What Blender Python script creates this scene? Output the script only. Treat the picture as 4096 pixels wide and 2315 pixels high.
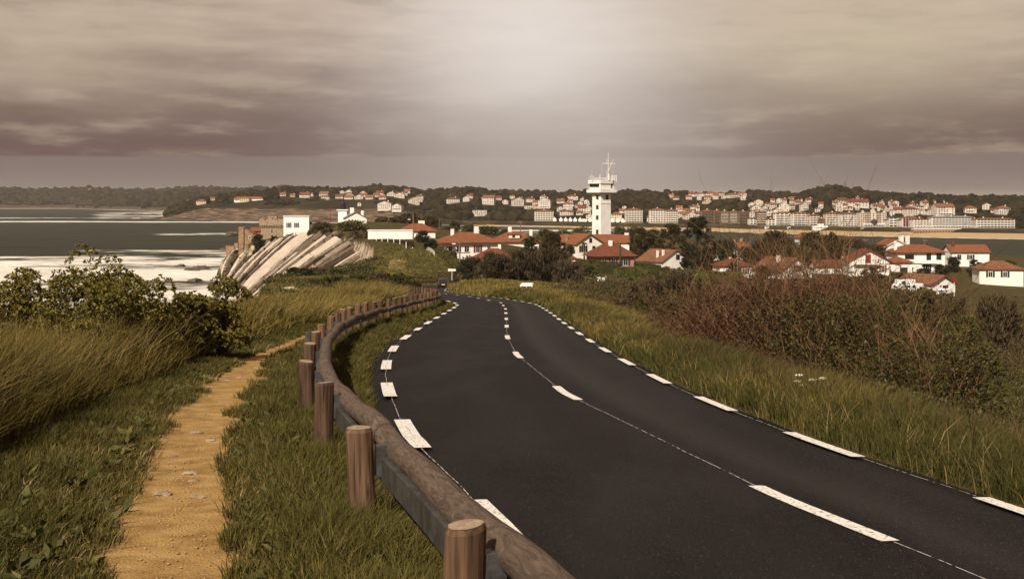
import bpy, math, random
import numpy as np
from mathutils import Vector, Matrix

for o in list(bpy.data.objects): bpy.data.objects.remove(o)
SC = bpy.context.scene
COL = SC.collection
PI = math.pi
R = math.radians

# ------------------------------------------------------------------ camera
EYE = 35.0                      # metres above the sea
F = 5000.0                      # focal length in photograph pixels (4096 wide)
HOR, CX = 800.0, 2048.0         # eye-level row, centre column
cam = bpy.data.cameras.new('camera'); camo = bpy.data.objects.new('camera', cam)
COL.objects.link(camo); SC.camera = camo
camo.location = (0, 0, EYE); camo.rotation_euler = (PI/2, 0, 0)
cam.sensor_width = 36; cam.lens = 36*F/4096
cam.shift_y = -(1157.5-HOR)/4096
cam.clip_start = .3; cam.clip_end = 40000

# ------------------------------------------------------------------ sky
W = bpy.data.worlds.new('World'); SC.world = W; W.use_nodes = True
nt = W.node_tree; nt.nodes.clear()
def N(t, **k):
    n = nt.nodes.new(t)
    for a, b in k.items(): setattr(n, a, b)
    return n
def L(a, b): nt.links.new(a, b)
def M(op, a, b=None, c=None, clamp=False):
    n = N('ShaderNodeMath', operation=op, use_clamp=clamp)
    for i, v in enumerate((a, b, c)):
        if v is None: continue
        if isinstance(v, (int, float)): n.inputs[i].default_value = v
        else: L(v, n.inputs[i])
    return n.outputs[0]
def srgb(r, g, b):
    f = lambda c: ((c/255+.055)/1.055)**2.4 if c > 10 else c/255/12.92
    return (f(r), f(g), f(b), 1)
def mixc(fac, a, b):
    n = N('ShaderNodeMix', data_type='RGBA'); n.clamp_factor = True
    if isinstance(fac, (int, float)): n.inputs[0].default_value = fac
    else: L(fac, n.inputs[0])
    for s, v in ((n.inputs[6], a), (n.inputs[7], b)):
        if isinstance(v, tuple): s.default_value = v
        else: L(v, s)
    return n.outputs[2]
def sstep(v, a, b):
    n = N('ShaderNodeMapRange', interpolation_type='SMOOTHSTEP')
    L(v, n.inputs[0]); n.inputs[1].default_value = a; n.inputs[2].default_value = b
    return n.outputs[0]
SUN_EL, SUN_AZ = 41, 204       # degrees; azimuth clockwise from the view direction (+Y)
tc = N('ShaderNodeTexCoord'); sep = N('ShaderNodeSeparateXYZ'); L(tc.outputs['Generated'], sep.inputs[0])
az = M('MULTIPLY', M('ARCTAN2', sep.outputs[0], sep.outputs[1]), 180/PI)
el = M('MULTIPLY', M('ARCSINE', sep.outputs[2]), 180/PI)
def vec(x, y, z=0.0):
    n = N('ShaderNodeCombineXYZ')
    for i, v in enumerate((x, y, z)):
        if isinstance(v, (int, float)): n.inputs[i].default_value = v
        else: L(v, n.inputs[i])
    return n.outputs[0]
def noise(v, scale, detail=4, rough=.55):
    n = N('ShaderNodeTexNoise'); L(v, n.inputs['Vector']); n.inputs['Scale'].default_value = scale
    n.inputs['Detail'].default_value = detail; n.inputs['Roughness'].default_value = rough
    return n.outputs[0]
n1 = noise(vec(M('MULTIPLY', az, .09), M('MULTIPLY', el, .33), 3.1), 1.0, 6)          # broad cloud masses
n2 = noise(vec(M('MULTIPLY', az, .22), M('MULTIPLY', el, 1.1), 7.7), 1.0, 5)          # streaky detail
n3 = noise(vec(M('MULTIPLY', az, .16), 0.3, 1.7), 1.0, 3)                             # edge of the deck
base_el = M('ADD', 1.68, M('MULTIPLY', n3, .5))                                       # lower edge of the cloud deck
deck = sstep(M('SUBTRACT', el, base_el), -.05, .12)
below = mixc(sstep(el, -.2, 2.2), srgb(137, 120, 111), srgb(130, 114, 107))
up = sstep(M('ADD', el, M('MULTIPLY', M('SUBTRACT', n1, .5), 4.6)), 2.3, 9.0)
up = M('MULTIPLY', up, M('SUBTRACT', 1.0, M('MULTIPLY', sstep(el, 11, 34), .55)))      # unseen sky overhead darkened, added to lower the ambient light
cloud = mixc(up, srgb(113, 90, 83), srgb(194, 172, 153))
cloud = mixc(M('MULTIPLY', sstep(n2, .48, .72), .26), cloud, srgb(226, 208, 182))
cloud = mixc(M('MULTIPLY', sstep(n2, .5, .28), .34), cloud, srgb(104, 82, 70))
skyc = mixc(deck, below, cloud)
# thin bright cloud high in the middle, a yellower one to the right
def blob(a0, e0, sa, se):
    u = M('DIVIDE', M('SUBTRACT', az, a0), sa); v = M('DIVIDE', M('SUBTRACT', el, e0), se)
    return M('EXPONENT', M('MULTIPLY', M('ADD', M('MULTIPLY', u, u), M('MULTIPLY', v, v)), -1))
g1 = M('MULTIPLY', blob(1.2, 7.2, 6.6, 4.8), M('ADD', .7, M('MULTIPLY', n1, .6)))
skyc = mixc(M('MULTIPLY', g1, .86), skyc, srgb(246, 236, 228))
g2 = M('MULTIPLY', blob(15.5, 6.8, 7.5, 2.9), .6)
skyc = mixc(g2, skyc, srgb(213, 196, 166))
g3 = M('MULTIPLY', blob(2.0, 1.4, 8.0, 4.0), .6)
skyc = mixc(g3, skyc, srgb(192, 180, 170))
g4 = M('MULTIPLY', blob(-19.5, 6.6, 5.5, 1.9), M('ADD', .1, n1))
skyc = mixc(M('MULTIPLY', g4, .8), skyc, srgb(208, 188, 162))
sky = N('ShaderNodeTexSky', sky_type='NISHITA', sun_disc=False)
sky.sun_elevation = R(SUN_EL); sky.sun_rotation = R(SUN_AZ); sky.air_density = 1; sky.dust_density = 3
nb = N('ShaderNodeBackground'); nb.inputs[1].default_value = .05; L(sky.outputs[0], nb.inputs[0])
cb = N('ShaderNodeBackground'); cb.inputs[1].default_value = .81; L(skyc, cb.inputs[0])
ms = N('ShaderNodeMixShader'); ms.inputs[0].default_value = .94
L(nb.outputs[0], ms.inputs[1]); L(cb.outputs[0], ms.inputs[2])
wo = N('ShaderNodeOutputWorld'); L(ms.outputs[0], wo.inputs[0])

# ------------------------------------------------------------------ sun
sl = bpy.data.lights.new('sun', 'SUN'); so = bpy.data.objects.new('sun', sl); COL.objects.link(so)
sl.energy = 4.9; sl.angle = R(.6); sl.color = (1, .9, .76)
a = R(SUN_AZ)
sdir = Vector((math.sin(a)*math.cos(R(SUN_EL)), math.cos(a)*math.cos(R(SUN_EL)), math.sin(R(SUN_EL))))
so.rotation_euler = sdir.to_track_quat('Z', 'Y').to_euler(); so.location = (-20, -40, 90)

vs = SC.view_settings
vs.view_transform = 'Standard'; vs.look = 'None'; vs.exposure = .3; vs.gamma = 1; vs.use_curve_mapping = False
SC.render.engine = 'CYCLES'

# ------------------------------------------------------------------ helpers
def S(px, row, Y):
    return Vector(((px-CX)/F*Y, Y, EYE-(row-HOR)/F*Y))
def ip(x, tab):
    return np.interp(x, [t[0] for t in tab], [t[1] for t in tab])
def sm(x, a, b):
    t = np.clip((x-a)/(b-a), 0, 1); return t*t*(3-2*t)
def vnoise(x, y, seed=0):
    """value noise on numpy arrays"""
    xi = np.floor(x).astype(np.int64); yi = np.floor(y).astype(np.int64)
    fx = x-xi; fy = y-yi; fx = fx*fx*(3-2*fx); fy = fy*fy*(3-2*fy)
    def h(i, j):
        n = (i*374761393+j*668265263+seed*69069) & 0x7fffffff
        n = ((n ^ (n >> 13))*1274126177) & 0x7fffffff
        return ((n ^ (n >> 16)) & 0xffff)/65535.0
    return (h(xi, yi)*(1-fx)+h(xi+1, yi)*fx)*(1-fy)+(h(xi, yi+1)*(1-fx)+h(xi+1, yi+1)*fx)*fy
def fbm(x, y, seed=0, oct=4):
    s = 0; a = .5
    for k in range(oct):
        s = s+a*vnoise(x*2**k, y*2**k, seed+k*17); a *= .5
    return s

class MB:
    """collects shapes for ONE mesh"""
    def __init__(s): s.v = []; s.f = []
    def add(s, vs, fs):
        n = len(s.v); s.v += [tuple(v) for v in vs]; s.f += [tuple(i+n for i in f) for f in fs]; return s
    def box(s, x0, x1, y0, y1, z0, z1):
        return s.add([(x0,y0,z0),(x1,y0,z0),(x1,y1,z0),(x0,y1,z0),(x0,y0,z1),(x1,y0,z1),(x1,y1,z1),(x0,y1,z1)],
                     [(0,3,2,1),(4,5,6,7),(0,1,5,4),(1,2,6,5),(2,3,7,6),(3,0,4,7)])
    def frus(s, a, b):
        """a, b: lower and upper quads (4 points each)"""
        return s.add(list(a)+list(b), [(0,3,2,1),(4,5,6,7),(0,1,5,4),(1,2,6,5),(2,3,7,6),(3,0,4,7)])
    def prism(s, prof, y0, y1):
        """profile in x,z extruded along y"""
        n = len(prof)
        vs = [(x, y0, z) for x, z in prof]+[(x, y1, z) for x, z in prof]
        return s.add(vs, [tuple(range(n)), tuple(range(2*n-1, n-1, -1))]+[(i, i+n, (i+1) % n+n, (i+1) % n) for i in range(n)])
    def tube(s, pts, rad, n=8, cap=True):
        pts = [Vector(p) for p in pts]; base = len(s.v)
        if isinstance(rad, (int, float)): rad = [rad]*len(pts)
        for i, p in enumerate(pts):
            d = (pts[min(i+1, len(pts)-1)]-pts[max(i-1, 0)])
            d = d.normalized() if d.length > 1e-9 else Vector((0,0,1))
            up = Vector((0,0,1)) if abs(d.z) < .95 else Vector((1,0,0))
            e1 = d.cross(up).normalized(); e2 = e1.cross(d)
            for k in range(n):
                t = 2*PI*k/n; s.v.append(tuple(p+rad[i]*(math.cos(t)*e1+math.sin(t)*e2)))
        for i in range(len(pts)-1):
            for k in range(n):
                a = base+i*n+k; b = base+i*n+(k+1) % n; s.f.append((a, b, b+n, a+n))
        if cap:
            s.f.append(tuple(base+k for k in range(n-1, -1, -1)))
            s.f.append(tuple(base+(len(pts)-1)*n+k for k in range(n)))
        return s
    def lathe(s, prof, n=12, c=(0,0,0)):
        return s.tube([(c[0], c[1], c[2]+z) for r, z in prof], [max(r, 1e-4) for r, z in prof], n) if False else s._lathe(prof, n, c)
    def _lathe(s, prof, n, c):
        b = len(s.v)
        for r, z in prof:
            for k in range(n):
                t = 2*PI*k/n; s.v.append((c[0]+r*math.cos(t), c[1]+r*math.sin(t), c[2]+z))
        for i in range(len(prof)-1):
            for k in range(n):
                a = b+i*n+k; d = b+i*n+(k+1) % n; s.f.append((a, d, d+n, a+n))
        s.f.append(tuple(b+k for k in range(n-1, -1, -1))); s.f.append(tuple(b+(len(prof)-1)*n+k for k in range(n)))
        return s
    def mesh(s, name):
        me = bpy.data.meshes.new(name); me.from_pydata(s.v, [], s.f); me.update(); return me
    def build(s, name, mat, parent=None, smooth=False):
        return link(name, s.mesh(name), mat, parent, smooth)
def link(name, me, mat, parent=None, smooth=False):
    o = bpy.data.objects.new(name, me); COL.objects.link(o)
    if mat is not None and not me.materials: me.materials.append(mat)
    if parent is not None: o.parent = parent
    if smooth:
        me.polygons.foreach_set('use_smooth', [True]*len(me.polygons))
    return o
def npmesh(name, V, Fq=None, Ft=None, attrs=None):
    """fast mesh from numpy verts, quads and tris"""
    me = bpy.data.meshes.new(name)
    Fq = np.zeros((0, 4), np.int32) if Fq is None else np.asarray(Fq, np.int32)
    Ft = np.zeros((0, 3), np.int32) if Ft is None else np.asarray(Ft, np.int32)
    me.vertices.add(len(V)); me.vertices.foreach_set('co', np.asarray(V, np.float32).ravel())
    nl = Fq.size+Ft.size; me.loops.add(nl)
    me.loops.foreach_set('vertex_index', np.concatenate([Fq.ravel(), Ft.ravel()]).astype(np.int32))
    me.polygons.add(len(Fq)+len(Ft))
    st = np.concatenate([np.arange(len(Fq))*4, len(Fq)*4+np.arange(len(Ft))*3]).astype(np.int32)
    me.polygons.foreach_set('loop_start', st)
    me.update(calc_edges=True)
    for k, arr in (attrs or {}).items():
        at = me.attributes.new(k, 'FLOAT', 'POINT'); at.data.foreach_set('value', np.asarray(arr, np.float32).ravel())
    return me
def gridfaces(nu, nv):
    i = np.arange((nu-1)*(nv-1)); r = i//(nv-1); c = i % (nv-1); a = r*nv+c
    return np.stack([a, a+nv, a+nv+1, a+1], 1)
def tag(o, label=None, cat=None, group=None, kind=None):
    for k, v in (('label', label), ('category', cat), ('group', group), ('kind', kind)):
        if v: o[k] = v
    return o
def thing(name, label, cat, loc=(0,0,0), rz=0, group=None, scale=1):
    o = bpy.data.objects.new(name, None); COL.objects.link(o); o.empty_display_size = .3
    o.location = loc; o.rotation_euler = (0, 0, rz); o.scale = (scale,)*3
    return tag(o, label, cat, group)
def dup(o, parent=None):
    c = o.copy(); COL.objects.link(c); c.parent = parent
    for ch in o.children: dup(ch, c)
    return c
ORD = ['first','second','third','fourth','fifth','sixth','seventh','eighth','ninth','tenth','eleventh','twelfth','thirteenth','fourteenth','fifteenth','sixteenth','seventeenth','eighteenth','nineteenth','twentieth']
ORD += ['twenty-'+w for w in ORD[:9]]+['thirtieth']+['thirty-'+w for w in ORD[:9]]+['fortieth']+['forty-'+w for w in ORD[:9]]

# ------------------------------------------------------------------ materials
MATS = {}
def mat(name, c1, c2=None, scale=1.0, rough=.8, bump=0, bscale=None, spec=.3, detail=5, attr=None, metal=0, stretch=None, c3=None, contrast=(.35,.65), island=False, obj=False):
    """principled material; colour varies between c1 and c2 by noise (or an attribute / per island)"""
    if name in MATS: return MATS[name]
    m = bpy.data.materials.new(name); m.use_nodes = True; t = m.node_tree; t.nodes.clear()
    nd = t.nodes.new; lk = t.links.new
    p = nd('ShaderNodeBsdfPrincipled'); o = nd('ShaderNodeOutputMaterial'); lk(p.outputs[0], o.inputs[0])
    p.inputs['Roughness'].default_value = rough; p.inputs['Specular IOR Level'].default_value = spec; p.inputs['Metallic'].default_value = metal
    c1 = tuple(c1)+(1,); p.inputs['Base Color'].default_value = c1
    if obj: co = nd('ShaderNodeTexCoord').outputs['Object']
    else: co = nd('ShaderNodeNewGeometry').outputs['Position']
    if stretch:
        mp = nd('ShaderNodeMapping'); mp.inputs['Scale'].default_value = stretch; lk(co, mp.inputs[0]); co = mp.outputs[0]
    if c2 is not None:
        nz = nd('ShaderNodeTexNoise'); nz.inputs['Scale'].default_value = scale; nz.inputs['Detail'].default_value = detail; lk(co, nz.inputs['Vector'])
        rp = nd('ShaderNodeValToRGB'); e = rp.color_ramp.elements
        e[0].position, e[1].position = contrast; e[0].color = c1; e[1].color = tuple(c2)+(1,)
        if c3 is not None:
            x = e.new(1.0 if contrast[1] < .95 else .99); x.color = tuple(c3)+(1,)
        fac = nz.outputs[0]
        if attr or island:
            if attr:
                at = nd('ShaderNodeAttribute'); at.attribute_name = attr; src = at.outputs['Fac']
            else: src = nd('ShaderNodeNewGeometry').outputs['Random Per Island']
            ad = nd('ShaderNodeMath'); ad.operation = 'MULTIPLY_ADD'; lk(fac, ad.inputs[0]); ad.inputs[1].default_value = .5
            a2 = nd('ShaderNodeMath'); a2.operation = 'MULTIPLY'; lk(src, a2.inputs[0]); a2.inputs[1].default_value = .55
            lk(a2.outputs[0], ad.inputs[2]); fac = ad.outputs[0]
        lk(fac, rp.inputs[0]); lk(rp.outputs[0], p.inputs['Base Color'])
    if bump:
        b = nd('ShaderNodeBump'); b.inputs['Strength'].default_value = bump; b.inputs['Distance'].default_value = .05 if (bscale or scale) > 1 else .4
        n2 = nd('ShaderNodeTexNoise'); n2.inputs['Scale'].default_value = bscale or scale*3; n2.inputs['Detail'].default_value = 6; lk(co, n2.inputs['Vector'])
        lk(n2.outputs[0], b.inputs['Height']); lk(b.outputs[0], p.inputs['Normal'])
    MATS[name] = m; return m
def nodes(m):
    t = m.node_tree; return t, t.nodes.new, t.links.new, next(n for n in t.nodes if n.type == 'BSDF_PRINCIPLED')
# ================================================================== NEAR LAND
SLOPE = .06
def plane(Y): return EYE-2.0-SLOPE*Y
PAIRS = [(-40,11,15.5),(-8,3.8,7.6),(0,2.0,6.1),(5,.9,5.2),(8,.28,4.7),(10.9,-.31,4.25),(15.5,-1.25,3.55),(21.7,-2.15,2.96),(27.9,-2.8,2.66),(33.7,-3.2,2.47),(38.9,-3.38,2.36),
         (52.6,-3.5,2.16),(65,-3.5,2.04),(78,-3.55,1.8),(87,-3.9,1.45),(100,-5.6,.04),(112,-7.5,-1.6),(125,-9.6,-3.7),(138,-12,-5.8),(150,-14,-7.7),(165,-15.4,-8.9),(182,-16.2,-9.5),(200,-16.9,-10.4)]
EL = [(a, y) for y, a, b in PAIRS]+[(-17.4,222),(-16,244),(-12.5,260),(-6,273),(6,281),(25,286),(60,290)]
ER = [(b, y) for y, a, b in PAIRS]+[(-10.9,212),(-10.4,226),(-8,244),(-1,260),(9,270),(26,277),(60,281)]
def smooth_poly(P, n):
    """Catmull-Rom through P, n samples per span"""
    P = np.array(P, float); Q = np.vstack([2*P[0]-P[1], P, 2*P[-1]-P[-2]]); out = []
    for i in range(1, len(Q)-2):
        t = np.linspace(0, 1, n, endpoint=False)[:, None]
        p0, p1, p2, p3 = Q[i-1], Q[i], Q[i+1], Q[i+2]
        out.append(.5*((2*p1)+(-p0+p2)*t+(2*p0-5*p1+4*p2-p3)*t**2+(-p0+3*p1-3*p2+p3)*t**3))
    out.append(P[-1:]); return np.vstack(out)
ELs, ERs = smooth_poly(EL, 8), smooth_poly(ER, 8)
CLs = (ELs+ERs)/2; HWs = np.linalg.norm(ELs-ERs, axis=1)/2
PATH = [(-1.5,4,1.04),(-2.2,8,1.01),(-2.8,10.6,0.96),(-3.72,14.5,0.96),(-4.6,19.2,1.07),(-5.43,25.3,1.01),(-6.15,31,0.86),(-6.4,37.7,0.86),(-6.45,42,0.91),(-6.3,50,0.91),(-6.0,62,0.91),(-5.6,75,0.91),(-6.2,90,0.91)]
PP = smooth_poly(PATH, 24)
def path_dist(X, Y):
    X = np.asarray(X, float); Y = np.asarray(Y, float); d = np.full(X.shape, 1e9)
    for q in PP[::3]: d = np.minimum(d, np.hypot(X-q[0], (Y-q[1]))-q[2]/2)
    return d
def road_dist(X, Y):
    """distance outside the painted edge lines (negative inside)"""
    X = np.asarray(X, float); Y = np.asarray(Y, float); d = np.full(X.shape, 1e9)
    for i in range(0, len(CLs)-1):
        a, b = CLs[i], CLs[i+1]; ab = b-a; l2 = max(ab@ab, 1e-9)
        t = np.clip(((X-a[0])*ab[0]+(Y-a[1])*ab[1])/l2, 0, 1)
        hw = HWs[i]*(1-t)+HWs[i+1]*t
        d = np.minimum(d, np.hypot(X-a[0]-t*ab[0], Y-a[1]-t*ab[1])-hw)
    return d
COAST = [(-16,-60),(-15,20),(-14,45),(-15,62),(-19,100),(-30,150),(-39,200),(-47,262),(-43,292),(-35,322),(-40,360),(-46,392),(-57,440),(-70,480),(-84,520),(-100,545),(-115,552),(-124,571),(-136,586),(-136,612),(-110,645),(-60,690),(0,740),(90,745),(140,690),(190,640),(300,590),(500,520),(700,480),(700,-60)]
def coast_dist(X, Y):
    """positive outside the cliff-top outline"""
    X = np.asarray(X, float); Y = np.asarray(Y, float); d = np.full(X.shape, 1e9); ins = np.zeros(X.shape, bool)
    n = len(COAST)
    for i in range(n):
        ax, ay = COAST[i]; bx, by = COAST[(i+1) % n]
        ex, ey = bx-ax, by-ay
        t = np.clip(((X-ax)*ex+(Y-ay)*ey)/(ex*ex+ey*ey), 0, 1)
        d = np.minimum(d, np.hypot(X-ax-t*ex, Y-ay-t*ey))
        c = ((ay > Y) != (by > Y)); xx = ax+(Y-ay)/(ey if ey else 1e-9)*ex
        ins ^= c & (X < xx)
    return np.where(ins, -d, d)
CP = []
for y in (-40,-15,0,10,20,30,45,60,80,100,130,160,190):
    for x in (-13,-8,-3,2,5): CP.append((x-(max(y-90,0)*.09), y, plane(y)))
for q in [(1185,960,540),(1050,955,560),(960,1005,575),(920,1022,592),(1300,922,520),(1400,928,500),(1310,930,480),(1400,890,560),(1480,930,450),(1420,955,440),
          (1650,978,300),(1560,965,335),(1540,1040,300),(1600,1110,215),(1700,1115,212),(1790,1118,235),(1830,1100,270),(1760,1030,282),(1850,1070,302),(1850,1033,380),(1560,955,400),(1700,950,400),(1500,1062,322),(1350,1082,295),
          (1950,1042,330),(1800,1062,312),(1865,1080,300),(1905,1066,340),(2480,1072,430),(2330,1115,330),(2400,1130,310),(2600,1072,420),(2700,1072,400),(2870,1160,240),(2900,1112,330),(3130,1112,370),(3520,1092,380),(3680,1085,400),(3700,1157,320),(3800,1172,300),
          (2410,1000,560),(2100,985,470),(3100,1010,480),(3600,1010,520),(3820,1052,450),(2450,960,700),(1900,950,680),
          (2300,1187,110),(2500,1275,80),(2700,1405,45),(2930,1345,60),(3200,1540,33),(3500,1580,28),(3750,1660,22),(2150,1150,235),(2500,1170,205)]:
    p = S(*q); CP.append((p.x, p.y, p.z))
CP += [(8.5,12,31.2),(6.6,12,31.75),(6,20,30.9),(5.6,30,30.45),(9,20,29.8),(14,20,28.6),(20,10,29.2),(7.5,28,29.8),(7,40,29.1),(2.3,190,20.4),(6,170,21.4),(30,30,27.6),(60,20,23),(23,110,23),(32,110,21),(50,180,15.5),(22,160,20.5),(38,60,24.5),(16,60,27.3),(120,100,13),(120,250,11),(150,340,10),(300,300,8),(350,60,10),(250,480,8),(600,300,8),(120,600,8),(40,640,10),(-10,520,18)]
CP = np.array(CP)
def tps_fit(P):
    A, z = P[:, :2]/100, P[:, 2]; n = len(P)
    r2 = ((A[:, None]-A[None])**2).sum(2); K = .5*r2*np.log(r2+1e-12)+np.eye(n)*.004
    B = np.hstack([np.ones((n, 1)), A]); Mx = np.block([[K, B], [B.T, np.zeros((3, 3))]])
    return np.linalg.solve(Mx, np.concatenate([z, np.zeros(3)]))
TW = tps_fit(CP)
def tps(X, Y):
    X = np.asarray(X, float)/100; Y = np.asarray(Y, float)/100
    s = TW[-3]+TW[-2]*X+TW[-1]*Y
    for i in range(len(CP)):
        r2 = (X-CP[i, 0]/100)**2+(Y-CP[i, 1]/100)**2; s = s+TW[i]*.5*r2*np.log(r2+1e-12)
    return s
def zg(X, Y, under=True):
    X = np.asarray(X, float); Y = np.asarray(Y, float)
    z = tps(X, Y)
    d = road_dist(X, Y)
    lft = sm(X, -13.5, -10)*sm(-X, -8, 0)*sm(-Y, -60, -40)             # footpath terrace left of the road
    w = np.maximum(sm(-d, -2.8, -.8), lft)
    pl = plane(Y)
    z = z*(1-w)+pl*w
    z = z+(.25*(fbm(X*.35, Y*.35, 5)-.47)+1.1*(fbm(X*.06, Y*.06, 9)-.47)*sm(Y, 60, 200))*(1-w)
    if under: z = z-np.where(d < .15, .09, .09*(1-sm(d, .15, .6)))+np.where(d > .3, .05*sm(d, .3, 1.2), 0)*w
    if under: z = z-.06*(1-sm(path_dist(X, Y), .02, .25))
    c = coast_dist(X, Y)
    jag = 3.0*(fbm(X*.12, Y*.12, 21)-.47)*sm(Y, 70, 120)
    c = np.maximum(c+jag, 0)
    return np.maximum(z-np.where(c > 0, c*(1.25+1.6*sm(Y, 330, 380)*sm(-X, 0, 30)+4*sm(Y, 470, 520)*sm(-X, 60, 90))+.5*np.minimum(c, 2), 0), -6)
def axis(a):
    out = []
    for lo, hi, st in a: out += list(np.arange(lo, hi, st))
    return np.array(out+[a[-1][1]])
GX = axis([(-220,-60,4),(-60,-24,1.5),(-24,-10,.6),(-10,-7.6,.3),(-7.6,-1.2,.13),(-1.2,9,.3),(9,26,.8),(26,70,2),(70,200,5),(200,420,12)])
GY = axis([(-40,0,2),(0,6,.4),(6,34,.2),(34,50,.4),(50,120,1),(120,330,2.2),(330,760,4)])
gx, gy = np.meshgrid(GX, GY, indexing='ij')
gz = zg(gx, gy)
m_ground = mat('grassy soil', (.034,.029,.009), (.085,.062,.022), .6, .95, .6, 9, .1, contrast=(.3,.7))
t, nd, lk, p = nodes(m_ground)
g = nd('ShaderNodeNewGeometry'); sp = nd('ShaderNodeSeparateXYZ'); lk(g.outputs['Normal'], sp.inputs[0])
mr = nd('ShaderNodeMapRange'); lk(sp.outputs[2], mr.inputs[0]); mr.inputs[1].default_value = .72; mr.inputs[2].default_value = .55
src = p.inputs['Base Color'].links[0].from_socket
er = nd('ShaderNodeTexNoise'); er.inputs['Scale'].default_value = .5; er.inputs['Detail'].default_value = 8; lk(g.outputs['Position'], er.inputs['Vector'])
rp = nd('ShaderNodeValToRGB'); rp.color_ramp.elements[0].color = (.13,.085,.05,1); rp.color_ramp.elements[1].color = (.46,.38,.28,1)
rp.color_ramp.elements[0].position = .35; rp.color_ramp.elements[1].position = .65; lk(er.outputs[0], rp.inputs[0])
mx = nd('ShaderNodeMix'); mx.data_type = 'RGBA'; lk(mr.outputs[0], mx.inputs[0]); lk(src, mx.inputs[6]); lk(rp.outputs[0], mx.inputs[7]); lk(mx.outputs[2], p.inputs['Base Color'])
me = npmesh('ground', np.stack([gx.ravel(), gy.ravel(), gz.ravel()], 1), gridfaces(len(GX), len(GY)))
ground = link('ground', me, m_ground, smooth=True); tag(ground, kind='structure')

# ------------------------------------------------------------------ road
m_asph = mat('asphalt', (.0042,.0034,.003), (.008,.0066,.006), 160, .56, .5, 240, .12, contrast=(.3,.8))
t, nd, lk, p = nodes(m_asph)
g = nd('ShaderNodeNewGeometry')
nz = nd('ShaderNodeTexNoise'); nz.inputs['Scale'].default_value = 70; nz.inputs['Detail'].default_value = 3; lk(g.outputs['Position'], nz.inputs['Vector'])
rp = nd('ShaderNodeValToRGB'); rp.color_ramp.elements[0].position = .63; rp.color_ramp.elements[1].position = .72; lk(nz.outputs[0], rp.inputs[0])
rp.color_ramp.elements[0].color = (0,0,0,1); rp.color_ramp.elements[1].color = (.8,.8,.8,1)
at = nd('ShaderNodeAttribute'); at.attribute_name = 'wear'
mm = nd('ShaderNodeMix'); mm.data_type = 'RGBA'; lk(at.outputs['Fac'], mm.inputs[0]); src = p.inputs['Base Color'].links[0].from_socket
lk(src, mm.inputs[6]); mm.inputs[7].default_value = (.024,.020,.0185,1)
mx = nd('ShaderNodeMix'); mx.data_type = 'RGBA'; lk(rp.outputs[0], mx.inputs[0]); lk(mm.outputs[2], mx.inputs[6]); mx.inputs[7].default_value = (.22,.19,.17,1); lk(mx.outputs[2], p.inputs['Base Color'])
mpv = nd('ShaderNodeMapping'); mpv.inputs['Scale'].default_value = (1.1,.28,1); lk(g.outputs['Position'], mpv.inputs[0]); nv = nd('ShaderNodeTexNoise'); nv.inputs['Scale'].default_value = .8; nv.inputs['Detail'].default_value = 7; nv.inputs['Roughness'].default_value = .65; lk(mpv.outputs[0], nv.inputs['Vector'])
rv = nd('ShaderNodeMapRange'); rv.inputs[1].default_value = .42; rv.inputs[2].default_value = .68; rv.inputs[4].default_value = .55; lk(nv.outputs[0], rv.inputs[0])
mv = nd('ShaderNodeMix'); mv.data_type = 'RGBA'; lk(rv.outputs[0], mv.inputs[0]); lk(mx.outputs[2], mv.inputs[6]); mv.inputs[7].default_value = (.026,.022,.0195,1); lk(mv.outputs[2], p.inputs['Base Color'])
rr = nd('ShaderNodeMath'); rr.operation = 'MULTIPLY_ADD'; lk(at.outputs['Fac'], rr.inputs[0]); rr.inputs[1].default_value = -.08; rr.inputs[2].default_value = .66; lk(rr.outputs[0], p.inputs['Roughness'])
D = np.gradient(CLs, axis=0); D /= np.linalg.norm(D, axis=1)[:, None]
nE = (ELs-ERs)/np.linalg.norm(ELs-ERs, axis=1)[:, None]
V = []; wear = []; NC = 15
for k in range(NC):
    f = k/(NC-1)
    off = ELs*(1-f)+ERs*f
    wob = .06*(fbm(CLs[:, 1]*1.3, CLs[:, 1]*0+k, 3)-.47) if k in (0, NC-1) else 0
    if k == 0: off = ELs+nE*(.38+wob[:, None]*2)
    if k == NC-1: off = ERs-nE*(.34+wob[:, None]*2)
    z = plane(off[:, 1])+.004-(.07 if k in (0, NC-1) else 0)+.05*(1-(2*f-1)**2)
    V.append(np.column_stack([off, z]))
    wear.append(np.full(len(off), max(0, 1-abs(abs(f-.5)-.2)/.12)*.2+max(0, 1-abs(f-.74)/.09)*.8+max(0, 1-abs(f-.9)/.07)*.5))
V = np.array(V); wear = np.array(wear)
me = npmesh('road', V.reshape(-1, 3), gridfaces(NC, len(CLs)), attrs={'wear': wear.ravel()})
me.flip_normals()
road = link('road', me, m_asph, smooth=True); tag(road, kind='structure')
def road_z(x, y):
    """height of the road surface at arbitrary points"""
    i = np.argmin((CLs[:, 0]-x)**2+(CLs[:, 1]-y)**2)
    f = np.clip(np.linalg.norm(np.array([x, y])-ELs[i])/(2*HWs[i]), 0, 1)
    return plane(y)+.004+.05*(1-(2*f-1)**2)
m_line = mat('road paint', (.16,.145,.13), (.72,.68,.62), 26, .75, .3, 80, .15, contrast=(.34,.45), detail=9)
m_line2 = mat('scuffed guide line', (.5,.47,.44), (.02,.018,.017), 9, .7, 0, None, .2, contrast=(.5,.56))
def at_y(poly, y):
    """point on a polyline at arc position found by first crossing of y"""
    i = np.searchsorted(poly[:, 1], y); i = min(max(i, 1), len(poly)-1)
    t = (y-poly[i-1, 1])/(poly[i, 1]-poly[i-1, 1]); return poly[i-1]*(1-t)+poly[i]*t
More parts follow.
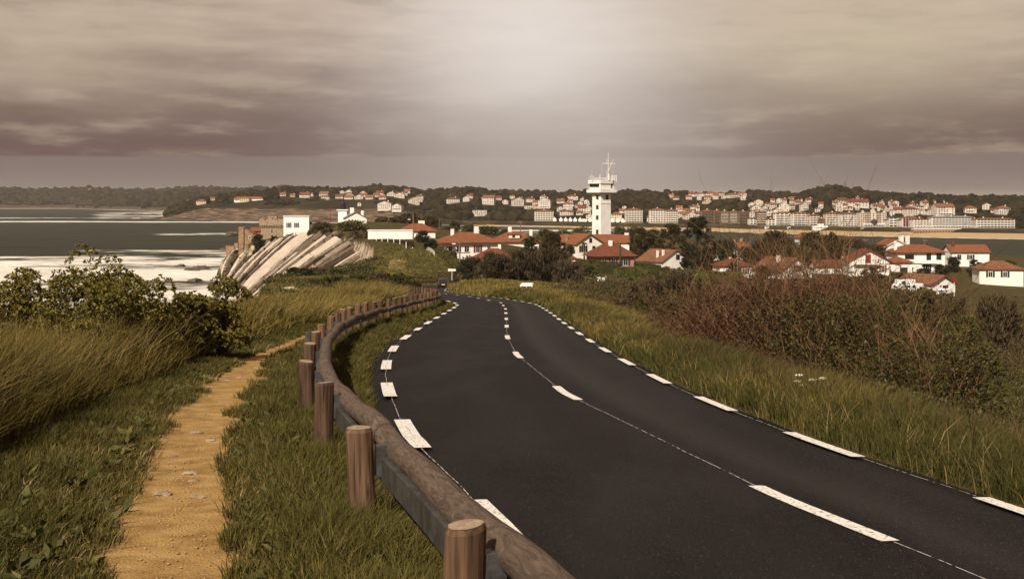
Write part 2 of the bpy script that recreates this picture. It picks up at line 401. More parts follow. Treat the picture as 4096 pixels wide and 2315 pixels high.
def marking(poly, y0, y1, w, name='road_marking', m=None, n=6, lift=.007, jit=0):
    m = m or m_line; pts = [at_y(poly, y) for y in np.linspace(y0, y1, n)]; mb = MB(); vs = []
    for i, q in enumerate(pts):
        d = pts[min(i+1, n-1)]-pts[max(i-1, 0)]; d = d/np.linalg.norm(d); nn = np.array([d[1], -d[0]])
        j = jit*(random.random()-.5)
        for s_ in (-1, 1):
            x, y = q+nn*(s_*w/2+j); vs.append((x, y, road_z(x, y)+lift))
    for i in range(n-1): mb.add([vs[2*i], vs[2*i+1], vs[2*i+3], vs[2*i+2]], [(0,1,2,3)])
    return mb.build(name, m, road)
random.seed(4)
EL1, ER1 = ELs[ELs[:, 1] < 200.1], ERs[ERs[:, 1] < 200.1]
CL1 = np.column_stack([np.interp(np.linspace(-8, 200, 400), *zip(*sorted([(y, x) for x, y in [(6.2,-8),(4.6,0),(3.5,6),(2.34,11),(.87,20.6),(.12,30.5),(-.15,39.2),(-.25,55),(-.37,72),(-.75,88),(-2,98),(-3.65,112),(-5.6,123.5),(-8.2,138),(-10.6,150),(-13.5,180),(-14.2,200)]]))), np.linspace(-8, 200, 400)])
for k in range(-1, 30):
    y = 14.3+6.05*k
    if y < 196: marking(EL1, y, y+2.75, .22)
for k in range(-2, 39):
    y = 13.7+4.65*k
    if y < 196: marking(ER1, y, y+2.15, .17)
for y in (1.0,10.35,20.7,30.5,39.2,47.6,55.5,64,72,80,88,96.5,105,113,122,131,140,149,158,168,178,190):
    marking(CL1, y-1.2, y+1.2, .15)
for poly in (EL1, CL1, ER1): marking(poly, 2, 60, .009, 'guide_line', m_line2, 90, .0055, .025)
FAR = ELs[ELs[:, 1] > 215]
for k in range(5):
    i = np.searchsorted(FAR[:, 1], 232+k*9.5)
    if i+3 < len(FAR):
        mb = MB(); pts = FAR[i:i+4]; vs = []
        for q in pts: vs += [(q[0]-.12, q[1]-.2, road_z(*q)+.012), (q[0]+.12, q[1]+.25, road_z(*q)+.012)]
        for j in range(3): mb.add([vs[2*j], vs[2*j+1], vs[2*j+3], vs[2*j+2]], [(0,1,2,3)])
        mb.build('road_marking', m_line, road)

# ------------------------------------------------------------------ sandy footpath
m_sand = mat('trodden sandy earth', (.24,.138,.046), (.38,.24,.09), 3.2, .95, .6, 45, .1, contrast=(.34,.62), c3=(.48,.35,.18), detail=12)
V = []
for k, f in enumerate((-.62,-.4,-.2,0,.2,.4,.62)):
    e = .07*(fbm(PP[:, 1]*1.1, PP[:, 1]*0+(3 if f < 0 else 8), 31, 4)-.47)*2*(abs(f) > .5)*np.sign(f)
    x = PP[:, 0]+f*PP[:, 2]*1.12+e; y = PP[:, 1]
    z = plane(y)+.04-.03*(1-(f/.62)**2)+.014*(fbm(x*2.2, y*.9, 41)-.47)-(.02 if abs(f) > .5 else 0)
    V.append(np.column_stack([x, y, z]))
me = npmesh('footpath', np.array(V).reshape(-1, 3), gridfaces(7, len(PP))); me.flip_normals()
pathway = link('footpath', me, m_sand, smooth=True); tag(pathway, kind='structure')

# worn sandy track on the meadow
TR = smooth_poly([(1590,1005,292,1.2),(1585,1030,272,2.2),(1580,1055,252,3.2),(1600,1080,234,4.0),(1588,1095,222,3.0),(1560,1102,214,1.0)], 8)
V = []
for f in np.linspace(-1, 1, 7):
    x = (TR[:, 0]-CX)/F*TR[:, 2]+f*TR[:, 3]*(.75+.5*fbm(TR[:, 2]*.3, TR[:, 2]*0+f*3, 8)); V.append(np.column_stack([x, TR[:, 2], zg(x, TR[:, 2])+.05-.06*(abs(f) > .9)]))
me = npmesh('worn_track', np.array(V).reshape(-1, 3), gridfaces(7, len(TR))); me.flip_normals()
tag(link('worn_track', me, mat('worn meadow soil', (.16,.115,.045), (.26,.185,.085), .8, .95, .4, 5, .1, contrast=(.35,.65)), smooth=True), kind='structure')
# ================================================================== FAR COAST
SHORE = [(500,2330),(640,2243),(700,2188),(900,2083),(1050,1990),(1200,1944),(1500,1900),(1700,1850),(1860,1700),(2000,1667),(2200,1620),(2400,1562),(2600,1458),(2860,1400),(3000,1345),(3200,1285),(3400,1230),(3600,1195),(3830,1160),(4096,1125),(4800,1060)]
RIDGE = [(600,884),(640,872),(680,853),(740,824),(800,806),(900,792),(1000,778),(1150,760),(1250,765),(1400,768),(1530,755),(1620,765),(1700,777),(1760,769),(1880,759),(2000,774),(2100,779),(2300,777),(2450,779),(2520,776),(2640,782),(2720,778),(2800,783),(2900,784),(3010,779),(3080,783),(3180,790),(3280,766),(3340,761),(3400,770),(3480,783),(3600,791),(3680,790),(3740,801),(3830,801),(4096,806),(4800,815)]
RIDGED = [(600,2330),(700,2330),(900,2500),(1150,2700),(1800,2700),(2200,2600),(2800,2400),(3300,2200),(3800,2050),(4800,1900)]
BEACH = [(1500,4),(1800,12),(2000,26),(2400,26),(2700,50),(3000,58),(3400,72),(3800,76),(4800,80)]
PROM = 7.0
def zfar(px, Y):
    px = np.asarray(px, float); Y = np.asarray(Y, float)
    ys, yr, rr, bw = ip(px, SHORE), ip(px, RIDGED), ip(px, RIDGE), ip(px, BEACH)
    yr = np.maximum(yr, ys+60); zr = EYE-(rr-HOR)/F*yr
    d = Y-ys; t = np.clip(d/(yr-ys), 0, 1)
    c = sm(-px, -1820, -1560)                               # cliff coast (left) or beach (right)
    wob = 9*(fbm(px*.03, px*.011, 61)-.47)*2
    dc = d-wob
    hc = np.minimum(19*sm(px, 630, 830)+1.5, np.maximum(zr-1, .5))
    zc = -2+np.minimum(dc, 5)*.5+hc*sm(dc, 3, 38)
    u = np.clip((d-45)/np.maximum(yr-ys-45, 10), 0, 1); zc = zc+np.maximum(zr-hc, 0)*u**.8
    zb = np.where(d < bw, 3.6*np.clip(d, -5, None)/np.maximum(bw, 1), PROM)
    u = np.clip((d-bw-75)/np.maximum(yr-ys-bw-75, 10), 0, 1)
    zb = zb+(zr-PROM)*(u**.9)*(d > bw)
    z = zc*c+zb*(1-c)
    z = z+3.5*(fbm(px*.02, Y*.006, 71)-.47)*sm(d, bw+90, bw+260)*(1-t)
    return np.where(Y > yr, zr-(Y-yr)*.04, z)
def far_y(px, row):
    ys = float(ip(px, SHORE)); Y = np.linspace(ys+2, ys+1700, 850)
    r = HOR+(EYE-zfar(np.full(850, px), Y))/Y*F
    k = np.where(r <= row)[0]
    return float(Y[k[0]]) if len(k) else float(ip(px, RIDGED))
PX = np.arange(560, 4700, 10.0); TT = np.concatenate([np.linspace(-8, 12, 6), np.linspace(18, 60, 9), np.linspace(70, 260, 26), np.linspace(280, 1900, 60)])
pu, tu = np.meshgrid(PX, TT, indexing='ij'); Yg = ip(pu, SHORE)+tu
Yg = np.where(np.abs(tu-ip(pu, BEACH)) < 4, ip(pu, SHORE)+ip(pu, BEACH)+.5, Yg)
Zg = zfar(pu, Yg); Xg = (pu-CX)/F*Yg
m_far = mat('hillside scrub', (.02,.016,.008), (.045,.035,.016), .02, .95, .8, .2, .05, contrast=(.35,.65))
t, nd, lk, p = nodes(m_far)
g = nd('ShaderNodeNewGeometry')
at = nd('ShaderNodeAttribute'); at.attribute_name = 'rock'; a2 = nd('ShaderNodeAttribute'); a2.attribute_name = 'sand'
mp = nd('ShaderNodeMapping'); mp.inputs['Scale'].default_value = (.02,.02,.5); mp.inputs['Rotation'].default_value = (.12,.2,0); lk(g.outputs['Position'], mp.inputs[0])
nz = nd('ShaderNodeTexNoise'); nz.inputs['Scale'].default_value = 1.6; nz.inputs['Detail'].default_value = 6; nz.inputs['Distortion'].default_value = .6; lk(mp.outputs[0], nz.inputs['Vector'])
rp = nd('ShaderNodeValToRGB'); rp.color_ramp.elements[0].color = (.035,.022,.015,1); rp.color_ramp.elements[1].color = (.17,.12,.08,1)
rp.color_ramp.elements[0].position = .4; rp.color_ramp.elements[1].position = .62; lk(nz.outputs[0], rp.inputs[0])
src = p.inputs['Base Color'].links[0].from_socket
mx = nd('ShaderNodeMix'); mx.data_type = 'RGBA'; lk(at.outputs['Fac'], mx.inputs[0]); lk(src, mx.inputs[6]); lk(rp.outputs[0], mx.inputs[7])
m2 = nd('ShaderNodeMix'); m2.data_type = 'RGBA'; lk(a2.outputs['Fac'], m2.inputs[0]); lk(mx.outputs[2], m2.inputs[6]); m2.inputs[7].default_value = (.40,.285,.155,1); lk(m2.outputs[2], p.inputs['Base Color'])
bw = ip(pu, BEACH); cl = sm(-pu, -1760, -1560)
rock = cl*sm(-tu, -50, -36)*sm(tu, -8, 0); sand = (1-cl)*(tu < bw-14)*(pu > 1840)+cl*(tu < 4)*.45
wallm = (1-cl)*(np.abs(tu-bw) < 6); rock = np.maximum(rock, wallm*.35)
rock = rock*np.clip(.25+1.5*fbm(pu*.035, tu*.08, 77), 0, 1)
hill = link('coastal_hill', npmesh('coastal_hill', np.stack([Xg.ravel(), Yg.ravel(), Zg.ravel()], 1), gridfaces(*pu.shape), attrs={'rock': rock.ravel(), 'sand': sand.ravel()}), m_far, smooth=True)
hill.data.flip_normals(); tag(hill, kind='structure')

# farther hill on the left, beyond the surf
SH2 = [(-600,5200),(0,5150),(268,5250),(400,4700),(560,4300),(700,3900),(900,3700),(1300,3600)]
RG2 = [(-600,762),(0,764),(268,769),(350,759),(400,764),(480,768),(560,772),(700,762),(800,761),(860,761),(950,765),(1100,760),(1300,764)]
def zfar2(px, Y):
    ys = ip(px, SH2); rr = ip(px, RG2); yr = 5800.0; zr = EYE-(rr-HOR)/F*yr
    u = np.clip((Y-ys-20)/(yr-ys), 0, 1)
    return np.where(Y-ys < 20, (Y-ys)*.5-2, 8+(zr-8)*u**.75)+6*(fbm(px*.02, Y*.004, 5)-.47)*sm(Y-ys, 60, 300)*(1-u)
P2 = np.arange(-650, 1300, 14.0); T2 = np.concatenate([np.linspace(-15, 60, 8), np.linspace(90, 2300, 50)])
pu2, tu2 = np.meshgrid(P2, T2, indexing='ij'); Y2 = ip(pu2, SH2)+tu2; Z2 = zfar2(pu2, Y2)
fh = link('far_headland', npmesh('far_headland', np.stack([((pu2-CX)/F*Y2).ravel(), Y2.ravel(), Z2.ravel()], 1), gridfaces(*pu2.shape), attrs={'rock': (sm(-tu2, -60, -20)*.5).ravel(), 'sand': (pu2*0).ravel()}), m_far, smooth=True)
fh.data.flip_normals(); tag(fh, kind='structure')

# ------------------------------------------------------------------ sea
SX = axis([(-6000,-2400,400),(-2400,-1000,60),(-1000,-260,9),(-260,-60,2.2),(-60,900,14),(900,6000,300)])
SY = axis([(-300,420,60),(420,930,2.2),(930,2700,7),(2700,5600,40),(5600,16000,2600)])
sx, sy = np.meshgrid(SX, SY, indexing='ij')
spx = CX+F*sx/np.maximum(sy, 50); srow = HOR+EYE*F/np.maximum(sy, 50)
wn = fbm(sx*.012, sy*.03, 3, 5)-.47; wn2 = fbm(sx*.05, sy*.12, 13, 4)-.47
inbay = sm(-sx, 20, 60)
edge1 = 900+120*wn*2+(-sx-150)*-.6
z1 = sm(-(sy-edge1), -30, 90)*(sy > 300)*inbay*(.66+1.0*wn+.6*wn2)
z2 = np.exp(-((sy-1290-90*wn-(sx+250)*.25)/70)**2)*sm(spx, 520, 700)*np.clip(.5+1.2*wn2+.8*wn, 0, .9)*inbay
c3y = 1990+(sx+500)*-.12+60*wn
z3 = np.exp(-((sy-c3y)/75)**2)*np.clip(.75+1.3*wn2, .2, 1)*inbay
z3b = np.exp(-((sy-2420-120*wn)/70)**2)*np.clip(.6+1.4*wn2, 0, 1)*sm(-spx, -700, -560)
z4 = sm(sy, 2500, 2650)*sm(-sy, -4000, -3500)*(.45+1.3*wn)*sm(spx, 300, 420)*inbay
z5 = np.exp(-((sy-ip(spx, SH2)+40)/130)**2)*.9*sm(-spx, -900, -700)
z6 = np.exp(-((sy-ip(spx, SHORE)+7)/8)**2)*.95*(spx > 1700)
z7 = sm(spx, 1750, 1850)*sm(-spx, -2650, -2350)*(np.exp(-((sy-1430-40*wn)/45)**2)*.7+np.exp(-((sy-1330-30*wn)/25)**2)*.5+np.exp(-((sy-1540)/25)**2)*.4)
z8 = .36*sm(wn2, .14, .3)*inbay                     # scattered whitecaps
foam = np.clip(np.maximum.reduce([z1, z2, z3, z3b, z4, z5, z6, z7, z8]), 0, 1)
sz = .5*np.sin(sy*.11+4*wn+sx*.02)*sm(sy, 480, 560)*sm(-sy, -1500, -900)*inbay+foam*.8*inbay*sm(-sy, -2300, -700)*(.5+1.2*wn2)
m_sea = mat('sea water', (.013,.016,.0075), (.024,.026,.013), .01, .32, 0, None, .03)
t, nd, lk, p = nodes(m_sea)
g = nd('ShaderNodeNewGeometry')
mp = nd('ShaderNodeMapping'); mp.inputs['Scale'].default_value = (.05,.30,.1); lk(g.outputs['Position'], mp.inputs[0])
n1_ = nd('ShaderNodeTexNoise'); n1_.inputs['Scale'].default_value = 1.0; n1_.inputs['Detail'].default_value = 9; n1_.inputs['Roughness'].default_value = .7; n1_.inputs['Distortion'].default_value = .7; lk(mp.outputs[0], n1_.inputs['Vector'])
at = nd('ShaderNodeAttribute'); at.attribute_name = 'foam'
ad = nd('ShaderNodeMath'); ad.operation = 'ADD'; lk(at.outputs['Fac'], ad.inputs[0]); lk(n1_.outputs[0], ad.inputs[1])
mr = nd('ShaderNodeMapRange'); mr.interpolation_type = 'SMOOTHSTEP'; lk(ad.outputs[0], mr.inputs[0]); mr.inputs[1].default_value = .84; mr.inputs[2].default_value = 1.16
mq = nd('ShaderNodeMapping'); mq.inputs['Scale'].default_value = (.05,.45,.1); lk(g.outputs['Position'], mq.inputs[0]); nq = nd('ShaderNodeTexNoise'); nq.inputs['Scale'].default_value = 1.7; nq.inputs['Detail'].default_value = 8; nq.inputs['Distortion'].default_value = .8; lk(mq.outputs[0], nq.inputs['Vector']); n2f = nq.outputs[0]
src = p.inputs['Base Color'].links[0].from_socket
mx = nd('ShaderNodeMix'); mx.data_type = 'RGBA'; lk(mr.outputs[0], mx.inputs[0]); lk(src, mx.inputs[6]); fc = nd('ShaderNodeValToRGB'); fc.color_ramp.elements[0].position = .35; fc.color_ramp.elements[1].position = .6; fc.color_ramp.elements[0].color = (.42,.40,.35,1); fc.color_ramp.elements[1].color = (.80,.75,.67,1); lk(n2f, fc.inputs[0]); lk(fc.outputs[0], mx.inputs[7]); lk(mx.outputs[2], p.inputs['Base Color'])
m3 = nd('ShaderNodeMath'); m3.operation = 'MULTIPLY_ADD'; lk(mr.outputs[0], m3.inputs[0]); m3.inputs[1].default_value = .5; m3.inputs[2].default_value = .45; lk(m3.outputs[0], p.inputs['Roughness'])
mp2 = nd('ShaderNodeMapping'); mp2.inputs['Scale'].default_value = (.12,.3,.2); lk(g.outputs['Position'], mp2.inputs[0])
n2_ = nd('ShaderNodeTexNoise'); n2_.inputs['Scale'].default_value = 1; n2_.inputs['Detail'].default_value = 6; lk(mp2.outputs[0], n2_.inputs['Vector'])
bp = nd('ShaderNodeBump'); bp.inputs['Strength'].default_value = .7; bp.inputs['Distance'].default_value = .9; lk(n2_.outputs[0], bp.inputs['Height']); lk(bp.outputs[0], p.inputs['Normal'])
sea = link('sea', npmesh('sea', np.stack([sx.ravel(), sy.ravel(), sz.ravel()], 1), gridfaces(*sx.shape), attrs={'foam': foam.ravel()}), m_sea, smooth=True)
sea.data.flip_normals(); tag(sea, kind='structure')
# ================================================================== SLANTED ROCK CLIFF
CT = [(0,962,990,572),(.2,1100,958,548),(.4,1240,927,520),(.6,1320,928,482),(.8,1420,952,438),(1,1510,1012,392),(1.15,1500,1055,345)]
CB = [(-.1,800,1078,628),(0,850,1088,607),(.2,905,1110,565),(.4,930,1150,500),(.6,948,1200,437),(.8,958,1240,398),(1,985,1290,357),(1.35,1010,1350,318)]
def cpt(tab, s):
    s = np.asarray(s, float); q = [np.interp(s, [t[0] for t in tab], [t[k] for t in tab]) for k in (1,2,3)]
    return np.stack([(q[0]-CX)/F*q[2], q[2], EYE-(q[1]-HOR)/F*q[2]], -1)
def csurf(s, t):
    s = np.asarray(s, float); t = np.asarray(t, float)
    a = cpt(CT, s); b = cpt(CB, s+.17*t)
    return a*(1-t[..., None])+b*t[..., None]
def cnorm(s, t):
    e = .01; du = csurf(s+e, t)-csurf(s-e, t); dv = csurf(s, t+e)-csurf(s, t-e)
    n = np.cross(du, dv); n /= np.linalg.norm(n, axis=-1)[..., None]
    return np.where(n[..., 2:3] < 0, -n, n)
def rock_mat(name, a, b, c):
    m = mat(name, a, b, 1, .9, 0, None, .1, contrast=(.36,.60), detail=9, c3=c)
    t, nd, lk, p = nodes(m); at = nd('ShaderNodeAttribute'); at.attribute_name = 'grain'
    for n_ in list(t.nodes):
        if n_.type == 'TEX_NOISE': lk(at.outputs['Vector'], n_.inputs['Vector']); n_.inputs['Distortion'].default_value = .8; n_.inputs['Roughness'].default_value = .7; src = n_
    bp = nd('ShaderNodeBump'); bp.inputs['Strength'].default_value = 1.0; bp.inputs['Distance'].default_value = .5; lk(src.outputs[0], bp.inputs['Height']); lk(bp.outputs[0], p.inputs['Normal'])
    return m
m_rock = [rock_mat('white limestone', (.34,.265,.19), (.64,.56,.46), (.72,.64,.54)), rock_mat('cream limestone', (.10,.07,.045), (.36,.285,.21), (.48,.39,.3)), rock_mat('brown marl', (.03,.02,.013), (.085,.055,.035), (.16,.11,.07)), rock_mat('grey marl', (.06,.042,.028), (.19,.14,.10), (.28,.22,.16))]
def strata(me, s, t):
    at = me.attributes.new('grain', 'FLOAT_VECTOR', 'POINT'); at.data.foreach_set('vector', np.stack([np.ravel(s)*170, np.ravel(t)*11, 0*np.ravel(s)], 1).astype(np.float32).ravel())
su, tu_ = np.meshgrid(np.linspace(-.08, 1.14, 90), np.linspace(-.02, 1.1, 40), indexing='ij')
P = csurf(su, tu_); Nn = cnorm(su, tu_)
P = P+Nn*(1.3*(fbm(su*60, tu_*3, 3)-.47)-.7)[..., None]
cliff = link('rock_cliff', npmesh('rock_cliff', P.reshape(-1, 3), gridfaces(*su.shape)), m_rock[2], smooth=False); tag(cliff, kind='structure'); strata(cliff.data, su, tu_)
def slab(sa, sb, ta, tb, h, m, rnd, rough=.25):
    ns, n2 = 4, max(5, int((tb-ta)*16)+2)
    s, t = np.meshgrid(np.linspace(sa, sb, ns), np.linspace(ta, tb, n2), indexing='ij')
    sd = rnd.randrange(999); skew = (rnd.random()-.5)*.012
    s = s+.006*(fbm(t*9, s*0+sd, sd)-.47)*2+skew*t
    t = t+(s-sa)/(sb-sa)*.03*rnd.uniform(-1, 1)+.018*(fbm(s*150, t*0, sd+3)-.47)*2
    n = cnorm(s, t); tilt = np.linspace(0, 1, ns)[:, None]*rnd.uniform(.0, .35)*h
    top = csurf(s, t)+n*(h-tilt+rough*(fbm(s*160, t*30, sd)-.47)*2)[..., None]
    edge = np.zeros(s.shape, bool); edge[0] = edge[-1] = True; edge[:, 0] = edge[:, -1] = True
    loop = [(0, j) for j in range(n2)]+[(i, n2-1) for i in range(1, ns)]+[(ns-1, j) for j in range(n2-2, -1, -1)]+[(i, 0) for i in range(ns-2, 0, -1)]
    V = [tuple(v) for v in top.reshape(-1, 3)]; F_ = [tuple(int(q) for q in f) for f in gridfaces(ns, n2)]
    b = len(V)
    for i, j in loop: V.append(tuple(top[i, j]-n[i, j]*(h+1.6)))
    for k, (i, j) in enumerate(loop):
        k2 = (k+1) % len(loop); i2, j2 = loop[k2]
        F_.append((i*n2+j, b+k, b+k2, i2*n2+j2))
    mb = MB(); mb.v = V; mb.f = F_
    o = mb.build('rock_slab', m, cliff); strata(o.data, list(s.ravel())+[s[i, j]+.004 for i, j in loop], list(t.ravel())+[t[i, j] for i, j in loop]); return o
rnd = random.Random(11)
s = -.06
while s < 1.12:
    if .3599 < s < .375: w, kind = .12, 0
    else:
        w = rnd.choice([.004,.005,.007,.009,.012,.017,.026]); kind = rnd.choice([0,0,1,2,2,3,2]) if s < .5 else rnd.choice([1,3,3,2,2,0])
    if s < .3599 and s+w > .352: w = .3601-s
    if kind == 2: w *= .7
    if .70 < s < .72: w, kind = .06, 0
    h = {0: rnd.uniform(.7, 1.3), 1: rnd.uniform(.5, 1.3), 2: rnd.uniform(.4, 1.2), 3: rnd.uniform(.4, 1.4)}[kind]
    t0 = rnd.uniform(-.01, .09); tend = rnd.uniform(.95, 1.08)
    while t0 < tend-.04:
        ln = rnd.uniform(.22, .6) if kind == 0 else rnd.uniform(.06, .3)
        t1 = min(tend, t0+ln)
        if w > .1: t1 = tend
        slab(s, s+w*.96, t0, t1, h+rnd.uniform(-.45, .45), m_rock[kind] if rnd.random() < .85 else m_rock[3], rnd, .15 if kind == 0 else .35)
        t0 = t1+rnd.choice([.004,.010,.022])
    s0_ = s; s += w+rnd.choice([.002,.004,.007,.011])
    if s0_ < .3599 < s: s = .36
    if s0_ < .705 < s: s = .705
# rocks standing in the surf
m_wet = mat('wet dark rock', (.05,.037,.026), (.11,.08,.055), .8, .6, .8, 2, .4)
def boulder(p, r, sd, m, parent=None, name='sea_rock', flat=.5, n=(8, 6)):
    mb = MB(); rr = random.Random(sd); V = []; F_ = []
    for i in range(n[1]+1):
        ph = PI*i/n[1]
        for k in range(n[0]):
            th = 2*PI*k/n[0]; q = r*(1+rr.uniform(-.32, .28))
            V.append((q*math.sin(ph)*math.cos(th)*1.5, q*math.sin(ph)*math.sin(th), q*flat*math.cos(ph)+r*flat*.35))
    for i in range(n[1]):
        for k in range(n[0]): F_.append((i*n[0]+k, (i+1)*n[0]+k, (i+1)*n[0]+(k+1) % n[0], i*n[0]+(k+1) % n[0]))
    mb.v, mb.f = V, F_; o = mb.build(name, m, parent); o.location = p; return o
ROCKS = [(795,1085,4.2,'angular dark sea rock off the foot of the slanted cliff'),(775,1090,2.2,'small pointed rock left of the angular sea rock below the cliff'),(785,1125,2.0,'low dark rock awash in the surf in front of the cliff foot'),(768,1127,1.6,'smaller rock awash left of the low dark surf rock'),
         (900,1004,3.5,'dark rock in the foam below the old fort block'),(723,1065,1.8,'tiny rock tip showing in the white surf'),(930,944,6,'rock reef breaking the foam behind the fort, left piece'),(945,943,5,'rock reef breaking the foam behind the fort, right piece'),
         (530,861,22,'long dark islet rock in far surf on the left'),(610,861,14,'low reef beside the headland point in far surf')]
for px, row, r, lab in ROCKS:
    p = S(px, row, EYE*F/(row-HOR)); tag(boulder((p.x, p.y, -.1*r), r, int(px), m_wet, flat=.55 if r < 10 else .22), lab, 'rock', 'rocks in the surf')

# ================================================================== GUARDRAILS
m_post = mat('brown pine post', (.058,.03,.016), (.15,.084,.046), 5, .8, .5, 9, .2, stretch=(5,5,.35), contrast=(.36,.64), obj=True, c3=(.2,.12,.07))
t, nd, lk, p = nodes(m_post); oi = nd('ShaderNodeObjectInfo'); hv = nd('ShaderNodeHueSaturation'); src = p.inputs['Base Color'].links[0].from_socket
mr = nd('ShaderNodeMapRange'); mr.inputs[3].default_value = .62; mr.inputs[4].default_value = 1.25; lk(oi.outputs['Random'], mr.inputs[0]); lk(mr.outputs[0], hv.inputs['Value']); lk(src, hv.inputs['Color']); hv.inputs['Saturation'].default_value = .95
tc_ = nd('ShaderNodeTexCoord'); mp = nd('ShaderNodeMapping'); mp.inputs['Scale'].default_value = (26,26,1.3); lk(tc_.outputs['Object'], mp.inputs[0]); ad_ = nd('ShaderNodeVectorMath'); ad_.operation = 'ADD'; lk(mp.outputs[0], ad_.inputs[0]); lk(oi.outputs['Location'], ad_.inputs[1])
ck = nd('ShaderNodeTexNoise'); ck.inputs['Scale'].default_value = 1; ck.inputs['Detail'].default_value = 3; ck.inputs['Distortion'].default_value = .4; lk(ad_.outputs[0], ck.inputs['Vector'])
cr = nd('ShaderNodeMapRange'); cr.inputs[1].default_value = .30; cr.inputs[2].default_value = .40; lk(ck.outputs[0], cr.inputs[0])
mc = nd('ShaderNodeMix'); mc.data_type = 'RGBA'; lk(cr.outputs[0], mc.inputs[0]); mc.inputs[6].default_value = (.02,.011,.007,1); lk(hv.outputs[0], mc.inputs[7]); lk(mc.outputs[2], p.inputs['Base Color'])
bp = nd('ShaderNodeBump'); bp.inputs['Strength'].default_value = .7; bp.inputs['Distance'].default_value = .012; lk(ck.outputs[0], bp.inputs['Height']); lk(bp.outputs[0], p.inputs['Normal'])
m_end = mat('sawn end grain', (.34,.25,.17), (.22,.15,.1), 30, .85, .3, 60, .2)
m_log = mat('weathered rail log', (.06,.041,.03), (.15,.108,.08), 1, .82, 0, None, .15, contrast=(.36,.66), detail=10, c3=(.24,.185,.15))
t, nd, lk, p = nodes(m_log); at = nd('ShaderNodeAttribute'); at.attribute_name = 'grain'
mp = nd('ShaderNodeMapping'); mp.inputs['Scale'].default_value = (3.2,9,9); lk(at.outputs['Vector'], mp.inputs[0])
for n_ in t.nodes:
    if n_.type == 'TEX_NOISE': n_.inputs['Distortion'].default_value = 1.6; n_.inputs['Scale'].default_value = 1.0; n_.inputs['Roughness'].default_value = .66; lk(mp.outputs[0], n_.inputs['Vector']); nn_ = n_
bp = nd('ShaderNodeBump'); bp.inputs['Strength'].default_value = .8; bp.inputs['Distance'].default_value = .02; lk(nn_.outputs[0], bp.inputs['Height']); lk(bp.outputs[0], p.inputs['Normal'])
def add_grain(me, n, ss):
    """arc length and position round the log for the wood grain"""
    at = me.attributes.new('grain', 'FLOAT_VECTOR', 'POINT'); N_ = len(me.vertices); g_ = np.zeros((N_, 3), np.float32); k_ = np.arange(N_)
    g_[:, 0] = np.asarray(ss)[np.minimum(k_//n, len(ss)-1)]; g_[:, 1] = .25*np.cos(2*PI*(k_ % n)/n); g_[:, 2] = .25*np.sin(2*PI*(k_ % n)/n)
    at.data.foreach_set('vector', g_.ravel())
m_steel = mat('galvanised steel', (.05,.048,.045), (.10,.096,.09), 6, .5, .2, 20, .4, metal=.5)
RAIL = [(.72,3,0),(.3,4.8,0),(-.1,6.4,0),(-.45,7.9,0),(-.79,9.3,0),(-1.14,10.8,0),(-1.57,12.6,0),(-2.06,14.8,0),(-2.57,17.35,0),(-3.06,20.5,0),(-3.75,25.6,0),(-4.5,33,0),(-4.9,40,0),(-4.95,45.6,0),(-4.9,52.7,0),(-4.75,62,0),(-4.55,72,0),(-4.7,82,0),(-5.6,92,0),(-7.3,103,0),(-9.5,116,0),(-11.6,128,0),(-14,140,0)]
RS = smooth_poly([(a, b) for a, b, c in RAIL], 14)
arc = np.concatenate([[0], np.cumsum(np.linalg.norm(np.diff(RS, axis=0), axis=1))])
def rail_at(s, off=0.0):
    x = np.interp(s, arc, RS[:, 0]); y = np.interp(s, arc, RS[:, 1]); x2 = np.interp(s+.05, arc, RS[:, 0]); y2 = np.interp(s+.05, arc, RS[:, 1])
    d = np.array([x2-x, y2-y]); d /= np.linalg.norm(d)
    return np.array([x, y])+off*np.array([-d[1], d[0]]), d
s_p1 = float(np.interp(9.75, RS[:, 1], arc))
rail = thing('wooden_guardrail', 'long roadside guardrail of brown wooden posts with a weathered log along the left road edge', 'guardrail', (0,0,0))
post_s = [s_p1-3.9*2, s_p1-3.9]+[s_p1+3.85*k for k in range(7)]
while post_s[-1] < arc[-1]-2.5: post_s.append(post_s[-1]+2.45)
rnd = random.Random(5)
def log_h(y): return .655-.0*sm(np.asarray(y), 20, 60)
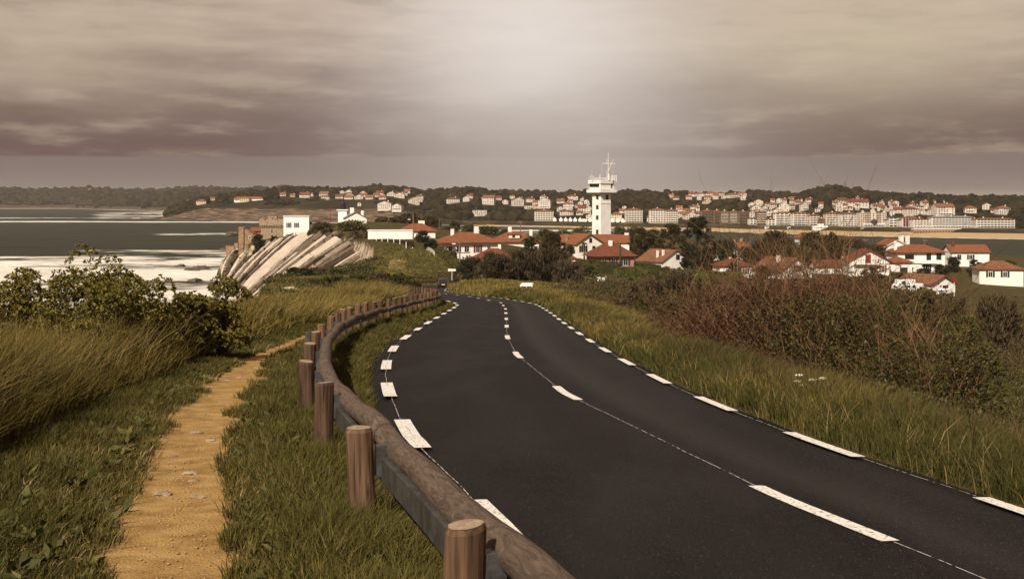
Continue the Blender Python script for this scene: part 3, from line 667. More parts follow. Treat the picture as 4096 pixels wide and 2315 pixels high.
for i, sp in enumerate(post_s):
    q, d = rail_at(sp, .265); r = rnd.uniform(.098, .112); y = q[1]
    h = float(.81+.17*sm(np.asarray(y), 18, 45))+rnd.uniform(-.02, .02)
    mb = MB(); n = 16 if y < 40 else 9; prof = []
    tl = (rnd.uniform(-.04, .04), rnd.uniform(-.03, .03)); ln = (rnd.uniform(-.045, .045), rnd.uniform(-.03, .03))
    zs = [-.45, 0, h*.35, h*.7, h-.025, h]
    for j, z in enumerate(zs):
        rr = r*(1.02 if j < 3 else 1.0)*(.90 if j == 5 else 1)
        for k in range(n):
            t = 2*PI*k/n; w = 1+.025*math.sin(3*t+i)+.02*math.sin(5*t+2*i+j)
            x_, y_ = rr*w*math.cos(t), rr*w*math.sin(t)
            mb.v.append((x_+ln[0]*z, y_+ln[1]*z, z+((tl[0]*x_+tl[1]*y_)*3 if j >= 4 else 0)))
    for j in range(5):
        for k in range(n): a, b = j*n+k, j*n+(k+1) % n; mb.f.append((a, b, b+n, a+n))
    mb.f.append(tuple(range(5*n, 6*n)))
    po = mb.build('post', m_post, rail, smooth=False); po.location = (q[0], q[1], plane(q[1])+.02)
    if y < 60:
        c = MB(); c.v = [(v[0]*.97, v[1]*.97, v[2]+.003) for v in mb.v[5*n:]]; c.f = [tuple(range(n))]
        c.build('end_grain', m_end, po)
    if y < 34:                                               # galvanised bracket between post and log
        b = MB(); b.box(-.055, .055, -.20, -.098, h-.38, h-.14); b.box(-.075, .075, -.21, -.19, h-.40, h-.12)
        br = b.build('bracket', m_steel, rail); br.location = po.location; br.rotation_euler.z = math.atan2(d[1], d[0])
        for zz in (h-.32, h-.2): MB().tube([(.05,-.13,zz), (.085,-.13,zz)], .018, 6).build('bolt', m_steel, br)
step = .16; seg = 3.9; s0 = 0.0
k = 0
while s0 < arc[-1]-.5:
    s1 = min(s0+seg*2, arc[-1]); mb = MB(); pts = []; rad = []
    ss = np.arange(s0+.008, s1-.005, .13 if s0 < 30 else .5)
    for s_ in ss:
        q, d = rail_at(s_); pts.append((q[0], q[1], plane(q[1])+float(log_h(q[1]))+.02*math.sin(s_*.9)+.012*math.sin(s_*2.3+1)))
        rad.append(.098+.004*math.sin(s_*1.7+k)+.002*math.sin(s_*5.1))
    rad[0] *= .93; rad[-1] *= .93
    mb.tube(pts, rad, 14)
    rr = random.Random(k)
    mb.v = [(a+rr.uniform(-.0018, .0018), b+rr.uniform(-.0018, .0018), c+rr.uniform(-.002, .002)) for a, b, c in mb.v]
    lo = mb.build('rail_log', m_log, rail, smooth=True); add_grain(lo.data, 14, ss)
    mb = MB(); vs = []
    for s_ in np.arange(s0+.02, min(s1, 45), .4):
        z_off = .0
        q, d = rail_at(s_, .075); q2, _ = rail_at(s_, .135); z = plane(q[1])+float(log_h(q[1]))
        vs.append([(q[0], q[1], z-.235), (q2[0], q2[1], z-.235), (q2[0], q2[1], z-.06), (q[0], q[1], z-.06)])
    for a, b in zip(vs[:-1], vs[1:]): mb.frus([a[0], a[1], b[1], b[0]], [a[3], a[2], b[2], b[3]])
    if vs: mb.build('steel_beam', m_steel, rail)
    s0 = s1; k += 1
# guardrail round the far bend
FR = smooth_poly([(-19.2,216),(-18.9,230),(-17.4,246),(-14,263),(-7,276.5),(6,285),(25,290),(45,292)], 10)
fa = np.concatenate([[0], np.cumsum(np.linalg.norm(np.diff(FR, axis=0), axis=1))])
frail = thing('wooden_guardrail', 'thin distant wooden guardrail round the far bend behind the dark car', 'guardrail')
for s_ in np.arange(1, fa[-1], 7.0):
    x, y = np.interp(s_, fa, FR[:, 0]), np.interp(s_, fa, FR[:, 1]); z = float(zg(np.array([x]), np.array([y]))[0])
    MB().tube([(x, y, z-.4), (x, y, z+.9)], .12, 7).build('post', m_post, frail)
for s_ in np.arange(0, fa[-1]-2, 7.0):
    pts = []
    for u in np.linspace(s_, min(s_+6.95, fa[-1]), 4):
        x, y = np.interp(u, fa, FR[:, 0]), np.interp(u, fa, FR[:, 1]); pts.append((x, y-.2, float(zg(np.array([x]), np.array([y]))[0])+.78))
    lo = MB().tube(pts, .13, 7).build('rail_log', m_log, frail); add_grain(lo.data, 7, np.linspace(s_, s_+7, 4))
# ================================================================== BUILDINGS
m_white = mat('white render', (.80,.76,.70), (.70,.65,.58), .6, .85, .15, 6, .15, contrast=(.3,.75))
m_white2 = mat('clean white paint', (.82,.79,.75), (.74,.70,.66), .3, .8, .1, 5, .2)
m_cream = mat('cream render', (.62,.55,.43), (.52,.45,.35), .4, .85, .15, 5, .15)
m_pink = mat('pink brick render', (.42,.20,.15), (.34,.16,.12), 1.5, .85, .2, 8, .15)
def tile_mat(name, a, b):
    m = mat(name, a, b, .8, .85, 0, None, .12, contrast=(.3,.7), detail=7)
    t, nd, lk, p = nodes(m); g = nd('ShaderNodeTexCoord'); w = nd('ShaderNodeTexWave'); w.wave_type = 'BANDS'; w.bands_direction = 'X'
    w.inputs['Scale'].default_value = 1.6; w.inputs['Distortion'].default_value = .6; lk(g.outputs['Object'], w.inputs['Vector'])
    b_ = nd('ShaderNodeBump'); b_.inputs['Strength'].default_value = .8; b_.inputs['Distance'].default_value = .12; lk(w.outputs[0], b_.inputs['Height']); lk(b_.outputs[0], p.inputs['Normal'])
    return m
m_tile = tile_mat('terracotta roof tiles', (.28,.108,.05), (.20,.076,.038))
m_tile2 = tile_mat('weathered roof tiles', (.27,.125,.065), (.155,.07,.04))
m_tile3 = tile_mat('dark red roof tiles', (.20,.068,.038), (.145,.05,.03))
m_zinc = mat('grey zinc roof', (.22,.21,.20), (.17,.16,.15), 1.2, .6, .2, 5, .3)
m_slate = mat('dark slate', (.045,.042,.042), (.03,.028,.028), 1.2, .6, .2, 5, .3)
m_glass = mat('window glass', (.018,.016,.015), None, 1, .12, 0, None, .5)
m_frame = mat('white window frame', (.75,.71,.66), None, 1, .6)
SH = {'red': mat('red shutter paint', (.20,.02,.018), None, 1, .6), 'green': mat('dark green shutter paint', (.012,.03,.018), None, 1, .6), 'blue': mat('blue shutter paint', (.025,.035,.11), None, 1, .6), 'brown': mat('brown shutter paint', (.07,.03,.018), None, 1, .6), 'white': m_frame}
m_beam = mat('dark red timber', (.16,.03,.022), None, 1, .7)
m_dark = mat('dark timber', (.04,.022,.015), None, 1, .8)
m_stone = mat('old stone masonry', (.20,.14,.09), (.34,.26,.18), 1.6, .95, .9, 4, .1, contrast=(.35,.65))
m_iron = mat('dark ironwork', (.02,.018,.018), None, 1, .5)
m_quoin = mat('brown stone quoin', (.22,.16,.085), (.16,.11,.06), 2, .9)

def hip_roof(w, d, z, rh, o=.5, ridge=None, th=.18, ax='x'):
    W_, D_ = w/2+o, d/2+o
    if ridge is None: ridge = max(W_, D_)-min(W_, D_)
    if W_ >= D_: a, b = (-ridge, 0), (ridge, 0)
    else: a, b = (0, -ridge), (0, ridge)
    mb = MB(); V = [(-W_,-D_,z-th),(W_,-D_,z-th),(W_,D_,z-th),(-W_,D_,z-th),(-W_,-D_,z),(W_,-D_,z),(W_,D_,z),(-W_,D_,z),(a[0],a[1],z+rh),(b[0],b[1],z+rh)]
    Fc = [(3,2,1,0),(0,1,5,4),(1,2,6,5),(2,3,7,6),(3,0,4,7)]
    if W_ >= D_: Fc += [(4,5,9,8),(5,6,9),(6,7,8,9),(7,4,8)]
    else: Fc += [(4,5,8),(5,6,9,8),(6,7,9),(7,4,8,9)]
    return mb.add(V, Fc)
def gable_roof(w, d, z, rh, o=.6, og=.5, th=.22, skew=0.0, eave=None):
    """ridge along y; skew moves the ridge sideways, eave (left,right) drops"""
    l, r = (eave or (0, 0)); sl = rh/(w/2)
    x0, x1 = -w/2-o, w/2+o; zl, zr = z-o*sl+l*0, z-o*sl
    prof = [(x0, zl), (skew, z+rh+.02), (x1, zr), (x1, zr-th), (skew, z+rh-th), (x0, zl-th)]
    mb = MB(); n = 6; y0, y1 = -d/2-og, d/2+og
    V = [(x, y0, zz) for x, zz in prof]+[(x, y1, zz) for x, zz in prof]
    Fc = [(0,1,4,5),(1,2,3,4),(6,11,10,7),(7,10,9,8)]+[(i, i+n, (i+1) % n+n, (i+1) % n) for i in range(n)]
    return mb.add(V, Fc)
def gable_wall(w, d, h, rh, skew=0.0, found=2.0):
    prof = [(-w/2, -found), (w/2, -found), (w/2, h), (skew, h+rh-.12), (-w/2, h)]
    return MB().prism(prof, -d/2, d/2)
def window(root, x, y, z, w, h, face='f', sh=None, frame=True, panes=2, sill=True):
    """window centre x,z on a wall; face f: front wall at local y, r: right wall at local x=y, l: left wall"""
    def T(mb):
        if face == 'f': pass
        else:
            s_ = 1 if face == 'r' else -1
            mb.v = [(y-s_*(b-y)*1 if False else y+s_*(y-b), x*1.0+s_*(a-x), c) for a, b, c in mb.v]
        return mb
    fr = T(MB().box(x-w/2-.08, x+w/2+.08, y-.06, y+.12, z-h/2-.08, z+h/2+.08)).build('window', m_frame if frame else m_glass, root)
    if frame:
        g = w/panes
        for k in range(panes):
            T(MB().box(x-w/2+k*g+.04, x-w/2+(k+1)*g-.04, y-.085, y+.05, z-h/2+.04, z+h/2-.04)).build('pane', m_glass, fr)
    if sh:
        for s_ in (-1, 1):
            xs = x+s_*(w*.75+.1); T(MB().box(xs-w*.24, xs+w*.24, y-.10, y+.02, z-h/2-.06, z+h/2+.06)).build('shutter', SH[sh], root)
    return fr
def chimney(root, x, y, z0, z1, w=.8, m=None, cap=True):
    c = MB().box(x-w/2, x+w/2, y-w*.35, y+w*.35, z0, z1).build('chimney', m or m_white, root)
    if cap: MB().box(x-w/2-.08, x+w/2+.08, y-w*.35-.08, y+w*.35+.08, z1+.002, z1+.12).build('chimney_cap', m_tile2, c)
    return c
def house(label, px, row, Y, w, d, h, roof, rh, rz=0, wall=None, tile=None, wins=(), chim=(), o=.6, skew=0, name='house', cat='house', barge=None, loc=None, group='houses of the near village'):
    p = loc or S(px, row, Y)
    r = thing(name, label, cat, p, R(rz), group); wall = wall or m_white; tile = tile or m_tile
    if roof == 'hip':
        MB().box(-w/2, w/2, -d/2, d/2, -2.5, h).build('wall', wall, r); hip_roof(w, d, h+.02, rh, o).build('roof', tile, r)
    elif roof == 'flat':
        MB().box(-w/2, w/2, -d/2, d/2, -2.5, h).build('wall', wall, r); MB().box(-w/2-.2, w/2+.2, -d/2-.2, d/2+.2, h+.003, h+rh).build('cornice', wall, r)
    elif roof == 'gf':
        gable_wall(w, d, h, rh, skew, 2.5).build('wall', wall, r); gable_roof(w, d, h+.25, rh, o, skew=skew).build('roof', tile, r)
        if barge is not None:
            sl = rh/(w/2)
            for s_ in (-1, 1):
                x1 = s_*(w/2+o); za = h+.25-o*sl-.24; zb = h+.25+rh-.24; y = -d/2-.56
                MB().frus([(skew,y,zb-.14),(x1,y,za-.14),(x1,y+.1,za-.14),(skew,y+.1,zb-.14)], [(skew,y,zb+.1),(x1,y,za+.1),(x1,y+.1,za+.1),(skew,y+.1,zb+.1)]).build('bargeboard', barge, r)
    elif roof == 'gs':
        mb = gable_wall(d, w, h, rh, skew, 2.5); mb.v = [(-b, a, c) for a, b, c in mb.v]; mb.build('wall', wall, r)
        mb = gable_roof(d, w, h+.25, rh, o, skew=skew); mb.v = [(-b, a, c) for a, b, c in mb.v]; mb.build('roof', tile, r)
    for q in wins: window(r, *q[:1], q[1] if q[1] is not None else -d/2, *q[2:])
    for q in chim: chimney(r, *q)
    return r

# ---------------- signal tower
Yt = 560.0; k = Yt/F
def rz_(row, base): return EYE-(row-HOR)*k-base
base = float(EYE-(1010-HOR)*k)
tw = thing('signal_tower', 'tall white square signal tower with glazed lookout cabin, balcony and mast', 'tower', ((2406-CX)*k, Yt, base), R(37))
h1 = rz_(772, base); s = 2.9
MB().frus([(-s*1.05,-s*1.05,-3),(s*1.05,-s*1.05,-3),(s*1.05,s*1.05,-3),(-s*1.05,s*1.05,-3)], [(-s,-s,h1),(s,-s,h1),(s,s,h1),(-s,s,h1)]).build('shaft', m_white2, tw)
zc = rz_(812, base); MB().box(-s*.99-.12, s*1.0+.1, -s-.16, s, zc-.2, zc+.2).build('ledge', m_white2, tw)
D_ = 4.75; z0, z1 = rz_(770.5, base), rz_(759, base)
MB().box(-D_, D_, -D_, D_, z0, z1).build('balcony', m_white2, tw)
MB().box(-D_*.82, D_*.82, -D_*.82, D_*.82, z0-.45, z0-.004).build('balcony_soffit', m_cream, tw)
C_ = 3.75; z2, z3 = rz_(751, base), rz_(735, base)
cab = MB().box(-C_, C_, -C_, C_, z1+.003, z2).build('cabin', m_white2, tw)
MB().frus([(-C_*.93,-C_*.93,z2),(C_*.93,-C_*.93,z2),(C_*.93,C_*.93,z2),(-C_*.93,C_*.93,z2)], [(-C_*1.05,-C_*1.05,z3),(C_*1.05,-C_*1.05,z3),(C_*1.05,C_*1.05,z3),(-C_*1.05,C_*1.05,z3)]).build('window_band', m_glass, cab)
# solid piers on the seaward-right faces
MB().box(-C_*1.02, C_*.55, -C_*1.04, -C_*.9, z1+.1, z3).build('cabin_pier', m_white2, cab)
MB().box(C_*.9, C_*1.04, -C_*1.02, C_*1.02, z1+.1, z3).build('cabin_pier', m_white2, cab)
MB().box(-C_*1.06, -C_*.98, -C_*1.06, -C_*.8, z1+.1, z3).build('cabin_pier', m_white2, cab)
window(tw, C_*.72, -C_*1.0, (z1+z3)/2+.1, 1.0, 2.0)
RF = 4.25; z4 = rz_(722, base); MB().box(-RF, RF, -RF, RF, z3+.003, z4).build('roof_slab', m_white2, tw)
def railing(z, e, hh):
    for a in range(4):
        c, sn = math.cos(a*PI/2), math.sin(a*PI/2)
        for zz in (z+hh, z+hh*.5):
            MB().tube([(c*e-sn*e, sn*e+c*e, zz), (-c*e-sn*e, -sn*e+c*e, zz)], .05, 5).build('handrail', m_frame, tw)
        for q in np.linspace(-e, e, 9)[:-1]:
            MB().tube([(c*q-sn*e, sn*q+c*e, z), (c*q-sn*e, sn*q+c*e, z+hh)], .045, 4).build('baluster', m_frame, tw)
railing(z1, D_-.15, 1.15); railing(z4, RF-.15, 1.1)
mx_ = -.9; my_ = -1.9
def twl(px, row, dy=0):   # local tower position on the plane through the mast facing the camera
    X = (px-2406)*k; c, s_ = math.cos(R(37)), math.sin(R(37)); Yy = -3.0+dy
    return (c*X+s_*Yy, -s_*X+c*Yy, rz_(row, base))
mast = MB().tube([twl(2430,722), twl(2430.5,660), twl(2431,612)], [.24,.17,.07], 8).build('mast', m_frame, tw)
MB().tube([twl(2405,655), twl(2459,655)], .1, 6).build('yard', m_frame, mast)
MB().tube([twl(2432,684), twl(2451,640)], .1, 6).build('gaff', m_frame, mast)
MB().tube([twl(2405,655), twl(2406,712)], .03, 4).build('stay', m_frame, mast); MB().tube([twl(2451,657), twl(2449,705)], .03, 4).build('stay', m_frame, mast)
MB().tube([twl(2428,655,.8), twl(2427,722,.8)], .09, 5).build('cable_ladder', m_iron, mast)
MB().box(-.35,.35,-.35,.35,-1.5,1.2).build('mast_box', m_frame, mast).location = twl(2433,708)
fl = thing('flag', 'small blue white and red flag flying from the tower mast gaff', 'flag', (0,0,0))
for i, m_ in enumerate((mat('flag blue', (.03,.04,.15)), m_frame, mat('flag red', (.35,.03,.03)))):
    a0, a1 = 2452+i*2.4, 2454.4+i*2.4
    mb = MB(); q = [S(a0,643,Yt-2+.2*i), S(a1,643,Yt-2.1+.2*i), S(a1,649.5,Yt-2.1+.2*i), S(a0,649,Yt-2+.2*i)]
    mb.frus([v+Vector((0,.04,0)) for v in (q[3],q[2],q[1],q[0])], [q[3],q[2],q[1],q[0]]); mb.build('stripe', m_, fl)
for px, ra, rb, r_ in ((2366,703,682,.06),(2398,713,697,.14),(2425,722,683,.08),(2424,660,636,.05),(2446,722,704,.22),(2451,722,704,.12),(2457,722,704,.12),(2463,728,703,.18)):
    MB().tube([twl(px,ra), twl(px,rb)], r_, 6).build('antenna', m_frame, tw)
MB().box(-2.2,.2,-.2,.2,-.2,.2).build('antenna_bar', m_frame, tw).location = twl(2374,707)
MB().tube([twl(2443,704), twl(2464,703)], .08, 5).build('antenna_bar', m_frame, tw)
for row in (789,829,870,927):
    z = rz_(row, base); u = -.55; xx = -(s*(1.05-.05*(z+3)/(h1+3)))
    f_ = MB().box(xx-.06, xx+.1, u-.75, u+.75, z-1.0, z+1.0).build('window', m_quoin, tw)
    for zz in (-.85,-.3,.3,.85):
        MB().box(xx-.075, xx+.1, u-.98, u-.72, z+zz-.16, z+zz+.16).build('quoin', m_quoin, f_); MB().box(xx-.075, xx+.1, u+.72, u+.98, z+zz-.16, z+zz+.16).build('quoin', m_quoin, f_)
    MB().box(xx-.09, xx+.1, u-.48, u+.48, z-.85, z+.85).build('pane', m_glass, f_)
z = rz_(789, base); f_ = MB().box(-.2, 1.6, -s-.07, -s+.1, z-1.1, z+1.1).build('window', m_quoin, tw); MB().box(.1, 1.3, -s-.10, -s+.1, z-.95, z+.95).build('pane', m_glass, f_)

# ---------------- lighthouse and keeper's house
Yl = 560.0; b_ = float(EYE-(892-HOR)*k)
lh = thing('lighthouse', 'small white lighthouse with black iron lantern behind the clifftop bushes', 'lighthouse', ((1372-CX)*k, Yl, b_))
MB().box(-1.95, 1.95, -1.95, 1.95, -3, rz_(842, b_)).build('shaft', m_white2, lh)
MB().box(-2.5, 2.5, -2.5, 2.5, rz_(842, b_)+.003, rz_(838, b_)).build('gallery', m_white2, lh)
for q in np.linspace(-2.35, 2.35, 7):
    MB().tube([(q, -2.35, rz_(838, b_)), (q, -2.35, rz_(829, b_))], .05, 4).build('baluster', m_iron, lh)
MB().box(-2.4, 2.4, -2.42, -2.3, rz_(829.5, b_), rz_(829, b_)).build('handrail', m_iron, lh)
ln_ = MB()._lathe([(1.3, rz_(838, b_)), (1.3, rz_(824, b_)), (1.15, rz_(823.9, b_)), (1.15, rz_(814, b_))], 12, (0,0,0)).build('lantern', m_iron, lh)
MB()._lathe([(1.3, rz_(814, b_)), (1.05, rz_(809, b_)), (.45, rz_(805, b_)), (.12, rz_(804, b_)), (.12, rz_(800, b_))], 12, (0,0,0)).build('dome', m_iron, ln_)
house('white keeper cottage with grey metal roof beside the lighthouse', 1420, 892, 555, 9.6, 7, 2.2, 'gf', 2.6, 12, m_white2, m_zinc, chim=[(-1.2,2,3,6.8,1.7,m_white2,False)], o=.35, name='cottage', cat='cottage', group=None)
MB()._lathe([(.75, 1), (.75, 5.1), (.5, 5.4)], 10, (3.5, 1.5, 0)).build('round_chimney', m_white2, bpy.data.objects['cottage'])

# ---------------- fort group on the cliff
Yw = 540.0; fw = thing('flat_roofed_house', 'white flat roofed two storey house on the cliff edge beside the stone tower', 'house', S(1185, 960, Yw))
u = F/Yw
MB().box(-5.5, 5.5, 0, 9, -2.5, 10.1).build('wall', m_white2, fw); MB().box(-5.75, 5.75, -.25, 9.2, 10.103, 10.5).build('cornice', m_cream, fw)
MB().box(-5.55, 5.55, -.06, 0, 3.15, 3.35).build('string_course', m_cream, fw)
for x, z, w_, h_, sh in ((-3.2,6.4,1.0,2.1,'brown'),(0.15,6.4,1.0,2.0,'brown'),(-3.2,1.6,1.0,2.0,'brown')):
    window(fw, x, 0, z, w_, h_, 'f', sh, True, 2)
MB().box(5.5, 6.2, 2, 3, 6.6, 7.8).build('wall_box', m_dark, fw)
p = S(1087, 955, 556); st = thing('stone_tower', 'old square stone fort tower with crenellated top left of the white house', 'tower', p)
u = 556/F
MB().frus([(-5.1,0,-2),(5.3,0,-2),(5.3,8,-2),(-5.1,8,-2)], [(-4.7,.2,5.6),(5.0,.2,5.6),(5.0,8,5.6),(-4.7,8,5.6)]).build('wall', m_stone, st)
for i in range(14): MB().box(-5.2+i*.76, -4.85+i*.76, -.45, .3, 5.2, 6.0).build('corbel', m_stone, st)
MB().box(-5.4, 5.5, -.5, 8.3, 6.003, 8.2).build('parapet', m_stone, st)
for x0, x1 in ((-5.4,-3.2),(-2.2,1.9),(2.6,5.5)): MB().box(x0, x1, -.45, .2, 8.203, 8.9).build('merlon', m_stone, st)
MB().box(-2.1, 1.8, 2, 5, 8.21, 10.0).build('turret', m_stone, st); MB().box(-.1, .15, -.02, .3, 2.5, 4.2).build('arrow_slit', m_dark, st); MB().box(-.4,.5,1.95,2.1,8.9,9.3).build('opening', m_dark, st)
MB()._lathe([(.35,8.9),(.42,9.2),(.2,9.6)], 8, (-3.9,-.1,0)).build('finial', m_stone, st)
p = S(990, 1004, 568); rn = thing('ruined_house', 'roofless ochre masonry house with slanting wall below the stone tower', 'building', p)
m_ochre = mat('ochre old plaster', (.30,.19,.105), (.19,.12,.075), .7, .95, .7, 3, .1, contrast=(.35,.65))
mb = MB().prism([(-4,-4),(-1.7,-4),(-1.7,10.6),(-2.6,11.0),(-4,10.9)], -.4, 6); mb.build('end_wall', m_ochre, rn)
MB().prism([(-1.69,-3),(5.8,-3),(5.8,7.4),(2.6,7.6),(-1.69,10.2)], .3, 5.5).build('wall', m_ochre, rn)
MB().frus([(1.8,.1,8.6),(6.2,.1,7.0),(6.2,6,7.0),(1.8,6,8.6)], [(1.8,.1,8.85),(6.2,.1,7.25),(6.2,6,7.25),(1.8,6,8.85)]).build('roof', m_tile, rn)
window(rn, .9, .3, 6.1, .9, 1.5)
house('small red roofed shed between ruined house and stone tower', 1035, 950, 575, 6, 5, 3.2, 'gs', 1.2, 0, m_ochre, m_tile, name='shed', cat='shed', group=None)
p = S(926, 1024, 586); lb = thing('fort_block', 'low brown stone fort block with parapet above the surf', 'fort', p)
MB().box(-2.7, 1.2, 0, 5, -7, 4.6).build('wall', m_ochre, lb); MB().box(1.203, 2.9, .4, 5, -7, 6.0).build('wall', m_ochre, lb)
for x in (-2.6,-1.3,0): MB().box(x, x+.7, 0, .5, 4.603, 5.0).build('merlon', m_ochre, lb)
MB().prism([(.1,-4),(1.1,-4),(1.1,4),(.6,4.4),(.1,4)], -.05, .1).build('arch_recess', m_stone, lb)

# ---------------- village houses
h = house('white long garden building with flat roof behind the clifftop meadow', 1564, 960, 400, 14.2, 5, 3.0, 'flat', .25, 0, m_white2, name='annex', cat='building')
house('white house with wide orange hipped roof behind the flat roofed annex', 1668, 960, 426, 12.4, 9, 3.2, 'hip', 2.5, 4, chim=[(1.5,2,4,6.6,2.2)])
hh = house('large white house with orange hipped roof, two white chimneys and red shutters', 1866, 1035, 380, 17, 12, 5.2, 'hip', 2.9, 14,
      wins=[(-6.2,None,3.3,1.0,1.7,'f'),(-3.6,None,3.2,1.4,1.8,'f'),(-1.2,None,3.2,1.4,1.8,'f'),(2.2,None,3.2,1.2,2.1,'f','red'),(5.6,None,3.2,1.0,1.6,'f')], chim=[(-4.6,-1,6,9.2,1.0),(2.9,-.5,6.8,9.9,1.3)], o=1.2)
MB().box(-7.6,-5.2,-7.6,-6.003,4.1,4.4).build('porch_roof', m_tile3, hh); MB().box(-5.4, -.1, -6.1, -6.003, 2.05, 2.2).build('sill_band', SH['red'], hh)
house('low house with dark red tiled roof half hidden behind the brown tamarisk', 1976, 1068, 345, 11.6, 9, 2.3, 'hip', 2.9, -14, m_white, m_tile3, chim=[(1.5,.5,4.4,6.3,.8)])
hd = house('house with big orange roof and small dormer behind the palm', 2058, 992, 470, 16.5, 12, 2.6, 'hip', 3.7, 8, chim=[(-1.8,0,5.2,8.2,1.3),(6.2,0,3.4,7.0,1.1)], o=.9)
dm = MB().box(-2.8, 1.2, -5.2, -2.5, 3.9, 5.2).build('dormer', m_white, hd); MB().box(-3.2, 1.6, -5.6, -2, 5.203, 5.4).build('dormer_roof', m_tile, dm); MB().box(-1.6,-.5,-5.25,-5.1,4.1,5.0).build('dormer_window', m_glass, dm)
house('white gabled house with dark bargeboards left of the tower foot', 2330, 1010, 455, 11, 12, 3.4, 'gf', 3.3, 24, m_white, m_tile, wins=[(-2.8,None,1.6,3.4,2.4,'f',None,True,4),(1.5,None,1.4,1.1,2.2,'f',None,False),(.2,None,4.6,1.0,1.6,'f',None,False)], barge=m_dark, chim=[(-4.5,4,4,6.8,.9,m_stone)])
house('long low house with orange roof and skylight behind the tower foot', 2378, 1006, 505, 27, 11, 3.8, 'gs', 2.9, 0, m_white, m_tile, chim=[(12.9,0,5,7.6,1.6)])
sk = bpy.data.objects['house.004'] if 'house.004' in bpy.data.objects else None
hp = house('pink house with blue shutters and broad weathered red roof below the tower', 2440, 1078, 430, 13.5, 11, 4.9, 'hip', 4.6, 14, m_pink, m_tile3,
      wins=[(-4.4,None,2.9,1.0,1.6,'f','blue'),(-.7,None,2.9,1.4,2.2,'f','blue'),(3.7,None,2.7,1.6,2.0,'f','blue')], chim=[(-.4,-1.5,7.4,10.2,1.3)], o=1.2)
MB().box(-6.9, 6.9, -5.62, -5.503, 0.9, 1.1).build('string_course', m_cream, hp)
house('white gabled house with weathered tile roof and green gable shutter right of pink house', 2655, 1078, 398, 11, 13, 3.0, 'gf', 3.3, 30, m_white, m_tile2, wins=[(.6,None,4.2,1.3,1.5,'f',None,False)], chim=[(-3.9,-2,3.6,6.4,.7),(-2.9,-3.6,4,6.6,.7)])
house('small white house with red hipped roof right of the cypress trees', 2928, 1106, 370, 9.6, 8, 3.4, 'hip', 2.0, 6, m_white, m_tile3, wins=[(3.0,None,1.8,.9,1.5,'f','brown'),(-2.5,None,1.8,1.0,1.4,'f')], chim=[(-.6,0,4.6,5.8,.6)])
house('white gable with red roof showing between the dark trees', 2896, 1052, 440, 12, 10, 3.0, 'gf', 3.2, 12, m_white, m_tile3, wins=[(1,None,3.8,1,1.2,'f',None,False)])
house('orange roofed house close to the bay behind a rounded tree', 2966, 1016, 520, 9, 10, 2.6, 'hip', 3.0, -20, m_white, m_tile, chim=[(-3,0,3.5,6.3,1.2,m_stone),(0,0,5,6.6,1.3,m_stone)])
house('white gabled house with brown shuttered window behind the bare shrub', 3128, 1116, 370, 11.5, 13, 2.9, 'gf', 3.4, 28, m_white, m_tile2, wins=[(.4,None,3.5,1.5,1.9,'f','brown'),(3.2,None,1.5,1,1.2,'f')], chim=[(-2.2,-1,4,7.2,.9)])
house('small white cottage with red roof showing through bare twigs', 3302, 1106, 385, 8, 7, 3.4, 'gs', 1.6, 4, m_white, m_tile3, wins=[(-1,None,1.8,1,1.3,'f'),(2,None,1.8,1,1.3,'f')])
house('orange roof among pines behind the red cottage', 3330, 1050, 430, 9, 9, 3.0, 'hip', 2.4, 0, m_white, m_tile2)
ht = house('half timbered white house with dark red beams, balcony and red shutters', 3462, 1096, 375, 11.5, 11, 4.3, 'gf', 3.0, -4, m_white, m_tile3, wins=[(3.9,None,1.9,.95,2.0,'f','red')], barge=m_beam, o=.7)
for x in (1.9,2.6,3.3,4.0,4.7,5.4): MB().box(x-.07, x+.07, -5.57, -5.503, 3.3, 5.6-(x-1.9)*.35).build('timber', m_beam, ht)
MB().box(1.6, 5.75, -5.58, -5.503, 3.15, 3.32).build('timber', m_beam, ht)
MB().box(-1.2, .4, -5.6, -5.503, 3.6, 6.1).build('balcony_door', SH['red'], ht)
bl = MB().box(-4.6, 2.6, -6.9, -5.503, 3.2, 3.45).build('balcony', m_white, ht)
for x in np.linspace(-4.5, 2.5, 15): MB().box(x-.04, x+.04, -6.85, -6.77, 3.453, 4.5).build('baluster', m_dark, bl)
MB().box(-4.6, 2.6, -6.87, -6.75, 4.503, 4.6).build('handrail', m_dark, bl)
MB().frus([(5.7,-5.5,3.8),(9.4,-5.5,2.6),(9.4,2,2.6),(5.7,2,3.8)], [(5.7,-5.5,4.1),(9.4,-5.5,2.9),(9.4,2,2.9),(5.7,2,4.1)]).build('porch_roof', m_tile3, ht)
MB().box(8.9, 9.15, -5.3, -5.05, -1, 2.65).build('porch_post', m_beam, ht)
hb = house('two storey white villa with orange hipped roof, green shutters and balcony', 3662, 1090, 405, 15.4, 10, 6.8, 'hip', 2.3, 3, m_white2, m_tile, wins=[(-3.9,None,5.3,3.0,1.6,'f',None,True,1),(-3.9,None,1.6,2.6,1.0,'f',None,True,1),(1.9,None,1.9,1.2,2.2,'f','green')], chim=[(-7.0,-1,7.1,10.4,.9)], o=.9)
for x, z, w_, h_ in ((2.4,4.9,1.5,2.9),(5.7,5.4,1.6,2.0),(5.8,2.2,1.8,1.6)): MB().box(x-w_/2, x+w_/2, -5.09, -5.003, z-h_/2, z+h_/2).build('shutter', SH['green'], hb)
bl = MB().box(-.3, 4.4, -6.3, -5.003, 3.2, 3.4).build('balcony', m_white2, hb); MB().box(-.3, 4.4, -6.3, -6.2, 3.403, 4.3).build('parapet', m_white2, bl)
MB().box(-7.7, -.4, -5.4, -5.003, 3.3, 3.55).build('awning_ledge', m_white2, hb)
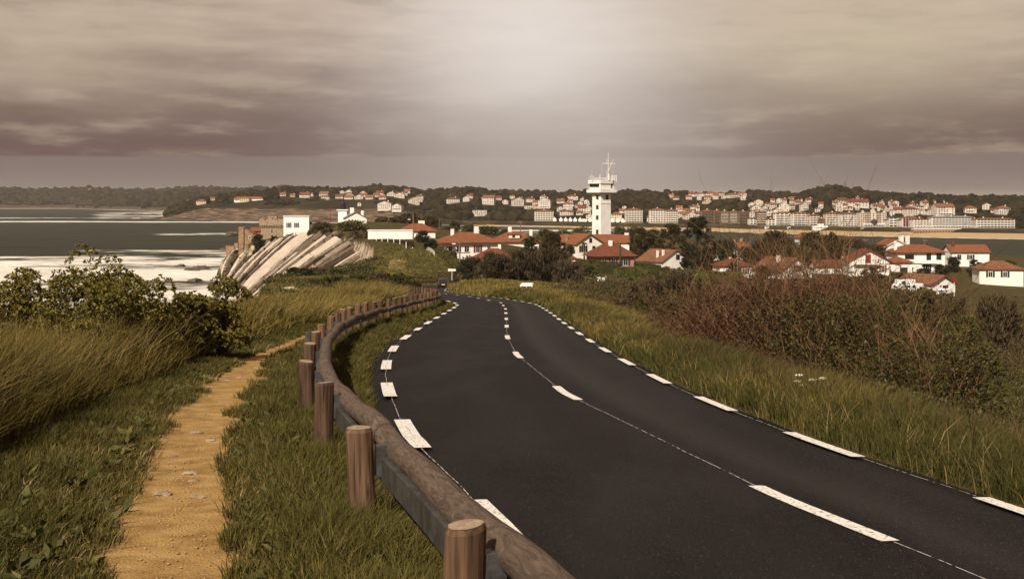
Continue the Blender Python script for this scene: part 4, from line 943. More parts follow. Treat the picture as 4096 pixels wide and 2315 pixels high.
hg = house('garage wing with orange roof and dark green doors beside the villa', 3588, 1092, 398, 7.2, 7, 3.6, 'hip', 1.7, 3, m_white2, m_tile)
MB().box(-.3, 2.1, -3.57, -3.503, 0, 2.0).build('garage_door', SH['green'], hg)
house('white gabled house with orange roof and tall chimneys behind the villa', 3566, 1015, 470, 10.6, 9, 2.8, 'gf', 2.5, 10, m_white2, m_tile, barge=m_white2, chim=[(5.4,3,2,7.0,1.6),(8.0,3,2,6.9,1.4)], o=.8)
house('white house with orange roof and brown chimney near the right edge', 3862, 1062, 440, 13, 10, 5.0, 'gs', 2.2, 0, m_white2, m_tile, chim=[(-5.0,-1.5,5,8.6,1.0,m_tile3)], wins=[(-4,None,3.2,1.4,1.8,'f'),(0,None,3.2,1.2,1.6,'f','green')])
house('low garage with weathered tile roof and white gable behind parked vans', 3730, 1166, 318, 7.4, 8, 2.3, 'gf', 1.9, 24, m_white2, m_tile2, barge=m_beam, wins=[(.5,None,1.0,1.6,1.5,'f',None,False)], name='garage', cat='garage')
house('smaller garage roof left of the low garage', 3672, 1150, 328, 5.4, 7, 2.0, 'gf', 1.5, 24, m_white2, m_tile2, name='garage', cat='garage')
house('white gable end peeping above the pine crowns', 3222, 990, 560, 7, 8, 4.6, 'gf', 1.8, 10, m_white2, m_tile)
house('white house with low red roof beyond the right garages', 3990, 1120, 360, 12, 9, 3.4, 'hip', 2.2, -8, m_white, m_tile2, wins=[(-3,None,1.9,1.1,1.5,'f','green'),(1,None,1.9,1.1,1.5,'f','green')])
house('tiny white garden hut with red pyramid roof beside the hedge', 2291, 1062, 338, 1.5, 1.5, 2.0, 'hip', .6, 0, m_white2, m_tile3, o=.45, name='garden_hut', cat='hut', group=None)
# ================================================================== TOWN ACROSS THE BAY
RECTS = []                       # (px0, px1, row0, row1, Y) kept free of trees in front
def wmesh(w, h):
    key = 'far_window_%.1f_%.1f' % (w, h)
    me = bpy.data.meshes.get(key)
    if not me:
        me = MB().box(-w/2, w/2, -.15, .1, -h/2, h/2).mesh(key); me.materials.append(m_glass)
    return me
def far_window(root, x, y, z, w=1.1, h=1.5):
    o = bpy.data.objects.new('window', wmesh(w, h)); COL.objects.link(o); o.parent = root; o.location = (x, y, z); return o
m_villa = mat('aged white villa render', (.62,.56,.49), (.5,.44,.38), .3, .85)
m_roofs = [m_tile, m_tile2, m_tile3]
CL = {'A': 'on headland left of lighthouse', 'B': 'on far hill right of lighthouse', 'C': 'on far hillside left of tower', 'D': 'on far hillside right of tower', 'E': 'on slope behind seafront flats', 'F': 'on slope above grand hotel'}
# cluster, px, base row, width px, height in storeys, roof
V_ = [('A',683,793,20,1.6,'gf'),('A',755,792,36,2,'gf'),('A',748,801,12,1,'gf'),('A',806,817,38,2,'hip'),('A',850,802,18,1.5,'gs'),('A',440,787,22,1.2,'gs'),('A',360,765,16,1.5,'gs'),
      ('B',1132,784,24,1.2,'gs'),('B',1172,787,20,1,'gs'),('B',1220,791,40,2,'gs'),('B',1245,786,16,1.3,'gf'),('B',1298,784,36,1.5,'gs'),('B',1368,774,20,1.4,'gf'),('B',1394,773,26,1.5,'gf'),('B',1357,794,30,1.4,'gs'),('B',1400,797,38,1.4,'gs'),('B',1436,797,34,1.6,'gf'),('B',1454,788,30,1.3,'gs'),('B',1480,797,30,1.3,'gs'),('B',1507,787,24,1.3,'gs'),('B',1520,785,30,2,'gs'),('B',1530,797,28,1.3,'gs'),('B',1564,785,32,1.8,'gf'),('B',1600,792,40,2,'gf'),('B',1438,825,14,1.7,'gf'),('B',1541,837,54,3,'gf'),('B',1592,844,40,2.4,'gf'),
      ('C',1655,817,40,2.8,'gf'),('C',1678,806,27,3.4,'hip'),('C',1811,813,50,2.6,'hip'),('C',1866,806,26,2.2,'gf'),('C',1880,793,26,1.6,'gs'),('C',1957,818,48,4,'gs'),('C',1993,800,24,1.6,'gs'),('C',2023,817,24,2,'gf'),('C',2070,824,44,3.6,'gf'),('C',2121,809,32,2.2,'hip'),('C',2143,821,24,2,'gs'),('C',2118,836,36,1.6,'flat'),('C',2153,834,24,1.6,'gs'),('C',2180,833,48,4.4,'gf'),('C',1918,863,52,2.6,'flat'),('C',2291,800,42,2.4,'hip'),('C',2328,804,16,1.4,'gf'),('C',2242,813,30,1.4,'gs'),('C',2271,840,36,3.4,'hip'),('C',2259,861,40,2,'hip'),('C',2328,852,32,2.6,'gs'),('C',2318,860,26,1.3,'gs'),('C',2346,816,20,2,'gf'),('C',2354,835,18,2,'gf'),('C',2357,852,20,3,'gf'),('C',2357,882,24,2.4,'gf'),
      ('D',2489,853,24,1.4,'gs'),('D',2467,885,42,3.2,'hip'),('D',2497,838,16,1.6,'gf'),('D',2686,791,20,1.6,'gs'),('D',2705,799,24,1.2,'gs'),('D',2755,798,24,1.6,'gs'),('D',2768,786,28,1.8,'gs'),('D',2800,786,32,1.8,'hip'),('D',2846,786,50,2,'hip'),('D',2883,783,26,1.8,'hip'),('D',2827,815,30,1.6,'gf'),('D',2786,838,24,2,'hip'),('D',2740,856,26,1.8,'gs'),('D',2731,868,30,1.6,'gs'),('D',2760,877,50,2,'gf'),('D',2790,871,24,2,'gs'),('D',2601,886,24,1.8,'gs'),
      ('E',2930,791,52,1.8,'hip'),('E',2968,784,36,1.7,'hip'),('E',3033,826,36,2.6,'gf'),('E',3090,812,18,1.8,'gs'),('E',3115,813,20,2.2,'gf'),('E',3135,810,22,1.4,'gs'),('E',3167,803,22,1.4,'gs'),('E',3072,828,22,1.5,'gs'),('E',3022,846,36,2.2,'gf'),('E',3057,843,22,2,'gf'),('E',3136,846,40,3.2,'gf'),('E',3215,842,30,3,'gf'),('E',3006,869,20,2.5,'gf'),
      ('F',3367,817,34,2,'gs'),('F',3356,845,26,3.4,'gf'),('F',3429,829,82,2.4,'gs'),('F',3429,797,12,1,'gs'),('F',3500,833,30,1.3,'gs'),('F',3525,820,18,1.6,'gf'),('F',3528,845,36,2.2,'hip'),('F',3556,846,32,1.3,'flat'),('F',3573,836,24,1.8,'gs'),('F',3583,826,22,2.2,'gf'),('F',3594,852,36,1.6,'gs'),('F',3638,838,24,1.8,'gf'),('F',3642,862,48,2.8,'hip'),('F',3693,858,16,1.5,'gf'),('F',3738,841,30,1.6,'gs'),('F',3772,862,74,3.6,'gs'),('F',3738,812,10,1.2,'gs'),('F',3779,812,10,1.2,'gs'),('F',3880,852,44,2.2,'hip'),('F',3945,838,34,2,'gf'),('F',4010,858,50,2.6,'hip')]
rx = random.Random(5)
for c, a0, a1, r0, r1, n_ in (('B',1290,1640,772,800,7),('C',2225,2360,800,862,7),('C',1840,2200,795,826,5),('D',2690,2800,845,880,7),('D',2760,3000,784,800,6),('E',3000,3110,820,866,9),('E',3110,3290,806,848,8),('F',3330,3480,815,842,7),('F',3500,3720,820,862,12),('F',3720,3990,830,862,6)):
    for k_ in range(n_):
        for tr in range(12):
            px, row, w_ = rx.uniform(a0, a1), rx.uniform(r0, r1), rx.uniform(14, 27)
            if all(abs(px-q[1]) > (w_+q[3])*.4 or abs(row-q[2]) > 9 for q in V_): V_.append((c, round(px), round(row), round(w_), rx.choice([1.3,1.6,2,2.4]), rx.choice(['gf','gs','hip','gs']))); break
rnd = random.Random(77)
def roofword(r): return {'hip': 'hipped red roof', 'gf': 'bay-facing gable', 'gs': 'long red roof', 'flat': 'flat roof'}[r]
byc = {}
for q in V_: byc.setdefault(q[0], []).append(q)
for c, L_ in byc.items():
    L_.sort(key=lambda q: (q[1], q[2]))
    for i, (c_, px, row, wpx, st_, roof) in enumerate(L_):
        if px < 500:
            Ys = np.linspace(float(ip(px, SH2))+5, 5800, 600); rr = HOR+(EYE-zfar2(np.full(600, px), Ys))/Ys*F; kk = np.where(rr <= row)[0]; Y = float(Ys[kk[0]]) if len(kk) else 5700
            z = float(zfar2(np.array([px]), np.array([Y]))[0])
        else:
            Y = far_y(px, row); z = float(zfar(px, Y))
        w = wpx*Y/F; hs = st_*(2.9 if px > 500 else 5); hpx = hs*F/Y
        d = max(5, w*.75); rh = {'hip': .2, 'gf': .24, 'gs': .26, 'flat': .03}[roof]*min(w, 16)
        wl = m_cream if rnd.random() < .15 else m_villa; tl = rnd.choice(m_roofs); rz = rnd.uniform(-18, 18)
        sz = 'tall' if st_ >= 3 else ('low' if st_ < 1.5 else 'two-storey')
        word = ORD[i]+' from left'
        o = house('%s %s villa with %s, %s %s' % (sz, 'cream' if wl is m_cream else 'white', roofword(roof), word, CL[c]), 0, 0, 0, w, d, hs, roof, rh, rz, wl, tl, o=.7, name='villa', cat='villa', loc=Vector(((px-CX)/F*Y, Y, z)), group='villas across the bay',
                  chim=[(w*.22, 0, hs, hs+rh+1.2, 1.1)] if rnd.random() < .5 and roof != 'flat' else ())
        nf = max(1, int(round(st_))); nb = max(1, min(6, int(w/3.0)))
        fh_ = hs/nf
        for f in range(nf):
            for b in range(nb):
                if rnd.random() < .88: far_window(o, (b+.5)/nb*w*.9-w*.45, -d/2, fh_*(f+.55), 1.2, 1.5)
        if rnd.random() < .35 and nf > 1:
            MB().box(-w*.35, w*.35, -d/2-1.1, -d/2-.003, fh_-.1, fh_+.9).build('balcony', m_white, o)
        RECTS.append((px-wpx/2-2, px+wpx/2+2, row-hpx-8, row+(2 if hpx > 10 else 1), Y))
# spire on one villa, long estate on the headland
for px, row, lab in ((1800,803,0),):
    Y = far_y(1811, 813)+4; MB()._lathe([(3.2,0),(3.2,6),(3.9,6.05),(.1,13)], 4, (0,0,0)).build('spire_tower', m_slate, None)
sp_ = bpy.data.objects['spire_tower']; par = next(o for o in bpy.data.objects if o.get('category') == 'villa' and abs(o.location.x-(1811-CX)/F*o.location.y) < 2)
sp_.parent = par; sp_.location = (-3.5, 2, 5.5)
Ye = far_y(990, 806); es = thing('estate_house', 'long red roofed estate house with yellow front wing on the headland', 'house', ((990-CX)/F*Ye, Ye, float(zfar(990, Ye))), 0)
u = Ye/F
MB().box(-56*u, 60*u, 4, 12, -1, 12*u).build('wall', m_white, es)
mb = hip_roof(116*u, 9, 12*u+.02, 3.2, .8); mb.v = [(a+2*u, b+8, c) for a, b, c in mb.v]; mb.build('roof', m_tile, es)
MB().box(-28*u, 10*u, -8, 3.98, -2, 14*u).build('wing_wall', mat('yellow render', (.62,.52,.28)), es); mb = hip_roof(38*u, 12, 14*u+.02, 2.6, .8); mb.v = [(a-9*u, b-2, c) for a, b, c in mb.v]; mb.build('wing_roof', m_tile, es)
MB().box(-48*u, -28.5*u, -5, 3.98, -2, 6*u).build('side_wing', m_white, es); MB().box(-50*u, -28*u, -6, 3.9, 6*u+.003, 8*u).build('side_roof', m_tile, es)
for f in (3.5, 9.5):
    for x in np.linspace(-24, 6, 5): far_window(es, x*u, -8, f*u, 1.4, 1.8)
RECTS.append((930,1052,778,808,Ye))

# ---------------- seafront
def row_windows(root, w, y, z, n, ww, wh, m=None, x0=0):
    mb = MB()
    for k_ in range(n):
        x = x0+(k_+.5)/n*w-w/2; mb.box(x-ww/2, x+ww/2, y-.12, y+.1, z-wh/2, z+wh/2)
    o = mb.build('window_row', m or m_glass, root); o['kind'] = 'stuff'; return o
def front(px): return float(ip(px, SHORE)+ip(px, BEACH))
m_conc = mat('pale concrete', (.60,.53,.44), (.50,.43,.35), .15, .85)
m_brown = mat('brown panel', (.16,.11,.075), (.22,.16,.11), .3, .8)
def flats(label, x0, x1, top, floors, balc=1.0, wall=None, bayw=3.2, back=16, roofm=None, rot=0, slabm=None, winw=.72):
    pxc = (x0+x1)/2; Y = front(pxc)+back; u = Y/F; w = (x1-x0)*u; H = EYE-(top-HOR)*u-PROM; d = 14
    r = thing('apartment_block', label, 'apartment block', ((pxc-CX)*u, Y, PROM), R(rot), 'seafront buildings across the bay')
    wall = wall or m_conc; rh = min(2.6, H*.12)
    MB().box(-w/2, w/2, 0, d, -3, H-rh).build('wall', wall, r)
    mb = hip_roof(w, d, H-rh+.02, rh, .5); mb.v = [(a, b+d/2, c) for a, b, c in mb.v]; mb.build('roof', roofm or m_tile2, r)
    fh_ = (H-rh)/floors; nb = max(2, int(w/bayw))
    for f in range(floors):
        row_windows(r, w*.96, 0, (f+.5)*fh_, nb, w*.96/nb*winw, fh_*.55)
        if f and balc: MB().box(-w/2+.3, w/2-.3, -balc, -.16, f*fh_-.12, f*fh_+fh_*.3).build('balcony', slabm or m_white, r)
    for k_ in range(max(1, int(w/14))):
        x = (k_+.5)/max(1, int(w/14))*w-w/2; chimney(r, x, d/2, H-rh*.6, H+1.0, 1.2)
    RECTS.append((x0-2, x1+2, top-4, 930, Y)); return r
flats('five storey white slab block with open loggias left of the tower', 2139, 2214, 840, 5, .8, m_white, 3.4)
flats('cream apartment block with balconies just right of the tower', 2502, 2571, 833, 7, 1.0, m_conc)
b1 = flats('large cream hotel with tall arcaded left wing right of the tower', 2600, 2664, 833, 6, .5, m_white, 3.2); flats('ornate cream hotel wing with projecting cornice beside the arcaded wing', 2664, 2712, 836, 6, .7, m_conc, 2.6)
for i, (a_, b__, t_) in enumerate(((2806,2858,838),(2858,2884,840),(2884,2920,842),(2920,2956,842),(2956,2997,843))):
    flats(['darkest balconied section at left end of the long brown seafront block','narrow second section of the long brown seafront block','third lighter section of the long brown seafront block','fourth section of the long brown seafront block','right end section of the long brown seafront block'][i], a_, b__, t_, 8, 1.4, m_brown, 3.4, slabm=m_conc if i in (2,3) else m_brown, winw=.85)
flats('narrow white seafront house wedged right of the long brown block', 2999, 3027, 870, 3, .4, m_white, 3, 10)
flats('brown balconied tower block right of the narrow white house', 3028, 3067, 842, 7, 1.3, m_brown, 3.4, slabm=m_conc)
flats('small white gabled seafront house between two tall blocks', 3073, 3101, 874, 3, .4, m_white, 3, 8)
flats('white apartment block with bold horizontal balconies and red roof', 3102, 3155, 846, 7, 1.5, m_white, 4)
flats('recessed grey block behind the palms between white flats', 3156, 3172, 856, 6, .6, m_conc, 3, 26)
flats('white apartment block with blue awnings on its balconies', 3173, 3238, 847, 7, 1.4, m_white, 4, winw=.8)
flats('slimmer white block with red roof beside the blue awning flats', 3239, 3280, 856, 6, .8, m_conc, 3)
flats('low brown house with red roof between white blocks', 3281, 3304, 873, 4, 0, m_brown, 3, 12)
flats('wide pale apartment block with rows of balconies left half', 3305, 3366, 848, 7, 1.0, m_conc, 3)
flats('wide pale apartment block with rows of balconies right half beside grand hotel', 3367, 3440, 849, 7, .7, m_white, 3)
flats('slender cream house right of the grand hotel', 3546, 3556, 875, 5, .3, m_conc, 3)
flats('turreted grey villa on the seafront right of the grand hotel', 3557, 3590, 864, 4, .6, m_conc, 3, roofm=m_slate)
flats('plain cream house beside the turreted grey villa', 3591, 3610, 876, 4, .3, m_conc, 3)
flats('white house with red timbered stripes on the seafront', 3611, 3646, 866, 5, .5, m_white, 2.6, slabm=SH['red'])
flats('white chimney sided house behind the striped house', 3647, 3664, 863, 5, 0, m_white, 4, 24)
flats('twin gabled white house with dark red roofs near the casino', 3655, 3718, 872, 4, .4, m_white, 3, 8, roofm=m_tile3)
flats('long white modernist casino building with glazed front at right', 3727, 3900, 864, 5, 1.2, m_white, 3.2, 26, roofm=m_zinc, winw=.85)
flats('brown roofed long seafront building far right beyond the casino', 3905, 4060, 872, 4, .8, m_conc, 3.2, 22)
# grand hotel
Yg_ = front(3492)+16; u = Yg_/F; gh = thing('grand_hotel', 'ornate cream grand hotel with mansard roofs, central gable and domed pavilion', 'hotel', ((3492.5-CX)*u, Yg_, PROM), 0, 'seafront buildings across the bay')
w = 103*u; Ht = EYE-(852-HOR)*u-PROM
MB().box(-w/2, w/2, 0, 14, -3, Ht).build('wall', m_cream, gh)
for sx_ in (-1, 1):
    a0, a1 = sorted((sx_*w/2*1.01, sx_*w*.33)); MB().box(a0, a1, -1.2, -.003, -3, Ht+.4).build('corner_pavilion', m_conc, gh)
    MB().frus([(a0,-1.2,Ht+.41),(a1,-1.2,Ht+.41),(a1,9,Ht+.41),(a0,9,Ht+.41)], [(a0+.9,.2,Ht+3.2),(a1-.9,.2,Ht+3.2),(a1-.9,8,Ht+3.2),(a0+.9,8,Ht+3.2)]).build('mansard_roof', m_slate, gh)
    MB().prism([((a0+a1)/2-1.3,Ht+.3),((a0+a1)/2+1.3,Ht+.3),((a0+a1)/2+1.3,Ht+2),((a0+a1)/2,Ht+2.9),((a0+a1)/2-1.3,Ht+2)], -1.5, -1).build('dormer', m_conc, gh)
MB().frus([(-w*.33,0,Ht+.003),(w*.33,0,Ht+.003),(w*.33,12,Ht+.003),(-w*.33,12,Ht+.003)], [(-w*.33,1.5,Ht+1.8),(w*.33,1.5,Ht+1.8),(w*.33,10,Ht+1.8),(-w*.33,10,Ht+1.8)]).build('roof', m_slate, gh)
MB().prism([(-2.6,-3),(2.6,-3),(2.6,Ht+1.5),(0,Ht+4.4),(-2.6,Ht+1.5)], -1.4, 4).build('central_gable', m_conc, gh)
fh_ = Ht/7
for f in range(7):
    for a0, n_, y_, wd in ((-w*.415, 2, -1.2, w*.15), (w*.415, 2, -1.2, w*.15), (-w*.2, 4, 0, w*.23), (w*.2, 4, 0, w*.23), (0, 1, -1.4, 3)):
        row_windows(gh, wd, y_, (f+.5)*fh_, n_, 1.1, fh_*.6, x0=a0)
    if f > 1: MB().box(-w*.32, -2.7, -.7, -.13, f*fh_-.1, f*fh_+.5).build('balcony', m_conc, gh); MB().box(2.7, w*.32, -.7, -.13, f*fh_-.1, f*fh_+.5).build('balcony', m_conc, gh)
pv = MB().box(-w*.42, w*.42, -5, -1.45, -3, 3.4).build('terrace', m_white, gh); MB()._lathe([(3.2,3.4),(3.2,6),(3.5,6.1),(2.6,7.4),(.3,8.4)], 10, (0,-3.5,0)).build('domed_pavilion', m_slate, gh)
row_windows(gh, w*.8, -5, 1.4, 13, 1.2, 2.0)
RECTS.append((3438,3548,838,930,Yg_))
# arcaded sea wall in front of the casino
Ya = front(3780)-9; u = Ya/F; aw = thing('arcaded_sea_wall', 'white topped stone sea wall with dark arches below the casino', 'sea wall', ((3790-CX)*u, Ya, 1.0))
w = 270*u; MB().box(-w/2, w/2, 0, 9.0, -3, 5.2).build('wall', m_stone, aw); MB().box(-w/2, w/2, -.5, 9.0, 5.203, 5.8).build('terrace', m_white, aw)
nA = 24
for k_ in range(nA):
    x = (k_+.5)/nA*w-w/2; MB().prism([(x-.9,.2),(x+.9,.2),(x+.9,2.4),(x+.5,3.2),(x-.5,3.2),(x-.9,2.4)], -.1, .05).build('arch', m_dark, aw)
    MB().box(x-.1-w/nA/2, x+.1-w/nA/2, -.4, -.2, 5.803, 8.0).build('column', m_white, aw)
MB().box(-w/2, w/2, -.5, 2, 8.003, 8.3).build('canopy', m_white, aw)
RECTS.append((3650,3930,895,940,Ya))
# beach huts / pavilions
for i, (px, wpx, lab) in enumerate(((3068,16,'small white beach pavilion on the wall near the jetty'),(3156,12,'tiny white beach kiosk on the sand below the white flats'),(3450,10,'tiny white kiosk against the sea wall below the grand hotel'))):
    Yb = front(px)-6; u = Yb/F; o = thing('beach_kiosk', lab, 'kiosk', ((px-CX)*u, Yb, 3.4), 0, 'kiosks along the beach wall')
    MB().box(-wpx*u/2, wpx*u/2, 0, 3, -1, 2.4).build('wall', m_white2, o); MB().box(-wpx*u/2-.4, wpx*u/2+.4, -.6, 3.2, 2.403, 2.7).build('roof', m_white2, o); far_window(o, 0, 0, 1.2, 1.5, 1.0)
Yb = front(3282)-8; u = Yb/F; bo = thing('boat_shaped_bathhouse', 'long low white bath house like a boat on the beach', 'bath house', ((3282-CX)*u, Yb, 3.2))
MB().box(-30*u, 30*u, 0, 5, -1, 4.5).build('wall', m_white2, bo); MB().box(-8*u, 14*u, .5, 5, 4.503, 6.6).build('upper_deck', m_white2, bo); row_windows(bo, 52*u, 0, 2.4, 9, .8, 1.0)
RECTS.append((3250,3315,890,930,Yb))
# jetty of dark rocks on the beach
Yj = 1250; jr = thing('rock_jetty', 'dark stone jetty running from the beach into the bay', 'jetty', S(3075, 937, 1255))
for i in range(9):
    boulder((i*3.2-12, -i*3.0+6, -.6), 2.6, 500+i, m_wet, jr, 'stone', .45)
# beach marquees
for i, px in enumerate((2219,2244,2263,2282,2301,2321,2361,2451,2471,2492)):
    Yb = front(px)+5; u = Yb/F; side = 'left of' if px < 2400 else 'right of'; n_ = i if px < 2400 else i-7
    o = thing('beach_marquee', 'white pointed marquee on the promenade %s the tower, %s from left' % (side, ORD[n_]), 'marquee', ((px-CX)*u, Yb, PROM), 0, 'white marquees on the promenade')
    w = 6.6*u; MB().box(-w, w, 0, 2*w, -.5, 2.4).build('canvas_wall', m_white2, o)
    MB()._lathe([(w*1.45,2.403),(w*.75,3.4),(w*.25,4.8),(.05,6.0)], 4, (0,w,0)).build('canvas_top', m_white2, o).rotation_euler.z = 0
    RECTS.append((px-9,px+9,872,930,Yb))
o = thing('long_marquee', 'long flat white tent on the promenade left of the tower', 'marquee', ((2339-CX)/F*front(2339), front(2339)+5, PROM)); MB().box(-3, 3, 0, 4, -.5, 2.6).build('canvas_wall', m_white2, o); MB().prism([(-3.2,2.603),(3.2,2.603),(2.9,3.6),(-2.9,3.6)], -.2, 4.2).build('canvas_top', m_white2, o)
# radio mast on the hill
Ym = 2190.0; MB_ = thing('radio_mast', 'thin lattice radio mast on the wooded hill at right', 'mast', ((3379-CX)/F*Ym, Ym, float(zfar(3379, Ym))))
MB().tube([(0,0,-1),(0,0,18)], [.5,.35], 4).build('pole', m_iron, MB_)
for z in (10,12,14,16): MB().tube([(-1,0,z),(1,0,z)], .2, 4).build('cross_arm', m_iron, MB_)

# ---------------- wooded far hills: thousands of crowns that read as one mass
def ico():
    t = (1+5**.5)/2; v = [(-1,t,0),(1,t,0),(-1,-t,0),(1,-t,0),(0,-1,t),(0,1,t),(0,-1,-t),(0,1,-t),(t,0,-1),(t,0,1),(-t,0,-1),(-t,0,1)]
    f = [(0,11,5),(0,5,1),(0,1,7),(0,7,10),(0,10,11),(1,5,9),(5,11,4),(11,10,2),(10,7,6),(7,1,8),(3,9,4),(3,4,2),(3,2,6),(3,6,8),(3,8,9),(4,9,5),(2,4,11),(6,2,10),(8,6,7),(9,8,1)]
    v = [np.array(q)/np.linalg.norm(q) for q in v]; c = {}; nf = []
    def mid(a, b):
        k_ = (min(a, b), max(a, b))
        if k_ not in c: m_ = v[a]+v[b]; v.append(m_/np.linalg.norm(m_)); c[k_] = len(v)-1
        return c[k_]
    for a, b, d in f:
        x, y, z = mid(a, b), mid(b, d), mid(d, a); nf += [(a,x,z),(b,y,x),(d,z,y),(x,y,z)]
    return np.array(v), np.array(nf)
IV, IF = ico()
def crowns(P, rad, hgt, seed):
    """P (n,3) bases; returns merged mesh arrays"""
    rng = np.random.default_rng(seed); n = len(P)
    J = 1+rng.uniform(-.34, .30, (n, len(IV), 1))
    V = IV[None]*J*rad[:, None, None]*np.array([1, 1, .0])[None, None]+IV[None]*J*hgt[:, None, None]*np.array([0, 0, 1.0])[None, None]
    V = V+P[:, None, :]+np.array([0, 0, 1.0])*(hgt*.55)[:, None, None]
    Fc = IF[None]+(np.arange(n)*len(IV))[:, None, None]
    return V.reshape(-1, 3), Fc.reshape(-1, 3), np.repeat(rng.random(n), len(IV))
m_wood = mat('hill woodland foliage', (.009,.0075,.0035), (.036,.028,.011), .03, .95, 0, None, .05, attr='tone', contrast=(.25,.8))
rng = np.random.default_rng(3)
n = 15000; px = rng.uniform(660, 4600, n); tt = rng.random(n)**1.15
ys, yr, bw = ip(px, SHORE), ip(px, RIDGED), ip(px, BEACH); cl_ = px < 1750
d0 = np.where(cl_, 44, bw+38); Y = ys+d0+tt*(yr-ys-d0+60); z = zfar(px, Y)
dens = fbm(px*.012, Y*.008, 91); keep = dens > np.where(cl_ & (px < 1500) & (tt < .35), .52, .33)
rad = rng.uniform(4.0, 8.5, n); hg = rad*rng.uniform(.6, 1.0, n)
rad = np.where(cl_ & (tt < .3), rad*.55, rad); hg = np.where(cl_ & (tt < .3), hg*.45, hg)
row_top = HOR+(EYE-(z+hg*1.6))/Y*F; row_bot = HOR+(EYE-z)/Y*F; rp = rad/Y*F
for a0, a1, r0, r1, Yb in RECTS:
    keep &= ~((px+rp*.7 > a0) & (px-rp*.7 < a1) & (row_bot > r0+(r1-r0)*.2) & (row_top < r1-1.5) & (Y < Yb+6))
P = np.stack([(px-CX)/F*Y, Y, z-.5], 1)[keep]
V, Fc, tone = crowns(P, rad[keep], hg[keep], 8)
tag(link('wooded_hillside', npmesh('wooded_hillside', V, None, Fc, {'tone': tone}), m_wood), 'dark woods covering the hills across the bay', 'woodland', kind='stuff')
n = 3600; px = rng.uniform(-640, 1250, n); ys = ip(px, SH2); Y = ys+40+rng.random(n)*(5850-ys-40); z = zfar2(px, Y); rad = rng.uniform(9, 19, n); hg = rad*rng.uniform(.6, 1.0, n); keep = np.ones(n, bool)
for a0, a1, r0, r1, Yb in RECTS[:8]:
    keep &= ~((px+6 > a0) & (px-6 < a1) & (Y < Yb+10) & (HOR+(EYE-z)/Y*F < r1+6))
V, Fc, tone = crowns(np.stack([(px-CX)/F*Y, Y, z-2], 1)[keep], rad[keep], hg[keep], 9)
tag(link('wooded_headland', npmesh('wooded_headland', V, None, Fc, {'tone': tone}), m_wood), 'dark woods on the distant headland beyond the surf', 'woodland', kind='stuff')
# ================================================================== TREES AND SHRUBS
def foliage(name, a, b, c=None, rough=.65):
    m = mat(name, a, b, .5, rough, 0, None, .18, island=True, contrast=(.2,.8), c3=c)
    return m
FM = {'green': foliage('green foliage', (0.0234,0.0242,0.0062), (0.0663,0.0608,0.0156)),
      'dark': foliage('dark evergreen foliage', (0.0125,0.0133,0.0047), (0.039,0.0351,0.0117)),
      'cypress': foliage('cypress foliage', (0.0172,0.014,0.0055), (0.078,0.0499,0.0156)),
      'brown': foliage('brownish foliage', (0.0312,0.0218,0.0094), (0.0858,0.0569,0.025)),
      'tamarisk': foliage('tamarisk plumes', (0.0328,0.0242,0.0125), (0.0819,0.0593,0.0312)),
      'olive': foliage('olive foliage', (0.0351,0.032,0.0086), (0.0936,0.078,0.0218)),
      'bright': foliage('bright garden foliage', (0.039,0.0429,0.0094), (0.1014,0.0936,0.025)),
      'red': foliage('reddish dark foliage', (0.0172,0.0086,0.0055), (0.0468,0.0203,0.0117)),
      'pitto': foliage('glossy pittosporum leaves', (0.0468,0.0445,0.0086), (0.2106,0.1677,0.0351), rough=.5),
      'rust': foliage('rust brown shrub leaves', (.026,.012,.006), (.095,.044,.02)),
      'bramble': foliage('bramble leaves', (0.0172,0.0156,0.0047), (0.0741,0.0663,0.0172), rough=.5)}
m_bark = mat('bark', (.05,.033,.022), (.09,.06,.042), 2, .9, .5, 8, .1)
def leaves(C, D, L_, W_, rng):
    """diamond leaves: centres, long directions, length, width"""
    n = len(C); D = D/np.maximum(np.linalg.norm(D, axis=1), 1e-9)[:, None]
    r = rng.normal(size=(n, 3)); s_ = np.cross(D, r); s_ /= np.maximum(np.linalg.norm(s_, axis=1), 1e-9)[:, None]
    L_ = np.broadcast_to(L_, n)[:, None]; W_ = np.broadcast_to(W_, n)[:, None]
    V = np.stack([C-D*L_*.5, C+s_*W_*.5, C+D*L_*.5, C-s_*W_*.5], 1).reshape(-1, 3)
    return V, np.arange(4*n).reshape(n, 4)
